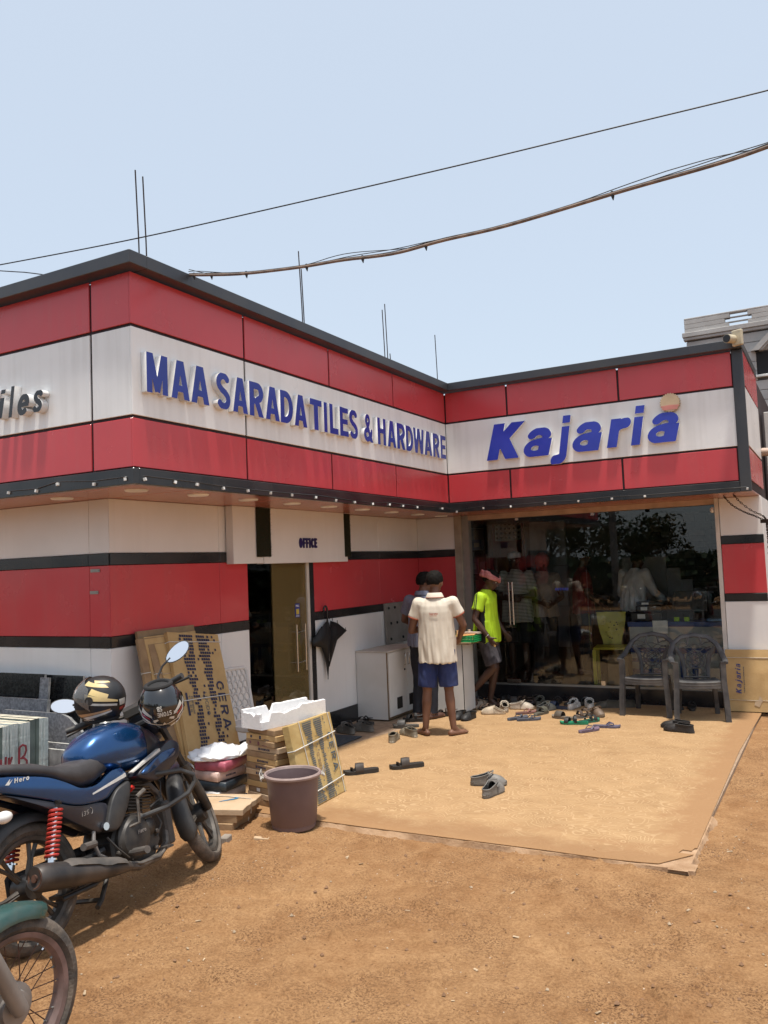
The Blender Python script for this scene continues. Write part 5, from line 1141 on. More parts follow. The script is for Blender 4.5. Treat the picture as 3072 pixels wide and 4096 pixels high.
    b = B(); b.lathe([(.03, .0), (.034, .004), (.03, .012), (.01, .014)], 16, TM((.60, 0, .963), 0, .12)); fin(b, 'fuel_cap', ALU)
    def side(name, poly, y0, y1, m, ins=.012, lab=None):
        for s in (-1, 1):
            cx = sum(p[0] for p in poly) / len(poly); cz = sum(p[1] for p in poly) / len(poly); sh = [(cx + (x - cx) * .93, cz + (z - cz) * .90) for x, z in poly]
            pl = poly
            for _ in range(2):
                q_ = []
                for (xa, za), (xb, zb) in zip(pl, pl[1:] + pl[:1]): q_ += [(xa * .8 + xb * .2, za * .8 + zb * .2), (xa * .2 + xb * .8, za * .2 + zb * .8)]
                pl = q_
            b = B(); b.loft([[Vector((cx + (x - cx) * k_, s * y_, cz + (z - cz) * k_)) for x, z in pl] for y_, k_ in ((y0, 1), (y1 - .022, 1), (y1 - .010, .985), (y1 - .003, .95), (y1, .88))]); fin(b, name, m, ang=50)
    side('tank_shroud', [(.585, .665), (.80, .762), (.90, .80), (.965, .765), (.955, .70), (.90, .655), (.80, .605), (.73, .592), (.62, .632)], .10, .182, P['paint2'])
    side('shroud_wing', [(.60, .662), (.79, .742), (.93, .745), (.90, .70), (.80, .69), (.66, .64)], .17, .192, P['paint'])
    side('tail_panel', [(-.42, .865), (-.2, .848), (.04, .79), (.15, .735), (.25, .672), (.37, .664), (.52, .735), (.585, .665), (.46, .622), (.40, .58), (.2, .60), (0, .69), (-.25, .785), (-.42, .825)], .07, .146, P['paint'])
    side('side_cover', [(-.25, .782), (0, .688), (.2, .60), (.40, .58), (.41, .50), (.34, .432), (.30, .44), (.12, .56), (.01, .65)], .06, .138, P['paint2'])
    side('grille_panel', [(.575, .652), (.46, .625), (.405, .57), (.335, .43), (.43, .412), (.53, .53)], .06, .158, P['grey'])
    if P['decals']:
        for s in (-1, 1):
            for p0, p1, w0, yy in (((.56, .678), (.795, .747), .016, .1835), ((.30, .632), (.545, .668), .02, .1475)):
                d = Vector((p1[0] - p0[0], p1[1] - p0[1])); n_ = Vector((-d.y, d.x)).normalized() * w0
                b = B(); b.loft([[Vector((x, s * y_, z)) for x, z in ((p0[0], p0[1]), (p1[0], p1[1]), (p1[0] + n_.x, p1[1] + n_.y), (p0[0] + n_.x * .4, p0[1] + n_.y * .4))] for y_ in (yy - .03, yy)]); fin(b, 'stripe', DECAL, smooth=False)
        FH = frame((-.15, -.1475, .802), (1, 0, -.04), (.04, 0, 1)); words('Hero', FH, 0, 0, .022, .2, 1.1, .2, .001, [DECAL], t, 'lettering', track=.12, width=.085)
        b = B(); b.prism([(-.05, 0), (-.02, .024), (-.028, .006), (-.008, .018), (-.03, -.004)], 0, .001, FH); fin(b, 'emblem', DECAL, smooth=False)
        FI = frame((.215, -.1395, .545), (1, 0, .05), (-.05, 0, 1)); words('i3S', FI, 0, 0, .022, .14, .9, .25, .001, [SILV], t, 'lettering', track=.1, width=.05)
        b = B(); b.tube([FI @ Vector((.055 + .018 * math.cos(a), .011 + .018 * math.sin(a), .001)) for a in (-1.1, -.6, 0, .6, 1.1)], .0018, 5); fin(b, 'emblem', SILV)
    # seat, tail, rear guard
    b = B(); b.loft([sect(x, hw, zt, zb, 16, 3.2) for x, hw, zt, zb in ((-.40, .06, .915, .875), (-.36, .105, .922, .862), (-.18, .125, .905, .846), (0, .134, .872, .796), (.08, .138, .842, .77), (.16, .142, .822, .725), (.26, .14, .818, .682), (.36, .128, .822, .676), (.46, .105, .81, .712), (.535, .07, .785, .742))]); fin(b, 'seat', SEATM, ang=70)
    b = B(); b.tube([(-.30, -.145, .865), (-.42, -.15, .90), (-.50, -.09, .905), (-.50, .09, .905), (-.42, .15, .90), (-.30, .145, .865)], .016, 8); fin(b, 'grab_rail', PLAS)
    b = B(); b.box(-.50, -.43, -.06, .06, .80, .86); fin(b, 'tail_light', REDP, bevel=.01)
    def guard(c, r, a0, a1, hw, m, name, st, flare=1.):
        b = B(); rings = []
        for i in range(15):
            a = R_(a0 + (a1 - a0) * i / 14); d = Vector((math.cos(a), 0, math.sin(a))); fl = hw * (1 + (flare - 1) * i / 14) * (.75 if i in (0, 14) else 1)
            row = [Vector(c) + d * (r + dr) + Vector((0, y_ * fl, 0)) for y_, dr in ((-1, -.035), (-.92, -.006), (-.6, .008), (0, .014), (.6, .008), (.92, -.006), (1, -.035))]
            rings.append(row + [p - d * .004 for p in row[::-1]])
        b.loft(rings); fin(b, name, m, st, ang=70)
    guard((P['rx'], 0, P['R']), P['R'] + .035, 60, 165, .07, PLAS, 'rear_fender', False); guard((P['rx'], 0, P['R']), P['R'] + .02, 165, 205, .075, PLAS, 'mud_flap', False)
    guard(ax, P['R'] + .03, P['g0'], P['g1'], .058, P['fender'], 'fender', True, 1.1)
    if P['decals']: guard(ax, P['R'] + .012, 118, 200, .050, PLAS, 'mud_flap', True, 1.08)
    b = B(); b.box(-.56, -.53, -.09, .09, .52, .64, TM((0, 0, 0), 0, R_(0))); fin(b, 'number_plate', LAMP, smooth=False)
    for s in (-1, 1):
        b = B(); b.tube([(-.30, s * .08, .68), (-.285, s * .17, .67)], .012, 8); b.ball((-.275, s * .205, .672), (.042, .03, .028), 12); fin(b, 'turn_signal', P['lens'])
        # shock absorber
        p0, p1 = Vector((.065, s * .142, .63)), Vector((-.005, s * .142, .415)); dv = p1 - p0; u = Vector((0, 1, 0)); w2 = dv.normalized().cross(u)
        b = B(); b.tube([p0, p0 + dv * 1.3], .012, 8); b.tube([p0 + dv * 1.02, p0 + dv * 1.3], .018, 8); b.lathe([(.03, 0), (.03, .008)], 14, frame(p0 + dv * 1.02, u, w2)); sa = fin(b, 'shock_absorber', CHROME)
        b = B(); n_ = 11 * 10; b.tube([p0 + dv * (i / n_) + (u * math.cos(i / 10 * 2 * math.pi) + w2 * math.sin(i / 10 * 2 * math.pi)) * .029 for i in range(n_ + 1)], .0075, 6); fin(b, 'spring', SPRING, parent=sa)
        b = B(); b.tube([(.36, s * .085, .34), (P['rx'], s * .085, P['R'])], [.022, .018], 8); fin(b, 'swingarm', ENG)
        b = B(); b.tube([(.07, s * .14, .65), (.16, s * .10, .66), (.30, s * .08, .62)], .018, 8); fin(b, 'frame_tube', ENG)
        # fork
        top = Vector((P['fx'] - .30, s * .085, .90)); bot = Vector((P['fx'] - .005, s * .085, P['R'])); mid = top.lerp(bot, .5)
        b = B(); b.tube([top, mid], .022 if P['decals'] else .034, 10); b.tube([mid, bot.lerp(mid, .05), bot], [.03, .028, .024] if P['decals'] else [.029, .029, .027], 12, mi=1); fin(b, 'fork_leg', [ENG, P['forkm']], True)
    # engine
    b = B(); b.loft([[Vector((x, y_, z)) for x, z in ((.40, .24), (.46, .20), (.70, .20), (.76, .28), (.72, .42), (.60, .465), (.46, .45), (.40, .36))] for y_ in (-.11, .11)]); fin(b, 'engine', ENG, smooth=False, bevel=.012)
    for s in (-1, 1):
        b = B(); b.lathe([(.115, .09), (.118, .13), (.095, .155), (.06, .162), (.0, .162)], 24, TM((.545, 0, .345), R_(90 if s < 0 else -90))); b.lathe([(.045, .09), (.045, .14), (.03, .15)], 14, TM((.66, 0, .37), R_(90 if s < 0 else -90))); c_ = fin(b, 'engine_cover', ENG)
        for a in range(6): b = B(); Mq = TM((.545 + .105 * math.cos(a + .3), s * .128, .345 + .105 * math.sin(a + .3)), R_(90 if s < 0 else -90)); b.lathe([(.008, 0), (.008, .012)], 8, Mq); fin(b, 'bolt', ENGD, parent=c_)
    if P['decals']: words('Hero', frame((.545, -.1635, .36), (1, 0, 0), (0, 0, 1)), 0, 0, .022, .2, 1, 0, .001, [SILV], t, 'lettering', width=.06)
    Mf = TM((.655, 0, .46), 0, R_(14)); b = B(); b.box(-.055, .055, -.055, .055, 0, .17, Mf); fin(b, 'cylinder', ENG, smooth=False)
    for i in range(9): b = B(); b.box(-.085, .085, -.09, .09, .01 + .0175 * i, .0155 + .0175 * i, Mf); fin(b, 'cooling_fin', ENG, smooth=False)
    b = B(); b.tube([(.73, -.01, .58), (.82, -.02, .57), (.875, -.03, .50), (.872, -.05, .36), (.82, -.08, .235), (.70, -.12, .195), (.52, -.15, .20), (.41, -.165, .235)], .021, 10); fin(b, 'exhaust_pipe', ENGD)
    b = B(); b.box(.835, .90, -.09, .02, .22, .46, TM((0, 0, 0), 0, 0)); fin(b, 'guard_plate', DUSTP, bevel=.012)
    m0, m1 = Vector((.44, -.168, .225)), Vector((-.145, -.178, .36)); b = B(); b.tube([m0, m0.lerp(m1, .12), m0.lerp(m1, .35), m0.lerp(m1, .6), m0.lerp(m1, .9), m0.lerp(m1, .97), m1, m1 + Vector((.012, 0, -.003))], [.024, .036, .052, .060, .064, .062, .052, .040], 20); mu = fin(b, 'muffler', MUFF)
    b = B(); b.tube([m1 + Vector((-.004, 0, .001)), m1 + Vector((.02, 0, -.004))], .018, 12); b.lathe([(.036, 0), (.046, -.003), (.05, .004)], 20, frame(m1 + Vector((.004, 0, 0)), Vector((0, 1, 0)), Vector((.2, 0, 1))), cap=False); fin(b, 'exhaust_tip', RUST, parent=mu)
    b = B(); rings = []
    for i in range(10):
        q_ = i / 9; c_ = m0.lerp(m1, .06 + .66 * q_) + Vector((0, 0, .004)); r_ = (.046 + .026 * q_) * (1 if 0 < i < 9 else .8); sp = 1.25 - .25 * q_ + (.15 if .3 < q_ < .55 else 0)
        d = (m1 - m0).normalized(); u = Vector((0, -1, 0)); v_ = u.cross(d); v_ = v_ if v_.z > 0 else -v_
        row = [c_ + (u * math.sin(a) + v_ * math.cos(a)) * r_ for a in (-.9 + (sp + .9) * j / 8 for j in range(9))]; rings.append(row + [p + (c_ - p) * .08 for p in row[::-1]])
    b.loft(rings); fin(b, 'heat_shield', DUSTP, ang=60)
    # controls low on the right
    b = B(); b.tube([(.50, -.15, .41), (.545, -.185, .42), (.555, -.19, .55)], .009, 8); b.tube([(.55, -.19, .55), (.605, -.20, .575)], .013, 8); fin(b, 'kick_starter', ENGD)
    for s in (-1, 1):
        b = B(); b.tube([(.48, s * .13, .285), (.47, s * .19, .285)], .012, 8); b.tube([(.47, s * .19, .287), (.455, s * .30, .295)], .02, 10); fin(b, 'footrest', DUSTP)
        b = B(); b.tube([(.27, s * .13, .40), (.24, s * .17, .40)], .012, 8); b.tube([(.24, s * .17, .402), (.14, s * .20, .412)], .018, 10); fin(b, 'passenger_footrest', DUSTP)
        b = B(); b.tube([(.30, s * .12, .50), (.27, s * .13, .40), (.30, s * .12, .33), (.36, s * .10, .30)], .010, 8); fin(b, 'footrest_bracket', SILV)
        if P['decals']: b = B(); b.tube([(.66, s * .08, .615), (.74, s * .18, .63), (.83, s * .27, .618), (.893, s * .30, .575), (.895, s * .30, .535), (.85, s * .28, .485), (.74, s * .21, .445), (.60, s * .12, .43)], .0145, 10); fin(b, 'crash_guard', PLAS)
    b = B(); b.tube([(.40, -.13, .26), (.52, -.175, .215), (.64, -.19, .21), (.70, -.19, .235)], .009, 8); b.box(.685, .735, -.215, -.165, .235, .247); fin(b, 'brake_pedal', ENGD)
    b = B(); b.box(.10, .62, -.05, .05, .185, .205); b.tube([(.36, -.13, .245), (.22, -.15, .21), (.06, -.1, .2)], .012, 8); fin(b, 'lower_frame', ENG, smooth=False)
    b = B(); b.tube([(.36, .12, .28), (.30, .22, .10), (.26, .29, -.055)], .011, 8); fin(b, 'side_stand', ENG)
    b = B(); b.tube([(.38, -.07, .21), (.27, -.12, .12), (.22, -.14, .10)], .013, 8); b.tube([(.38, .07, .21), (.27, .12, .12), (.22, .14, .10)], .013, 8); b.tube([(.27, -.12, .12), (.27, .12, .12)], .012, 8); fin(b, 'centre_stand', ENG)
    b = B(); b.box(-.10, .40, .075, .10, .26, .37, TM((0, 0, 0))); fin(b, 'chain_case', PLAS, bevel=.02)
    b = B(); b.tube([(.72, -.10, .66), (.775, -.16, .58), (.745, -.17, .50), (.665, -.16, .47)], .0045, 6); fin(b, 'cable', ENG)
    b = B(); b.tube([(.62, -.06, .60), (.60, -.10, .585), (.60, -.125, .60)], .013, 8); fin(b, 'spark_plug_cap', REDP)
    b = B(); b.box(.43, .56, -.10, .10, .47, .60); fin(b, 'carburettor', ENGD, bevel=.02)
    for pts in (((.42, -.11, .45), (.50, -.13, .47), (.58, -.12, .46), (.66, -.10, .45)), ((.58, -.10, .62), (.50, -.12, .55), (.46, -.13, .46)), ((.72, -.12, .30), (.76, -.13, .36), (.75, -.10, .44)), ((.36, -.13, .40), (.40, -.15, .33), (.47, -.15, .26))): b = B(); b.tube(line_(pts), .006, 6); fin(b, 'cable', ENG)
    for x, z in ((.70, .245), (.72, .33), (.43, .30), (.62, .44)): b = B(); b.lathe([(.013, 0), (.013, .02), (.008, .024)], 8, TM((x, -.11, z), R_(90))); fin(b, 'bolt', ENGD)
    b = B(); b.lathe([(.02, 0), (.02, .02)], 10, TM((.34, -.142, .46), R_(90))); fin(b, 'bolt', CHROME)
    # steered front: bar, grips, mirrors, lamp
    b = B(); b.tube([(.775, -.25, 1.045), (.82, -.19, 1.04), (.88, -.10, 1.0), (.885, 0, .985), (.88, .10, 1.0), (.82, .19, 1.04), (.775, .25, 1.045)], .0115, 10); fin(b, 'handlebar', ENG, True)
    b = B(); b.box(.82, .93, -.11, .11, .895, .93); fin(b, 'fork_clamp', ENG, True, bevel=.01)
    for s in (-1, 1):
        b = B(); b.tube([(.785, s * .235, 1.045), (.76, s * .30, 1.047), (.738, s * .365, 1.05)], [.017, .018, .0175], 12); fin(b, 'grip', PLAS, True)
        b = B(); b.tube([(.83, s * .20, 1.045), (.84, s * .24, 1.045), (.815, s * .31, 1.035), (.785, s * .39, 1.03)], [.008, .008, .007, .009], 8); fin(b, 'lever', PLAS, True)
        b = B(); b.box(.775, .835, s * .19 - .025, s * .19 + .025, 1.02, 1.075); sw = fin(b, 'switchgear', PLAS, True, bevel=.01)
        b = B(); b.box(.765, .80, s * .20 - .017, s * .20 + .017, 1.068, 1.09); fin(b, 'switch', REDP, True, sw, bevel=.004)
        b = B(); b.tube([(.83, s * .205, 1.07), (.835, s * .21, 1.12), (.84, s * .255, 1.165), (.85, s * .315, 1.19)], [.011, .008, .007, .007], 8); mr = fin(b, 'mirror_stem', PLAS, True)
        nl = t.rotation_euler.to_matrix().inverted() @ Vector(P['mir'][0 if s < 0 else 1]); nl = (MS.to_3x3().inverted() @ nl).normalized(); yv = Vector((0, 1, 0)); yv = (yv - nl * yv.dot(nl)).normalized()
        Mm = Matrix((-nl, yv, (-nl).cross(yv))).transposed().to_4x4(); Mm.translation = (.86, s * .365, 1.205); out = []
        for k in range(20):
            a = 2 * math.pi * k / 20; y_ = math.cos(a); z_ = math.sin(a); out.append((y_ * .082 * s, z_ * .048 + .022 * y_ + .004 * y_ * z_))
        b = B(); b.loft([[Mm @ Vector((.02, y_ * .55, z_ * .55)) for y_, z_ in out], [Mm @ Vector((.008, y_ * .95, z_ * .95)) for y_, z_ in out], [Mm @ Vector((-.004, y_, z_)) for y_, z_ in out], [Mm @ Vector((-.0045, y_ * .95, z_ * .95)) for y_, z_ in out]]); fin(b, 'mirror', PLAS, True, mr)
        b = B(); b.add([Mm @ Vector((-.0052, y_ * .92, z_ * .92)) for y_, z_ in out], [tuple(range(20))]); fin(b, 'mirror_glass', MIRR, True, mr, smooth=False)
    b = B(); b.loft([[Vector((x, hw * math.cos(a), .90 + dz + hh * math.sin(a))) for a in (2 * math.pi * j / 18 for j in range(18))] for x, hw, hh, dz in ((.90, .07, .05, .05), (.95, .11, .10, .02), (1.02, .115, .11, 0), (1.055, .10, .10, -.005))]); hl = fin(b, 'headlight', P['paint2'] if P['decals'] else PLAS, True)
    b = B(); b.ball((1.05, 0, .895), (.03, .095, .092), 18); fin(b, 'headlight_glass', CHROME, True, hl)
    b = B(); b.loft([[Vector((x, hw * c0, z + hz * c1)) for c0, c1 in ((-1, -.7), (-.8, -1), (.8, -1), (1, -.7), (.9, 1), (-.9, 1))] for x, hw, z, hz in ((.86, .07, 1.0, .02), (.90, .085, 1.01, .035), (.96, .08, .995, .035))]); fin(b, 'instrument_panel', PLAS, True)
    return t
PA = dict(fx=1.225, rx=-.05, R=.300, paint=PAINTB, paint2=DKBLUE, grey=PLAS, tyre=TYRE, rim=RIMW, hub=ENG, spoked=False, fender=DKBLUE, g0=55, g1=118, decals=True, forkm=ENG, lens=LAMP, mir=((.45, -.80, .36), (.53, -.69, .49)))
motorcycle('blue motorcycle with two helmets on it, leaning on its stand at the left', (.606, -1.238, -.034), R_(91.75), R_(11.8), R_(30.1), PA)
PBK = dict(PA, paint=GREEN, paint2=PLAS, grey=PLAS, spoked=True, rim=PINKR, hub=SILV, fender=GREEN, g0=62, g1=175, decals=False, forkm=SILV, fx=1.255, R=.292)
motorcycle('motorcycle with a green fender and rusty wire wheel, nearest the camera', (1.418, -3.325, -.032), R_(89), R_(1.5), R_(0), PBK)

# ------------------------------------------------------------------ helmets
HB = mat('matt_black_shell', (.014, .014, .015), .42, nscale=6, col2=(.022, .021, .021))
HG = mat('gloss_black_shell', (.01, .01, .011), .12, nscale=6, col2=(.014, .014, .014), coat=1)
CREAM = mat('cream_decal', (.66, .50, .22), .45, nscale=12, col2=(.58, .44, .22))
ORNG = mat('peach_decal', (.62, .36, .18), .45, nscale=12)
WD = mat('offwhite_decal', (.68, .66, .60), .45, nscale=12)
RDD = mat('red_decal', (.40, .03, .03), .4)
PAD = mat('helmet_padding', (.02, .019, .019), .95)
VIS = glass('visor_clear', (.86, .84, .82), 1.6, .1, ((.6, .58, .56), .16))
def helmet(label, loc, rot, m, decals, visor, txt=None):
    """local: +x front, z up; azimuth from +x"""
    t = thing('helmet', label, 'helmet', loc); t.rotation_euler = rot
    def surf(az, e, k=1.):
        ca, sa, ce, se = math.cos(az), math.sin(az), math.cos(e), math.sin(e)
        rx = .150 if ca > 0 else .142; chin = max(0, ca) * max(0, -se) * .035
        return Vector((ca * ce * (rx + chin), sa * ce * .122, se * .130 - (.0 if se > 0 else .012 * -se))) * k
    b = B(); rings = []
    for i in range(19):
        e = R_(89 - i * 8); rings.append([surf(2 * math.pi * j / 36, max(e, R_(-55))) for j in range(36)])
    rings = rings[:19]; b.loft(rings, cap=False); sh_ = b.obj('shell', m, t, ang=80)
    b = B(); b.tube([surf(2 * math.pi * j / 30, R_(-55)) for j in range(30)], .012, 8, close=True); b.loft([[surf(2 * math.pi * j / 30, R_(-55), .97) for j in range(30)], [surf(2 * math.pi * j / 30, R_(-35), .80) for j in range(30)], [surf(2 * math.pi * j / 30, R_(10), .7) for j in range(30)]]); b.obj('padding', PAD, t)
    # eye port
    b = B(); n1, n2 = 18, 6; v = [surf(R_(-72 + 144 * i / n1), R_(-14 + 44 * j / n2), 1.006) for i in range(n1 + 1) for j in range(n2 + 1)]
    b.add(v, [(i * (n2 + 1) + j, i * (n2 + 1) + j + 1, (i + 1) * (n2 + 1) + j + 1, (i + 1) * (n2 + 1) + j) for i in range(n1) for j in range(n2)]); b.obj('face_opening', PAD, t)
    off = R_(38) if visor == 'up' else 0
    b = B(); v = [surf(R_(-84 + 168 * i / n1), R_(-18 + 52 * j / n2) + off * (1 - abs(i / n1 * 2 - 1) ** 2), 1.045 + (.03 if off else 0) * (1 - abs(i / n1 * 2 - 1) ** 2)) for i in range(n1 + 1) for j in range(n2 + 1)]
    b.add(v, [(i * (n2 + 1) + j, i * (n2 + 1) + j + 1, (i + 1) * (n2 + 1) + j + 1, (i + 1) * (n2 + 1) + j) for i in range(n1) for j in range(n2)]); b.obj('visor', VIS if visor == 'up' else mat('smoked_visor', (.012, .012, .013), .08, coat=1), t)
    for s in (1, -1): b = B(); b.lathe([(.024, 0), (.022, .01), (.012, .013)], 14, frame(surf(R_(86 * s), R_(6), 1.03), Vector((1, 0, 0)), Vector((0, 0, s)))); b.obj('visor_pivot', PLAS, t)
    for q_, mm in decals:
        for sg in (1, -1):
            b = B(); n1_, n2_ = 10, 3; c_ = [(R_(a), R_(e)) for a, e in q_]; v = []
            for i in range(n1_ + 1):
                for j in range(n2_ + 1):
                    u, w_ = i / n1_, j / n2_
                    a = (c_[0][0] * (1 - u) + c_[1][0] * u) * (1 - w_) + (c_[3][0] * (1 - u) + c_[2][0] * u) * w_; e = (c_[0][1] * (1 - u) + c_[1][1] * u) * (1 - w_) + (c_[3][1] * (1 - u) + c_[2][1] * u) * w_
                    v.append(surf(a * sg, e, 1.014))
            b.add(v, [(i * 4 + j, i * 4 + j + 1, (i + 1) * 4 + j + 1, (i + 1) * 4 + j) for i in range(n1_) for j in range(n2_)]); b.obj('decal', mm, t)
            if q_[0][0] == 180 or q_[1][0] == 180: break
    for tx, az, e, h_, wd, mm in txt or ():
        o = words(tx, Matrix.Identity(4), 0, 0, h_, .2, 1, 0, 0, [mm], t, 'lettering', width=wd); bmx = bmesh.new(); bmx.from_mesh(o.data); bmesh.ops.subdivide_edges(bmx, edges=bmx.edges, cuts=1); bmx.to_mesh(o.data); bmx.free()
        for vv in o.data.vertices: vv.co = surf(R_(az) + (vv.co.x - wd / 2) / .13, R_(e) + vv.co.y / .13, 1.009)
    return t
D1 = [([(74, 24), (152, -4), (152, -8), (76, 8)], CREAM), ([(92, 36), (132, 14), (126, 4), (84, 22)], CREAM), ([(80, 2), (150, -12), (150, -17), (84, -4)], WD), ([(66, 62), (132, 40), (138, 30), (62, 48)], CREAM), ([(96, 62), (150, 50), (152, 44), (100, 50)], CREAM),
      ([(40, -26), (132, -20), (132, -24), (46, -34)], ORNG), ([(52, -35), (136, -24), (136, -28), (60, -43)], WD), ([(156, -4), (180, -4), (180, -18), (158, -18)], WD), ([(158, -22), (178, -22), (178, -30), (160, -30)], RDD)]
helmet('matt black helmet with cream flashes and a raised clear visor', (.295, -.585, 1.040), (R_(-4), R_(6), R_(208 - 6)), HB, D1, 'up', [('elegance', 62, -47, .014, .09, WD)])
D2 = [([(118, -2), (150, 14), (150, 8), (124, -12)], WD), ([(110, 14), (140, 30), (138, 22), (112, 6)], WD), ([(114, 6), (142, 19), (142, 14), (116, 0)], RDD), ([(92, -8), (118, 8), (116, -2), (95, -14)], WD), ([(172, 40), (180, 30), (180, 30), (188, 40)], WD), ([(150, 28), (166, 22), (164, 18), (150, 20)], WD), ([(100, 24), (172, 40), (172, 37), (104, 20)], WD)]
helmet('glossy black helmet lettered STONE hanging upside down from the handlebar', (.655, -.475, 1.000), (R_(172), R_(-6), R_(136)), HG, D2, 'down', [('STONE', 176, 2, .026, .085, WD), ('SB', 187, -12, .026, .03, WD), ('SXT', 146, 6, .018, .03, WD)])

# ------------------------------------------------------------------ people
SKIN = mat('brown_skin', (.19, .092, .056), .55, nscale=7, col2=(.13, .06, .036), spec=.4)
SKIND = mat('dark_brown_skin', (.075, .036, .023), .5, nscale=7, col2=(.06, .028, .018), spec=.45)
HAIR = mat('black_hair', (.006, .005, .0045), .75, nscale=60, col2=(.012, .010, .008), bump=.6, bscale=200, spec=.15)
EYEW = mat('eye_white', (.6, .57, .52), .3); EYED = mat('eye_dark', (.01, .008, .006), .2)
def remesh(b, name, m, vox, it=3, parent=None, fold=None, pick=None, mats=None):
    o = b.obj(name, m, None, smooth=False)
    r = o.modifiers.new('r', 'REMESH'); r.mode = 'VOXEL'; r.voxel_size = vox
    s = o.modifiers.new('s', 'SMOOTH'); s.iterations = it; s.factor = .5
    me = bpy.data.meshes.new_from_object(o.evaluated_get(bpy.context.evaluated_depsgraph_get())); me.name = name
    o.modifiers.clear(); old = o.data; o.data = me; bpy.data.meshes.remove(old)
    n = len(me.vertices)
    if fold:
        co = np.zeros(n * 3); me.vertices.foreach_get('co', co); co = co.reshape(-1, 3); nr = np.zeros(n * 3); me.vertices.foreach_get('normal', nr); nr = nr.reshape(-1, 3)
        for i in range(n):
            c_ = co[i]; co[i] = c_ + nr[i] * fold(c_)
        me.vertices.foreach_set('co', co.ravel()); me.update()
    me.polygons.foreach_set('use_smooth', [True] * len(me.polygons))
    me.materials.clear()
    for q in (mats or [m]): me.materials.append(q)
    if pick:
        for p in me.polygons: p.material_index = pick(p.center, p.normal)
    if parent: o.parent = parent
    return o
def V(*a): return Vector(a)
def limb(b, pts, rs, n=12):
    b.tube(pts, rs, n)
    for p, r in zip(pts, rs): b.ball(p, r, n)
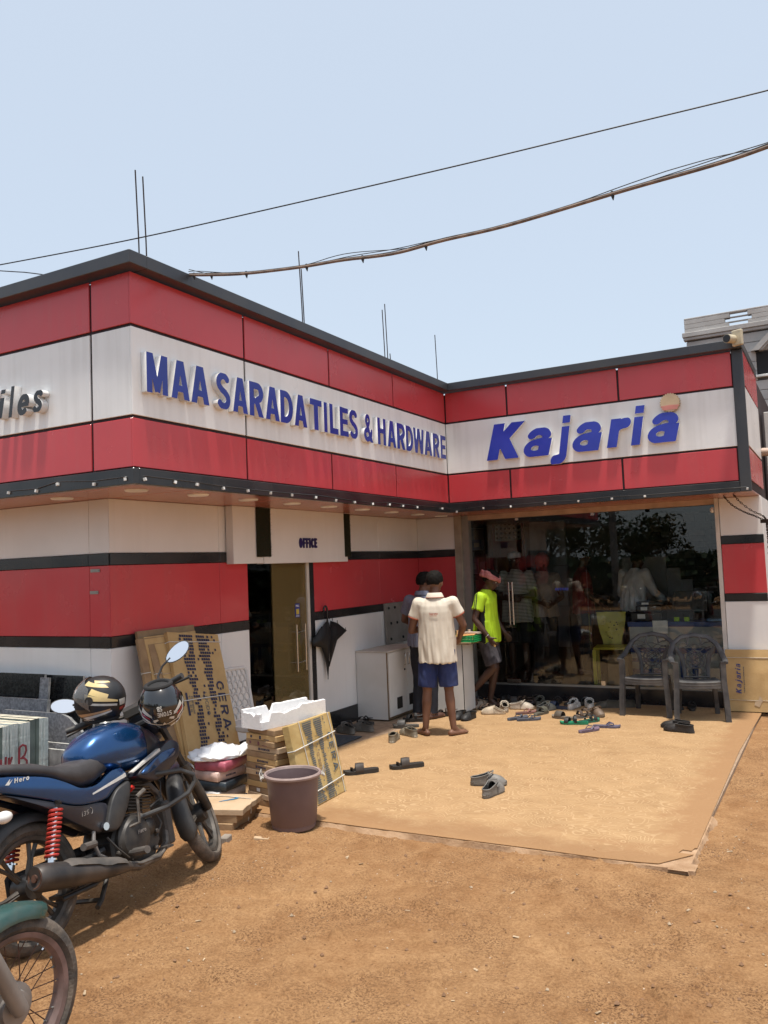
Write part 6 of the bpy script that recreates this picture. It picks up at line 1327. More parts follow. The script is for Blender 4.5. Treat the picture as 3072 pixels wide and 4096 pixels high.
def make_person(label, loc, rz, J, skin, shirt, pants, hair='short', head=(0, 0), vox=.0075, detail=True, bare=True, shirtfn=None, pantfn=None, shirtmats=None, pantmats=None, foldamp=.013, legs='shorts', hemz=.78, pantz=.5, sleeve=.55, width=1., shoe_m=None, collar=None):
    """local +y is forward, +x the person's right-hand side"""
    D = dict(pel=V(0, 0, .90), waist=V(0, .0, 1.04), chest=V(0, .0, 1.24), neck=V(0, -.012, 1.405), head=V(0, .022, 1.535),
             shR=V(.172, -.01, 1.325), shL=V(-.172, -.01, 1.325), elR=V(.225, -.03, 1.08), elL=V(-.225, -.03, 1.08), haR=V(.235, .06, .86), haL=V(-.235, .06, .86),
             hiR=V(.088, 0, .86), hiL=V(-.088, 0, .86), knR=V(.10, .015, .47), knL=V(-.10, .015, .47), anR=V(.105, -.02, .085), anL=V(-.105, -.02, .085), toR=V(.15, .16, .02), toL=V(-.15, .16, .02))
    for k, v in J.items(): D[k] = V(*v) if isinstance(v, tuple) else v
    b = B()
    # torso, neck
    def ring(c, hw, hd, n=16): return [c + V(hw * math.cos(a), hd * math.sin(a), 0) for a in (2 * math.pi * i / n for i in range(n))]
    up_ = D['neck'] - D['chest']
    b.loft([ring(D['pel'] + V(0, 0, -.06), .13, .095), ring(D['pel'], .152, .11), ring(D['waist'], .132, .095), ring(D['chest'] - V(0, 0, .06), .15, .108), ring(D['chest'] + V(0, 0, .04), .165, .105), ring(D['chest'].lerp(D['neck'], .72), .12, .075), ring(D['neck'] - V(0, 0, .005), .058, .055)])
    limb(b, [D['chest'].lerp(D['neck'], .6), D['neck'], D['neck'].lerp(D['head'], .55)], [.06, .054, .05])
    for s in 'RL':
        sg = 1 if s == 'R' else -1; sh_, el_, ha = D['sh' + s], D['el' + s], D['ha' + s]
        limb(b, [D['chest'] + V(sg * .10, 0, .06), sh_], [.062, .050]); limb(b, [sh_, sh_.lerp(el_, .5), el_], [.053, .045, .036]); limb(b, [el_, el_.lerp(ha, .3), ha], [.036, .038, .025])
        hi, kn, an, to = D['hi' + s], D['kn' + s], D['an' + s], D['to' + s]
        limb(b, [hi, hi.lerp(kn, .5), kn], [.085, .068, .050]); limb(b, [kn, kn.lerp(an, .3) + (kn - an).cross(V(1, 0, 0)).normalized() * -.006, an], [.047, .051, .031])
        fd = to - an; heel = an - V(fd.x, fd.y, 0).normalized() * .035; f_up = V(0, 0, 1)
        if D.get('flat' + s, 1): heel.z = to.z + .012
        else: heel = an - fd.normalized() * .02 + V(0, 0, 0) + fd.cross(V(1, 0, 0)).normalized() * .05
        sd = fd.cross(V(0, 0, 1)).normalized()
        b.tube([heel, heel.lerp(to, .35), heel.lerp(to, .72), to], [.032, .034, .036, .022], 10, sq=.8); b.ball(heel, .031, 10); limb(b, [an, heel.lerp(to, .45) + V(0, 0, .012)], [.031, .026])
        if bare and detail:
            for k in range(5): p0 = heel.lerp(to, .86) + sd * (-.034 + .016 * k) * sg; d_ = (to - heel).normalized(); b.tube([p0, p0 + d_ * (.042 - .005 * abs(k - 1)), p0 + d_ * (.052 - .006 * abs(k - 1))], [.011, .0095, .006], 7)
        # hand
        hd = D.get('hd' + s) or (ha - el_).normalized(); hd = Vector(hd).normalized(); pn = Vector(D.get('pn' + s, (-sg, 0, 0))); pn = (pn - hd * pn.dot(hd)).normalized(); sd2 = hd.cross(pn).normalized()
        tf = D.get('thumb' + s, 1) * sg
        b.loft([[ha + hd * l_ + (sd2 * math.cos(a) * w_ + pn * math.sin(a) * .014) for a in (2 * math.pi * i / 10 for i in range(10))] for l_, w_ in ((-.01, .024), (.03, .034), (.065, .040), (.085, .038))])
        cl = D.get('curl' + s, .5)
        for k, fl in enumerate((.062, .072, .068, .052)):
            p0 = ha + hd * .078 + sd2 * (.030 - .0195 * k) * tf; d1 = (hd + pn * cl * .5).normalized(); d2 = (hd + pn * cl * 1.6).normalized(); d3 = (hd * .6 + pn * cl * 2.2).normalized() if cl > .05 else hd
            p1 = p0 + d1 * fl * .5; p2 = p1 + d2 * fl * .32; p3 = p2 + d3 * fl * .26; b.tube([p0 - hd * .012, p1, p2, p3], [.0098, .0092, .0085, .007], 8); b.ball(p3, .007, 8)
        p0 = ha + hd * .022 + sd2 * .03 * tf; p1 = p0 + (hd * .5 + sd2 * .75 * tf + pn * .3).normalized() * .036; p2 = p1 + (hd + pn * (.4 + cl)).normalized() * .03; b.tube([p0 - sd2 * tf * .012, p0, p1, p2], [.013, .013, .0105, .008], 8); b.ball(p2, .008, 8)
    # head
    hy, hp = head; MH = Matrix.Translation(D['head']) @ Euler((R_(hp), 0, R_(hy))).to_matrix().to_4x4(); MR = MH.to_3x3().to_4x4()
    h = lambda *a: MH @ V(*a)
    b.ball(h(0, -.008, .025), (.075, .092, .088), 20, MR); b.ball(h(0, .022, -.035), (.058, .068, .072), 16, MR); b.ball(h(0, .052, -.083), (.030, .028, .024), 12, MR)
    b.tube([h(0, .086, .018), h(0, .102, -.012), h(0, .108, -.028)], [.008, .011, .014], 8); b.ball(h(.011, .095, -.03), .010, 8); b.ball(h(-.011, .095, -.03), .010, 8)
    b.tube([h(-.042, .073, .024), h(0, .088, .028), h(.042, .073, .024)], [.010, .011, .010], 8); b.tube([h(-.022, .078, -.058), h(0, .088, -.056), h(.022, .078, -.058)], [.006, .008, .006], 8); b.tube([h(-.02, .076, -.068), h(0, .084, -.068), h(.02, .076, -.068)], [.006, .008, .006], 8)
    for sg in (1, -1): b.ball(h(sg * .045, .058, -.015), (.02, .02, .016), 8); b.ball(h(sg * .077, -.004, -.004), (.011, .022, .034), 10, MR @ Euler((R_(8), 0, R_(-20 * sg))).to_matrix().to_4x4())
    o = remesh(b, 'person', skin, vox, 3); o.location = loc; o.rotation_euler = (0, 0, rz); tag(o, label, 'person')
    if detail:
        for sg in (1, -1):
            e = B(); e.ball(h(sg * .031, .072, .006), (.013, .010, .008), 10, MR); ey = e.obj('eye', EYEW, o); e = B(); e.ball(h(sg * .031, .0805, .006), .0048, 8); e.obj('iris', EYED, ey)
    # hair
    if hair:
        bm = bmesh.new(); bmesh.ops.create_icosphere(bm, subdivisions=5, radius=1)
        for v in bm.verts:
            d = v.co.normalized(); front = d.y; zt = d.z
            line = .30 + .12 * math.cos(3 * math.atan2(d.x, d.y)) if front > .1 else (-.62 if front < -.35 else -.25 - .3 * (-front))
            inside = zt > line - (.25 if front > .1 and abs(d.x) > .62 else 0); th = (.008 + .004 * N(d * 3) + .0025 * N(d * 24)) if inside else -.022
            if hair == 'thick' and inside: th += .003 + .010 * max(0, zt) * max(0, .5 + N(d * 4 + Vector((3, 1, 0))))
            v.co = Vector((d.x * (.0755 + th), d.y * (.093 + th) - .008, d.z * (.088 + th) + .025 + (-.012 if not inside else 0)))
            v.co = MH @ v.co
        for f in bm.faces: f.smooth = True
        me = bpy.data.meshes.new('hair'); bm.to_mesh(me); bm.free(); me.materials.append(HAIR); ho = bpy.data.objects.new('hair', me); C.objects.link(ho); ho.parent = o
    # shirt
    def fold(c_):
        q = Vector((c_[0] * 10, c_[1] * 10, c_[2] * 2.0)); a = N(q) * foldamp + N(Vector((c_[0] * 26, c_[1] * 26, c_[2] * 6))) * foldamp * .5
        g = (c_[2] - hemz); th_ = math.atan2(c_[1], c_[0]); return a * (1.25 if g < .25 else .8) + (.006 * math.sin(th_ * 11 + 3 * N(Vector((c_[0] * 5, c_[1] * 5, c_[2] * 4)))) + .003 * math.sin(th_ * 23 + c_[2] * 12)) * max(0, 1 - g * 2.2)
    b = B(); w1 = width
    zc = lambda z_: (D['pel'].lerp(D['waist'], max(-1.2, (z_ - .90) / .14)) if z_ < 1.04 else D['waist'].lerp(D['chest'], (z_ - 1.04) / .2))
    hz = hemz; cA = zc(hz); rgs = []
    for z_, hw, hd in ((hz, .202 * w1, .152 * w1), (hz + .06, .198 * w1, .150 * w1), (.95, .190 * w1, .143 * w1), (1.05, .183 * w1, .136 * w1), (1.16, .180, .131), (1.25, .184, .128)):
        if z_ < hz - .001: continue
        c_ = zc(z_); rgs.append(ring(V(c_.x, c_.y, z_), hw, hd))
    rgs += [ring(D['chest'].lerp(D['neck'], .42), .178, .112), ring(D['chest'].lerp(D['neck'], .66), .148, .09), ring(D['chest'].lerp(D['neck'], .88), .092, .072), ring(D['neck'] + V(0, 0, .012), .062, .060)]
    b.loft(rgs)
    for s in 'RL':
        sg = 1 if s == 'R' else -1; sh_, el_ = D['sh' + s], D['el' + s]; limb(b, [D['chest'] + V(sg * .09, 0, .055), sh_ + V(0, 0, .004)], [.084, .066])
        if sleeve <= 1: e_ = sh_.lerp(el_, sleeve); b.ball(sh_, .066, 12); b.tube([sh_, sh_.lerp(e_, .5), e_], [.066, .065, .068 if sleeve < .9 else .056], 14)
        else: limb(b, [sh_, el_], [.066, .052]); b.tube([el_, el_.lerp(D['ha' + s], .9)], [.052, .042], 12)
    so = remesh(b, 'shirt', shirt, vox, 4, o, fold, shirtfn, shirtmats)
    if collar:
        b = B(); c0 = D['neck'] + V(0, 0, .018); rr = []
        for i in range(24):
            a = 2 * math.pi * i / 24; gap = 1 if math.sin(a) < .75 else .6; ct = V(math.cos(a), math.sin(a), 0); rr.append([c0 + V(ct.x * .066, ct.y * .062, .022 * gap), c0 + V(ct.x * .076, ct.y * .074, .016 * gap), c0 + V(ct.x * .094, ct.y * .088, -.024), c0 + V(ct.x * .088, ct.y * .082, -.026), c0 + V(ct.x * .068, ct.y * .064, .010)])
        b.loft(rr, close=True); co_ = b.obj('collar', collar[0], so, ang=70)
        if len(collar) > 1:
            b = B(); b.tube([c0 + V(.092 * math.cos(a), .087 * math.sin(a), -.026) for a in (2 * math.pi * i / 24 for i in range(24))], .0035, 6, close=True); b.obj('trim', collar[1], so)
            for s in 'RL':
                sh_, el_ = D['sh' + s], D['el' + s]; e_ = sh_.lerp(el_, sleeve); d = (el_ - sh_).normalized(); u = d.orthogonal().normalized(); v_ = d.cross(u); b = B(); b.tube([e_ + d * .004 + (u * math.cos(a) + v_ * math.sin(a)) * .0675 for a in (2 * math.pi * i / 24 for i in range(24))], .0045, 6, close=True); b.obj('trim', collar[1], so)
    # shorts or trousers
    b = B(); b.loft([ring(D['pel'] + V(0, 0, -.09), .15, .115), ring(D['pel'] + V(0, 0, -.02), .160, .122), ring(D['pel'] + V(0, 0, .06), .140, .108)])
    for s in 'RL':
        hi, kn, an = D['hi' + s], D['kn' + s], D['an' + s]
        if legs == 'shorts': e_ = hi.lerp(kn, min(.98, (hi.z - pantz) / max(.05, hi.z - kn.z))); b.ball(hi, .10, 12); b.tube([hi, hi.lerp(e_, .5), e_], [.10, .098, .098], 14)
        else: limb(b, [hi, hi.lerp(kn, .5), kn], [.10, .085, .068]); b.tube([kn, kn.lerp(an, .5), an + V(0, 0, -.03)], [.068, .065, .062], 14)
    f2 = lambda c_: N(Vector((c_[0] * 10, c_[1] * 10, c_[2] * 4))) * .010 + N(Vector((c_[0] * 24, c_[1] * 24, c_[2] * 14))) * .005
    remesh(b, 'shorts' if legs == 'shorts' else 'trousers', pants, vox, 4, o, f2, pantfn, pantmats)
    if shoe_m:
        for s in 'RL':
            an, to = D['an' + s], D['to' + s]; fd = V((to - an).x, (to - an).y, 0).normalized(); b = B(); c0 = V(an.x, an.y, .03) - fd * .045; c1 = V(to.x, to.y, .024) + fd * .012; b.tube([c0, c0.lerp(c1, .35), c0.lerp(c1, .7), c1], [.036, .041, .044, .028], 12, sq=.8); b.ball(c0, .035, 10); b.tube([c0.lerp(c1, .12) + V(0, 0, .03), c0.lerp(c1, .12) + V(0, 0, .06)], [.045, .04], 12); remesh(b, 'shoe', shoe_m, .008, 3, o)
    return o, h, D
CREAMS = mat('cream_shirt', (.66, .60, .50), .9, nscale=4, col2=(.60, .535, .435), bump=.10, bscale=30)
ORTR = mat('orange_trim', (.45, .10, .05), .8)
NAVY = mat('navy_shorts', (.010, .022, .10), .85, nscale=8, col2=(.03, .045, .13), contrast=(.30, .7), bump=.3, bscale=40)
BLUEG = mat('blue_grey_shirt', (.20, .21, .27), .85, nscale=60, col2=(.16, .17, .23))
JEAN = mat('dark_jeans', (.016, .018, .028), .85, nscale=12, namp=.2)
NEON = mat('neon_yellow_shirt', (.42, .64, .012), .7, nscale=5, col2=(.36, .56, .01))
BLKC = mat('black_cloth', (.012, .012, .013), .8)
GSH = mat('grey_shorts', (.03, .027, .032), .9, nscale=9, col2=(.075, .066, .075), contrast=(.36, .55))
# 1: man in the cream shirt at the table, back to the camera
pm, h, D = make_person('barefoot man in a cream polo shirt and navy shorts, back to the camera', (.405, 3.74, 0), R_(17),
    dict(hiR=(.088, 0, .86), knR=(.10, .01, .46), knL=(-.12, .0, .46), anR=(.135, -.02, .08), anL=(-.15, -.02, .08), toR=(.25, .10, .018), toL=(-.25, .11, .018), shR=(.178, .0, 1.33), shL=(-.175, .0, 1.33), elR=(.275, .05, 1.10), haR=(.20, .28, .955), elL=(-.265, .02, 1.06), haL=(-.14, .22, 1.07), hdR=(-.3, 1, -.35), hdL=(.6, .8, .1), pnR=(0, 0, -1), pnL=(1, -.3, -.2), curlL=.8, head=(.0, .035, 1.545)),
    SKIN, CREAMS, NAVY, 'thick', (-14, -12), hemz=.735, pantz=.49, sleeve=.50, width=1.02, collar=(CREAMS, ORTR))
MB_ = pm.matrix_basis.copy()
fr = frame(Vector((.045, -.136, 1.225)), (-1, 0, 0), (0, 0, 1)) if False else frame(Vector((-.045, -.137, 1.225)), (1, 0, 0), (0, 0, 1))
words('Supreme', fr, 0, 0, .022, .18, .9, .15, .0015, [mat('red_print', (.50, .09, .05), .7)], pm.children[2] if len(pm.children) > 2 else pm, 'lettering', width=.085)
b = B(); b.box(0, .075, -.0005, .001, -.012, -.009, fr @ Matrix.Rotation(R_(-90), 4, 'X') if False else Matrix.Translation(fr.translation)); b.obj('printed_line', ORTR, pm.children[2])
# 2: man in blue-grey behind him
make_person('man in a blue-grey shirt and dark trousers behind the man in cream', (-.15, 4.56, 0), R_(-10),
    dict(elL=(-.29, .03, 1.10), haL=(-.20, .22, 1.02), hdL=(.5, .8, .0), elR=(.24, .02, 1.08), haR=(.2, .25, .93), neck=(0, .01, 1.40), head=(.02, .05, 1.53), anR=(.10, -.02, .085), anL=(-.09, -.03, .085), toR=(.13, .14, .02), toL=(-.12, .13, .02)),
    SKIN, BLUEG, JEAN, 'thick', (-28, -8), hemz=.81, legs='long', sleeve=.62, collar=(BLUEG,), shoe_m=mat('brown_shoe', (.10, .045, .03), .5))
# 3: man in the neon shirt walking
def neonfn(c_, n_):
    side = abs(c_.x) / .19
    if c_.x > .10 and -.05 < c_.y < .055 and c_.z < 1.36 and c_.x < .205 and n_.x > .35 and c_.z < 1.27: return 1
    if c_.x < -.10 and -.05 < c_.y < .055 and c_.z < 1.27 and n_.x < -.35: return 1
    if c_.x > .06 and 1.14 < c_.z < 1.345 and .028 < c_.y < .060 and n_.y > -.2 and c_.x < .20: return 1
    if abs(c_.x) > .15 and c_.z > 1.15 and (abs(c_.y + .018) < .006 or abs(c_.y + .040) < .006): return 1
    return 0
pg, h, D = make_person('walking man in a neon yellow shirt with a pink cloth round his head', (.315, 5.33, 0), R_(-88),
    dict(hiR=(.085, 0, .86), knR=(.09, .11, .50), anR=(.085, -.165, .215), toR=(.10, -.13, .05), flatR=0, knL=(-.085, .06, .46), anL=(-.08, -.02, .085), toL=(-.10, .16, .02), shR=(.172, .0, 1.315), shL=(-.172, .02, 1.315), elR=(.245, -.05, 1.07), haR=(.225, .11, .855), hdR=(-.05, .55, -.9), pnR=(-1, .3, 0), curlR=1.2, elL=(-.24, .0, 1.08), haL=(-.2, .16, .88), neck=(0, .02, 1.395), head=(.0, .085, 1.515), chest=(0, .012, 1.24)),
    SKIND, NEON, GSH, 'thick', (8, -26), hemz=.79, pantz=.53, sleeve=.58, width=1.03, shirtfn=neonfn, shirtmats=[NEON, BLKC], foldamp=.014)
PINKC = mat('pink_cloth', (.50, .20, .19), .9, nscale=18, col2=(.34, .10, .10), bump=.5, bscale=40)
b = B()
for k in range(3):
    b.tube([h(.090 * math.cos(a), .107 * math.sin(a) - .008, .044 + .012 * math.sin(2 * a + k) + .018 * (k - 1) + (.01 if math.sin(a) < 0 else 0)) for a in (2 * math.pi * i / 28 for i in range(28))], [.016 + .003 * math.sin(i * .9 + k * 2) for i in range(28)], 8, close=True)
for dx, dy, dz, r_ in ((-.02, -.128, .04, .030), (.035, -.118, .05, .026), (.06, -.10, .03, .024), (.0, -.135, .015, .022), (.05, -.125, .065, .022)): b.ball(h(dx, dy, dz), (r_, r_, r_ * 1.2), 10)
remesh(b, 'head_wrap', PINKC, .006, 2, pg, lambda c_: .004 * N(Vector(c_) * 55))
b = B(); hp_ = D['haR']; dd = (D['haR'] - D['elR']).normalized(); u = dd.orthogonal().normalized(); w_ = dd.cross(u); b.tube([hp_ - dd * .03 + (u * math.cos(a) + w_ * math.sin(a)) * .031 for a in (2 * math.pi * i / 16 for i in range(16))], .0045, 6, close=True); b.obj('bangle', CHROME, pg)
b = B(); b.lathe([(.018, -.02), (.022, 0), (.019, .03)], 12, pg.matrix_basis @ Matrix.Translation(hp_ + V(-.028, .055, -.085))); tag(b.obj('steel_cup', mat('brass_cup', (.65, .55, .35), .15, 1.)), 'small shiny metal cup in the hand of the man in neon', 'cup')
# people inside the shop
STRIPE = mat('striped_knit', (.46, .44, .38), .9)
n = STRIPE.node_tree.nodes; l = STRIPE.node_tree.links; tc = n.new('ShaderNodeTexCoord'); wv_ = n.new('ShaderNodeTexWave'); wv_.bands_direction = 'Z'; wv_.inputs['Scale'].default_value = 17; wv_.inputs['Distortion'].default_value = .6
l.new(tc.outputs['Object'], wv_.inputs[0]); rp = n.new('ShaderNodeValToRGB'); rp.color_ramp.elements[0].position = .45; rp.color_ramp.elements[1].position = .55; rp.color_ramp.elements[0].color = (.10, .095, .085, 1); rp.color_ramp.elements[1].color = (.52, .49, .43, 1)
l.new(wv_.outputs[0], rp.inputs[0]); l.new(rp.outputs[0], n['Principled BSDF'].inputs['Base Color'])
FL = .17
ps, h, D = make_person('man in a striped shirt and white cap behind the shop glass, arms folded', (.26, 6.62, FL), R_(176),
    dict(elR=(.26, .04, 1.10), haR=(.0, .20, 1.06), elL=(-.26, .04, 1.10), haL=(-.02, .18, 1.10), hdR=(-1, 0, 0), hdL=(1, 0, 0), pnR=(0, -1, 0), pnL=(0, -1, 0), neck=(0, 0, 1.44), head=(0, .03, 1.575), chest=(0, 0, 1.26), shR=(.185, 0, 1.375), shL=(-.185, 0, 1.375)), SKIND, STRIPE, BLKC, 'short', (0, -4), vox=.010, hemz=.76, pantz=.47, sleeve=.72, width=1.1)
b = B(); b.loft([[h(.082 * math.cos(a) * k, .100 * math.sin(a) * k - .008, z_) for a in (2 * math.pi * i / 20 for i in range(20))] for z_, k in ((.035, 1.06), (.07, 1.06), (.10, .96), (.115, .6), (.118, .1))]); b.obj('cap', mat('white_cap', (.42, .42, .43), .9), ps)
pp, h, D = make_person('person with a rust-pink head cloth behind the shop glass', (.52, 6.95, FL), R_(-150),
    dict(elR=(.24, .05, 1.06), haR=(.10, .28, 1.0), elL=(-.24, .05, 1.06), haL=(-.06, .28, .98)), SKIND, mat('dull_brown_shirt', (.30, .245, .21), .9, nscale=8), BLKC, None, (0, -15), vox=.010, hemz=.80, legs='long', sleeve=.6)
b = B(); b.ball(h(0, -.01, .022), (.10, .118, .115), 16); b.tube([h(0, -.09, -.02), h(.02, -.10, -.10), h(.04, -.08, -.16)], [.06, .05, .03], 10); remesh(b, 'head_cloth', mat('rust_cloth', (.30, .09, .075), .9, nscale=14), .010, 3, pp, lambda c_: .006 * N(Vector(c_) * 30))
make_person('man in a dark red shirt standing inside, turned to the desk', (.98, 7.25, FL), R_(-60), dict(elR=(.23, .0, 1.08), haR=(.2, .2, .92), elL=(-.23, .03, 1.08), haL=(-.12, .27, 1.02), head=(0, .04, 1.575), neck=(0, 0, 1.43), anR=(.1, -.02, .085)), SKIND, mat('dark_red_shirt', (.17, .02, .02), .9, nscale=8), BLKC, 'short', (-10, -10), vox=.010, hemz=.82, legs='long', sleeve=.7)
make_person('man in a white shirt at the desk inside, seen from behind', (1.62, 7.35, FL), R_(-32), dict(elR=(.27, .14, 1.07), haR=(.26, .36, .93), elL=(-.26, .06, 1.06), haL=(-.2, .3, .98), head=(0, .13, 1.50), neck=(0, .07, 1.395), chest=(0, .05, 1.23), shR=(.185, .06, 1.33), shL=(-.185, .04, 1.33)), SKIND, mat('white_shirt_inside', (.55, .55, .54), .85, nscale=6), BLKC, 'short', (0, -22), vox=.010, hemz=.84, legs='long', sleeve=1.5)

# ------------------------------------------------------------------ inside the shop
YEL = mat('yellow_plastic', (.50, .44, .03), .4, nscale=8)
t = thing('plastic_chair', 'yellow plastic chair with a pierced back inside the shop', 'chair', (1.47, 6.62, FL), R_(8))
b = B(); ys_ = [(.185, .86), (.175, .74), (.15, .60), (.12, .50), (.11, .45)]
b.loft([[Vector((sx * w_, .20 + .10 * (z_ - .45) + dy, z_)) for sx, dy in ((-1, .02), (0, .035), (1, .02), (1, .008), (0, .022), (-1, .008))] for w_, z_ in ys_]); b.obj('backrest', YEL, t, ang=50)
r = random.Random(9)
for k in range(16): 
    z_ = r.uniform(.52, .82); x_ = r.uniform(-1, 1) * (.11 + .05 * (z_ - .5) / .35); b = B(); b.ball((x_, .215 + .10 * (z_ - .45) + .004, z_), (.011, .006, .010), 8); o = b.obj('hole', BLKC if k % 3 else mat('olive_hole', (.2, .17, .02), .8), t)
b = B(); b.box(-.2, .2, -.2, .21, .415, .445); b.obj('seat', YEL, t, smooth=False, bevel=.01)
for sx in (-1, 1):
    for sy in (-1, 1): b = B(); b.box(sx * .185 - .022, sx * .185 + .022, sy * .185 - .022, sy * .185 + .022, .0, .414); b.obj('leg', YEL, t, smooth=False)
t = thing('stool', 'brown cardboard-coloured stool block beside the yellow chair', 'stool', (1.62, 6.42, FL)); b = B(); b.box(-.13, .13, -.1, .1, 0, .36); b.obj('body', mat('brown_block', (.20, .14, .08), .8), t, smooth=False, bevel=.01)
t = thing('desk', 'blue-edged white reception desk inside the glass', 'desk', (2.28, 6.95, FL))
DB = mat('desk_blue', (.02, .06, .22), .4); DW = mat('desk_white', (.46, .46, .44), .4)
b = B(); b.box(-.60, .62, -.26, .30, .68, .74); b.obj('desktop', DB, t, smooth=False); b = B(); b.box(-.585, .60, -.245, .28, .0, .679); b.obj('body', DW, t, smooth=False)
for x0, x1, z0, z1 in ((-.585, .6, .36, .42), (-.60, -.20, .10, .16), (-.60, -.20, .24, .29), (.0, .06, .05, .36), (.14, .21, .05, .36), (.545, .6, .42, .679)): b = B(); b.box(x0, x1, -.249, -.2465, z0, z1); b.obj('stripe', DB, t, smooth=False)
PR = mat('printer_black', (.015, .015, .016), .4)
for k, (x, y, z, sx, sy, sz, lb) in enumerate(((-.38, 6.95, .742, .19, .16, .11, 'black printer tray lowest on the desk'), (-.36, 6.97, .853, .16, .14, .08, 'black paper tray above the lower tray'), (-.34, 6.98, .934, .17, .15, .05, 'top black tray with a white front'))):
    t = thing('printer', lb, 'printer', (2.28 + x, y, FL + z)); b = B(); b.box(-sx, sx, -sy, sy, .0005, sz); b.obj('body', PR, t, smooth=False, bevel=.008); b = B(); b.box(-sx * .6, -sx * .1, -sy - .003, -sy + .002, sz * .3, sz * .8); b.obj('label', LAMP, t, smooth=False)
t = thing('paper_sheaf', 'white papers hanging over the desk front', 'papers', (2.28 - .2, 6.69, FL + .6)); b = B(); b.box(-.09, .09, -.012, -.006, .0, .16, TM((0, 0, 0), .1)); b.obj('paper', LAMP, t, smooth=False)
t = thing('paper_sheaf', 'bright blue-white folder on the desk end near the door post', 'papers', (2.28 + .45, 6.9, FL + .742)); b = B(); b.box(-.12, .1, -.1, .1, 0.0005, .02); b.obj('paper', mat('folder', (.25, .42, .6), .5), t, smooth=False)
t = thing('monitor', 'black monitor and clutter at the right of the desk', 'monitor', (2.28 + .12, 7.05, FL + .741)); b = B(); b.box(-.2, .2, -.02, .02, .1, .36); b.obj('screen', PR, t, smooth=False, bevel=.005); b = B(); b.box(-.08, .08, -.08, .08, .0005, .015); b.box(-.02, .02, -.01, .015, .015, .1); b.obj('stand', PR, t, smooth=False)
for x in (-.02, .10): t = thing('marker_box', 'small neon green box %s the monitor' % ('left before' if x < 0 else 'right before'), 'box', (2.28 + x, 6.8, FL + .741)); b = B(); b.box(-.03, .03, -.02, .02, .0005, .05); b.obj('box', NEON, t, smooth=False)
t = thing('tile_display', 'stepped grey sample boards standing inside the shop', 'display stand', (1.9, 8.1, FL))
for k, (x0, x1, z1) in enumerate(((-.55, .05, 1.55), (.06, .24, 1.38), (.25, .40, 1.22))): b = B(); b.box(x0, x1, -.05 - .04 * k, .0 - .04 * k, .02, z1); b.obj('board', mat('display_grey', (.26, .25, .235), .5, nscale=3), t, smooth=False)
t = thing('marble_display', 'grey veined marble sample panel inside the shop', 'display panel', (-.12, 9.3, FL)); 
MBL = mat('veined_marble', (.46, .46, .49), .25, nscale=2.2, col2=(.22, .22, .25), contrast=(.42, .52), stretch=(1, 1, .4))
for z0, z1 in ((.15, .8), (.81, 1.46), (1.47, 2.40)): b = B(); b.box(-.30, .30, -.03, .03, z0, z1); b.obj('tile', MBL, t, smooth=False)
t = thing('knob_display', 'red panel with a white board of round black knobs', 'display panel', (-.80, 9.35, FL)); b = B(); b.box(-.30, .26, -.02, .02, .2, 2.5); b.obj('panel', mat('dark_red_panel', (.22, .03, .022), .4), t, smooth=False); b = B(); b.box(-.24, .22, -.045, -.0205, 1.92, 2.32); b.obj('board', DW, t, smooth=False)
for i in range(6):
    for j in range(5): b = B(); b.lathe([(.024, 0), (.022, .012), (.012, .018)], 10, TM((-.20 + .077 * i, -.0455, 1.97 + .076 * j), R_(90))); b.obj('knob', BLKC, t)
t = thing('shelf_unit', 'dark shelf unit stacked with printed tile boxes inside', 'shelves', (-1.55, 9.3, FL)); b = B()
for z in (.05, .5, .95, 1.35, 1.75, 2.15): b.box(-.62, .40, -.2, .2, z, z + .025)
for x in (-.62, .385): b.box(x, x + .02, -.199, .199, .0, 2.4)
b.obj('frame', PLAS, t, smooth=False); r = random.Random(2)
for z in (.977, 1.377, 1.777):
    x = -.58
    while x < .28:
        w_ = r.uniform(.12, .2); h_ = r.uniform(.12, .3); q = thing('tile_box', 'boxed tile on the dark shelf unit inside the shop', 'tile box', (-1.55 + x + w_ / 2, 9.2, FL + z), 0, 'boxes on the inside shelves'); b = B(); b.box(-w_ / 2 + .005, w_ / 2 - .005, -.08, .08, 0, h_); o = b.obj('box', mat('shelf_box', (r.uniform(.1, .4), r.uniform(.1, .35), r.uniform(.1, .4)), .6), q, smooth=False); b = B(); b.box(-w_ * .3, w_ * .3, -.083, -.0805, h_ * .3, h_ * .7); b.obj('label', DW, q, smooth=False); x += w_ + .01
# split-stone feature wall at the back right
r = random.Random(8); sw = thing('stone_wall', 'feature wall of dark split stone blocks inside the shop', 'wall', (0, 0, 0)); SM = [mat('split_stone', c_, .8, nscale=12, namp=.2, bump=.5) for c_ in ((.10, .10, .105), (.15, .145, .14), (.07, .07, .075), (.20, .19, .175))]
b = B(); b.box(1.55, 3.25, 9.2, 9.25, FL, 2.67); b.obj('backing', BLKC, sw, smooth=False); z = FL + .01
while z < 2.5:
    h_ = r.choice((.06, .09, .12)); x = 1.56
    while x < 3.2:
        w_ = r.uniform(.12, .3); b = B(); b.box(x, min(3.24, x + w_ - .006), 9.2 - r.uniform(.02, .07), 9.1995, z, z + h_ - .006); b.obj('stone', SM[r.randrange(4)], sw, smooth=False); x += w_
    z += h_
t = thing('roof_strip', 'lowered dark beam across the shop ceiling', 'beam', (0, 0, 0)); b = B(); b.box(-2.9, 3.24, 7.9, 8.1, 2.5, 2.675); b.obj('beam', PLAS, t, smooth=False)
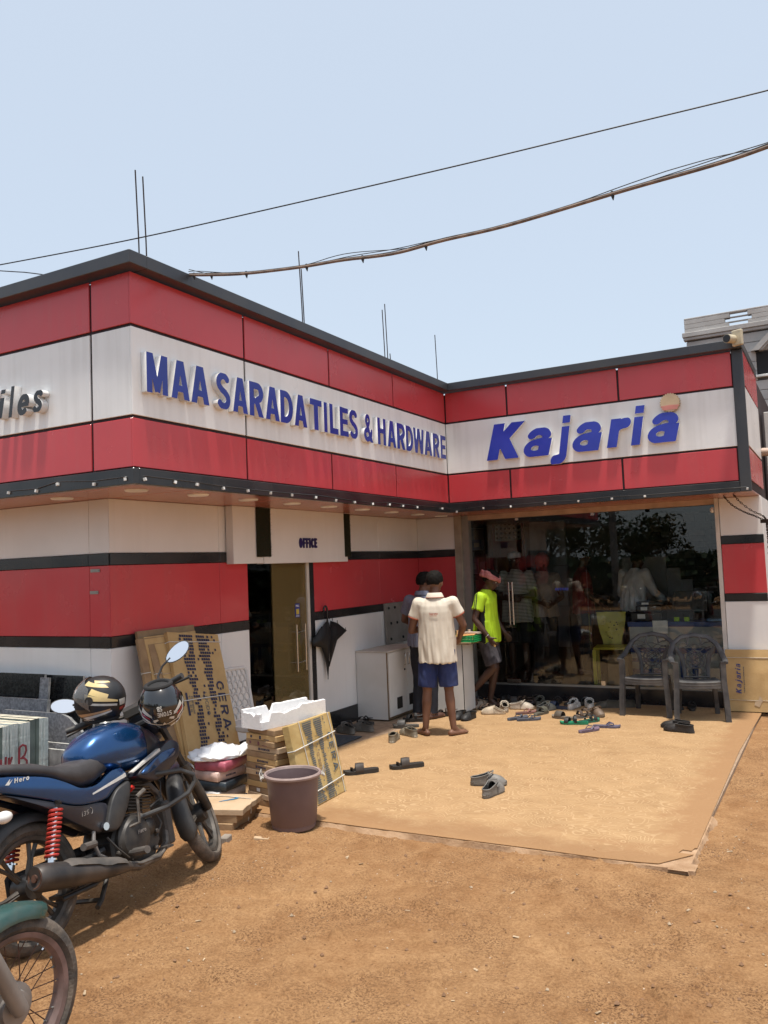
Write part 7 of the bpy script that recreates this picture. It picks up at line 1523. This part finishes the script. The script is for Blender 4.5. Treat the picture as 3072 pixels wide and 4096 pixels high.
for x, y in ((.7, 6.9), (1.5, 7.0), (2.1, 7.0), (2.6, 7.0), (-.6, 8.5), (.4, 8.6), (1.4, 8.7), (2.4, 8.6), (-1.5, 8.5)): t = thing('ceiling_spot_and_fill', 'small lit ceiling spot inside the shop glass, deeper ones added as fill', 'ceiling light', (x, y, 2.655), 0, 'lit ceiling spots'); b = B(); b.lathe([(.04, 0), (.045, .02)], 14); b.obj('rim', ALU, t); b = B(); b.lathe([(.028, -.004), (.028, .002)], 12); b.obj('bulb', emis('spot_and_fill_lamp', (1, .93, .8), 90), t)  # the deeper spots are added fill lamps that brighten the interior

# ------------------------------------------------------------------ roof rods, cables, camera, chains
RODM = mat('rebar', (.05, .035, .03), .8, .3)
def rod(x, y, z0, z1, dx, label): t = thing('steel_rod', label, 'steel rod', (x, y, 0), 0, 'reinforcing rods on the roof'); b = B(); b.tube([(0, 0, z0), (dx * .5, -.01, (z0 + z1) / 2), (dx, -.03, z1)], .0055, 6); b.obj('rod', RODM, t)
for q_ in ((-.4, .505, 4.80, -.0, 'tallest rod of the pair above the left corner'), (-.4, .582, 4.78, 0, 'straight right rod of the pair above the left corner'), (-.4, 2.694, 4.876, -.01, 'taller rod of the pair beside the cable'), (-.4, 2.717, 4.70, 0, 'shorter rod of the pair beside the cable'), (-.4, 4.384, 4.717, 0, 'left shorter rod of the pair above HARDWARE'), (-.4, 4.452, 4.803, 0, 'right taller rod of the pair above HARDWARE'), (-.4, 4.535, 4.23, 0, 'short stub rod right of the pair above HARDWARE'), (-.4, 5.83, 4.75, 0, 'single rod above the inner corner of the roof')): rod(q_[0], q_[1], 3.78, q_[2], q_[3], q_[4])
b = B(); 
def P3(x, y, d):
    v = fw * 3326.97 + rt * (x - 1536) - up * (y - 2048); v = v / v.dot(fw); return Vector((4.0766, -4.0449, 1.73)) + v * d
# overhead lines: each runs from the roof to poles across the road
Wire = mat('cable_black', (.02, .02, .022), .6); PIPE = mat('weathered_pipe', (.26, .185, .14), .75, nscale=20, col2=(.12, .09, .075), stretch=(1, 1, 1))
def line(pts, n=60):
    out = []; m = len(pts) - 1
    for i in range(n + 1):
        u = i / n * m; k = min(int(u), m - 1); f = u - k; p0, p1, p2, p3 = pts[max(k - 1, 0)], pts[k], pts[k + 1], pts[min(k + 2, m)]
        out.append(.5 * ((2 * p1) + (p2 - p0) * f + (2 * p0 - 5 * p1 + 4 * p2 - p3) * f * f + (3 * p1 - p0 - 3 * p2 + p3) * f ** 3))
    return out
K = 1.8517
path = [P3(x * K, y * K, d) for x, y, d in ((408, 594, 6.02), (450, 594, 5.95), (530, 591, 5.85), (650, 577, 5.65), (740, 562, 5.5), (850, 548, 5.3), (955, 520, 5.1), (1100, 486, 4.9), (1350, 411, 4.5), (1540, 357, 4.25), (1659, 317, 4.1), (1900, 226, 3.7))]
cbl = thing('overhead_cable', 'thick weathered pipe with black wires tied along it, sagging from the roof edge', 'cable', (0, 0, 0))
b = B(); b.tube(line(path), .0105, 8); b.obj('pipe', PIPE, cbl)
r = random.Random(6)
for s in range(3):
    b = B(); pp_ = line(path); q_ = [p + Vector((0, 0, .011 + (.006 + .012 * s) * max(0, math.sin(i * .26 + s * .9)) * (1 if s else .6))) + rt * r.uniform(-.002, .002) for i, p in enumerate(pp_)]; b.tube(q_, .0028, 5); b.obj('wire', Wire, cbl)
for i in (2, 6, 11, 17, 24, 31, 43): p = line(path)[i]; b = B(); b.tube([p + Vector((0, 0, .016)), p + Vector((.003, 0, -.012)), p + Vector((.004, .003, -.035))], [.007, .010, .002], 6); b.obj('tie', Wire, cbl)
b = B(); b.tube(line([P3(x * K, y * K, d) for x, y, d in ((-2600, 1010, 16), (-1200, 790, 12.5), (-400, 645, 10.2), (0, 572, 9), (300, 514, 8.4), (650, 436, 7.9), (1000, 355, 7.4), (1330, 275, 7.0), (1659, 195, 6.6), (1900, 130, 6.3))]), .0062, 6); o = b.obj('power_line', Wire); tag(o, 'thin black line crossing the whole sky above the shop', 'cable')
b = B(); b.tube(line([P3(x * K, y * K, d) for x, y, d in ((-2400, 470, 13), (-1200, 500, 9.5), (-400, 560, 7.3), (0, 585, 6.5), (60, 589, 6.4), (140, 600, 6.25))]), .004, 6); o = b.obj('power_line', Wire); tag(o, 'short thin wire meeting the roof edge at the far left', 'cable')
t = thing('security_camera', 'cream dome-housing security camera on the right end of the roof cap', 'camera', (3.325, 4.955, 3.895)); Mq = TM((0, 0, 0), 0, 0, R_(-25))
b = B(); b.box(-.055, .055, -.02, .02, -.085, .075, Mq); b.obj('bracket', mat('cream_housing', (.55, .48, .34), .5, nscale=8), t, smooth=False, bevel=.008)
b = B(); b.tube([Mq @ Vector((-.035, .02, -.01)), Mq @ Vector((-.04, -.13, -.02))], [.042, .045], 16); b.obj('body', mat('cream_housing2', (.55, .48, .34), .5, nscale=8), t); b = B(); b.tube([Mq @ Vector((-.04, -.128, -.02)), Mq @ Vector((-.04, -.137, -.0205))], [.040, .038], 16); b.obj('lens', PR, t)
CHM = mat('chain_iron', (.05, .032, .024), .6, .6)
t = thing('shutter_chain', 'rusty chain looping from the soffit to the wall corner and hanging down', 'chain', (0, 0, 0))
def chain(pts, n):
    b = B(); L_ = line([Vector(p) for p in pts], n)
    for i, (p, q_) in enumerate(zip(L_, L_[1:])):
        d = (q_ - p); u = d.cross(Vector((0, -1, .2))).normalized() if i % 2 else d.cross(Vector((1, .3, 0))).normalized(); c_ = (p + q_) / 2; d = d.normalized(); lk = B()
        b.tube([c_ + d * math.cos(a) * .017 + u * math.sin(a) * .008 for a in (2 * math.pi * k / 8 for k in range(8))], .0036, 5, close=True)
    return b
for pts_, n_ in (([(3.025, 5.60, 2.345), (3.10, 5.6, 2.245), (3.21, 5.6, 2.165), (3.32, 5.6, 2.11), (3.43, 5.6, 2.05)], 22), ([(3.14, 5.43, 2.345), (3.20, 5.46, 2.26), (3.30, 5.52, 2.165), (3.40, 5.58, 2.105), (3.43, 5.6, 2.05)], 20), ([(3.43, 5.6, 2.05), (3.432, 5.6, 1.85), (3.43, 5.6, 1.45), (3.43, 5.6, 1.1)], 38), ([(3.445, 5.61, 2.05), (3.46, 5.61, 1.9), (3.455, 5.61, 1.5), (3.45, 5.6, 1.12)], 38)):
    tag(chain(pts_, n_).obj('chain_run', CHM, t), kind='stuff')
b = B(); b.box(3.37, 3.47, 5.60, 5.625, 2.03, 2.07); b.obj('bracket', CHM, t, smooth=False)

# ------------------------------------------------------------------ the neighbouring building
NBW = mat('grey_plaster', (.46, .445, .425), .85, nscale=2.5, col2=(.34, .325, .31), bump=.2, bscale=30)
NBD = mat('plaster_joint', (.13, .12, .115), .9)
nb = thing('neighbour_building', 'grey two-storey house with banded parapet behind the shop', 'house', (0, 0, 0))
Yn = 11.0; X0, X1 = 1.985, 9.0
def nbox(name, m, *a): b = B(); b.box(*a); return b.obj(name, m, nb, smooth=False, bevel=.006)
nbox('wall', NBD, X0 + .03, X1, Yn + .02, Yn + 7, -.05, 5.47)
for z0, z1 in [(3.42 + .165 * k, 3.42 + .165 * k + .158) for k in range(12)]:
    segs = [(X0 + .02, 3.085), (4.6, X1)] if 4.62 < z1 and z0 < 5.06 and not (z1 < 4.66) else [(X0 + .02, X1)]
    for a, c_ in segs: nbox('plank_band', NBW, a, c_, Yn, Yn + .03, z0, min(z1, 5.45))
nbox('cornice', NBW, X0 - .035, X1, Yn - .07, Yn + .1, 5.47, 5.55); nbox('cornice', NBW, X0 - .02, X1, Yn - .045, Yn + .1, 5.42, 5.469)
for k in range(3):
    z0 = 5.551 + .078 * k; gaps = ((2.70, 3.00), (2.64, 3.06), (2.72, 3.0))[k]
    nbox('parapet_band', NBW, X0, gaps[0], Yn, Yn + .12, z0, z0 + .0765); nbox('parapet_band', NBW, gaps[1], X1, Yn, Yn + .12, z0, z0 + .0765)
nbox('parapet_band', NBW, X0, X1, Yn, Yn + .12, 5.7855, 5.815)
for k in range(3): nbox('parapet_bar', NBW, 2.63, 3.07, Yn + .03, Yn + .09, 5.551 + .078 * k, 5.551 + .078 * k + .018)
w_ = nbox('window', BLKC, 3.09, 4.58, Yn + .012, Yn + .03, 4.66, 5.05); nbox('window_sill', LAMP, 3.04, 4.6, Yn - .06, Yn + .05, 4.62, 4.66)
for s in (0,):
    for k in range(2):
        b = B(); b.loft([[Vector((x, Yn - .12 + .03 * k, z)) for x, z in ((3.02 + .05 * k, 5.06), (3.50, 5.52 - .05 * k), (3.98 - .05 * k, 5.06), (3.86 - .05 * k, 5.06), (3.50, 5.40 - .05 * k), (3.14 + .05 * k, 5.06))], [Vector((x, Yn + .02, z)) for x, z in ((3.02 + .05 * k, 5.06), (3.50, 5.52 - .05 * k), (3.98 - .05 * k, 5.06), (3.86 - .05 * k, 5.06), (3.50, 5.40 - .05 * k), (3.14 + .05 * k, 5.06))]]); b.obj('gable_trim', NBW, nb, smooth=False)
nbox('balcony_slab', mat('stained_concrete', (.20, .15, .105), .9, nscale=5, col2=(.30, .25, .2)), 3.02, X1, Yn - .5, Yn, 3.22, 3.40)
nbox('pillar', mat('white_pillar', (.60, .585, .56), .7, nscale=3, namp=.1), 3.372, 3.70, 7.2, 7.5, -.05, 3.45)
b = B(); b.tube([(3.28, 7.0, 2.93), (3.36, 7.0, 2.935), (3.42, 7.0, 2.93)], .05, 12); b.tube([(3.42, 7.0, 2.93), (3.47, 7.02, 2.88), (3.48, 7.05, 2.7)], .05, 12); b.obj('drain_pipe', mat('peach_pipe', (.55, .40, .31), .6, nscale=8, namp=.12), nb)

# ------------------------------------------------------------------ across the road (seen in the glass)
LEAF = mat('leaf_green', (.055, .085, .025), .7, nscale=3, col2=(.03, .05, .016)); BARK = mat('bark', (.10, .075, .055), .9, nscale=20)
def tree(label, x, y, h_, rad, seed, gl):
    r = random.Random(seed); t = thing('tree', label, 'tree', (x, y, -.05), 0, 'trees across the road'); b = B(); b.tube([(0, 0, 0), (.1, .05, h_ * .3), (0, 0, h_ * .6)], [.22, .17, .08], 8); b.obj('trunk', BARK, t)
    b = B()
    for k in range(7): a = k * .9; b.tube([(0, 0, h_ * (.35 + .03 * k)), (math.cos(a) * rad * .4, math.sin(a) * rad * .4, h_ * (.5 + .04 * k)), (math.cos(a) * rad * .8, math.sin(a) * rad * .8, h_ * (.58 + .04 * k))], [.08, .05, .02], 5)
    b.obj('limb', BARK, t); b = B(); cl = [(Vector((r.gauss(0, .45) * rad, r.gauss(0, .45) * rad, h_ * r.uniform(.42, .95))), r.uniform(.3, .55) * rad) for _ in range(16)]
    for k in range(2600):
        c_, q_ = r.choice(cl); d = Vector((r.gauss(0, 1), r.gauss(0, 1), r.gauss(0, 1))).normalized() * q_ * r.random() ** .4; p = c_ + d; u = Vector((r.gauss(0, 1), r.gauss(0, 1), r.gauss(0, 1))).normalized(); v_ = u.orthogonal().normalized(); s = r.uniform(.08, .2)
        b.add([p - u * s, p + v_ * s * .5, p + u * s, p - v_ * s * .5], [(0, 1, 2, 3)])
    b.obj('crown', LEAF, t, smooth=False)
for i, (x, y, h_, rad) in enumerate(((-10, -29, 4.2, 2.4), (1.6, -21, 4.6, 1.6), (-5.5, -30, 3.9, 2.2), (2.6, -26, 4.6, 2.2), (6.5, -19, 4.8, 2.6), (-14, -24, 5.0, 3.0))): tree(['round green tree far across the road, leftmost', 'narrow tree across the road with a high crown', 'smallest tree across the road', 'tree set back across the road behind the pole', 'broad tree across the road, second from the end', 'large tree at the end of the row across the road'][i], x, y, h_, rad, i, 'trees')
r = random.Random(77); b = B()
for k in range(16000):
    x = r.uniform(-26, 26); y = -15.5 + r.gauss(0, .8); top = 1.7 + .6 * N((x * .35, 0, 3)) + .5 * N((x * 1.3, 1, 5)); p = Vector((x, y, top * r.random() ** .6)); u = Vector((r.gauss(0, 1), r.gauss(0, 1), r.gauss(0, 1))).normalized(); v_ = u.orthogonal().normalized(); s = r.uniform(.12, .3)
    b.add([p - u * s, p + v_ * s * .5, p + u * s, p - v_ * s * .5], [(0, 1, 2, 3)])
tag(b.obj('undergrowth', LEAF, smooth=False), kind='stuff')
t = thing('utility_pole', 'concrete utility pole with cross arms across the road', 'utility pole', (-3.0, -14.0, -.05)); b = B(); b.tube([(0, 0, 0), (0, 0, 7.8)], [.14, .09], 10); b.obj('pole', CONC, t)
for z in (6.4, 7.0): b = B(); b.box(-.7, .7, -.05, .05, z, z + .1); b.obj('cross_arm', ENG, t, smooth=False)
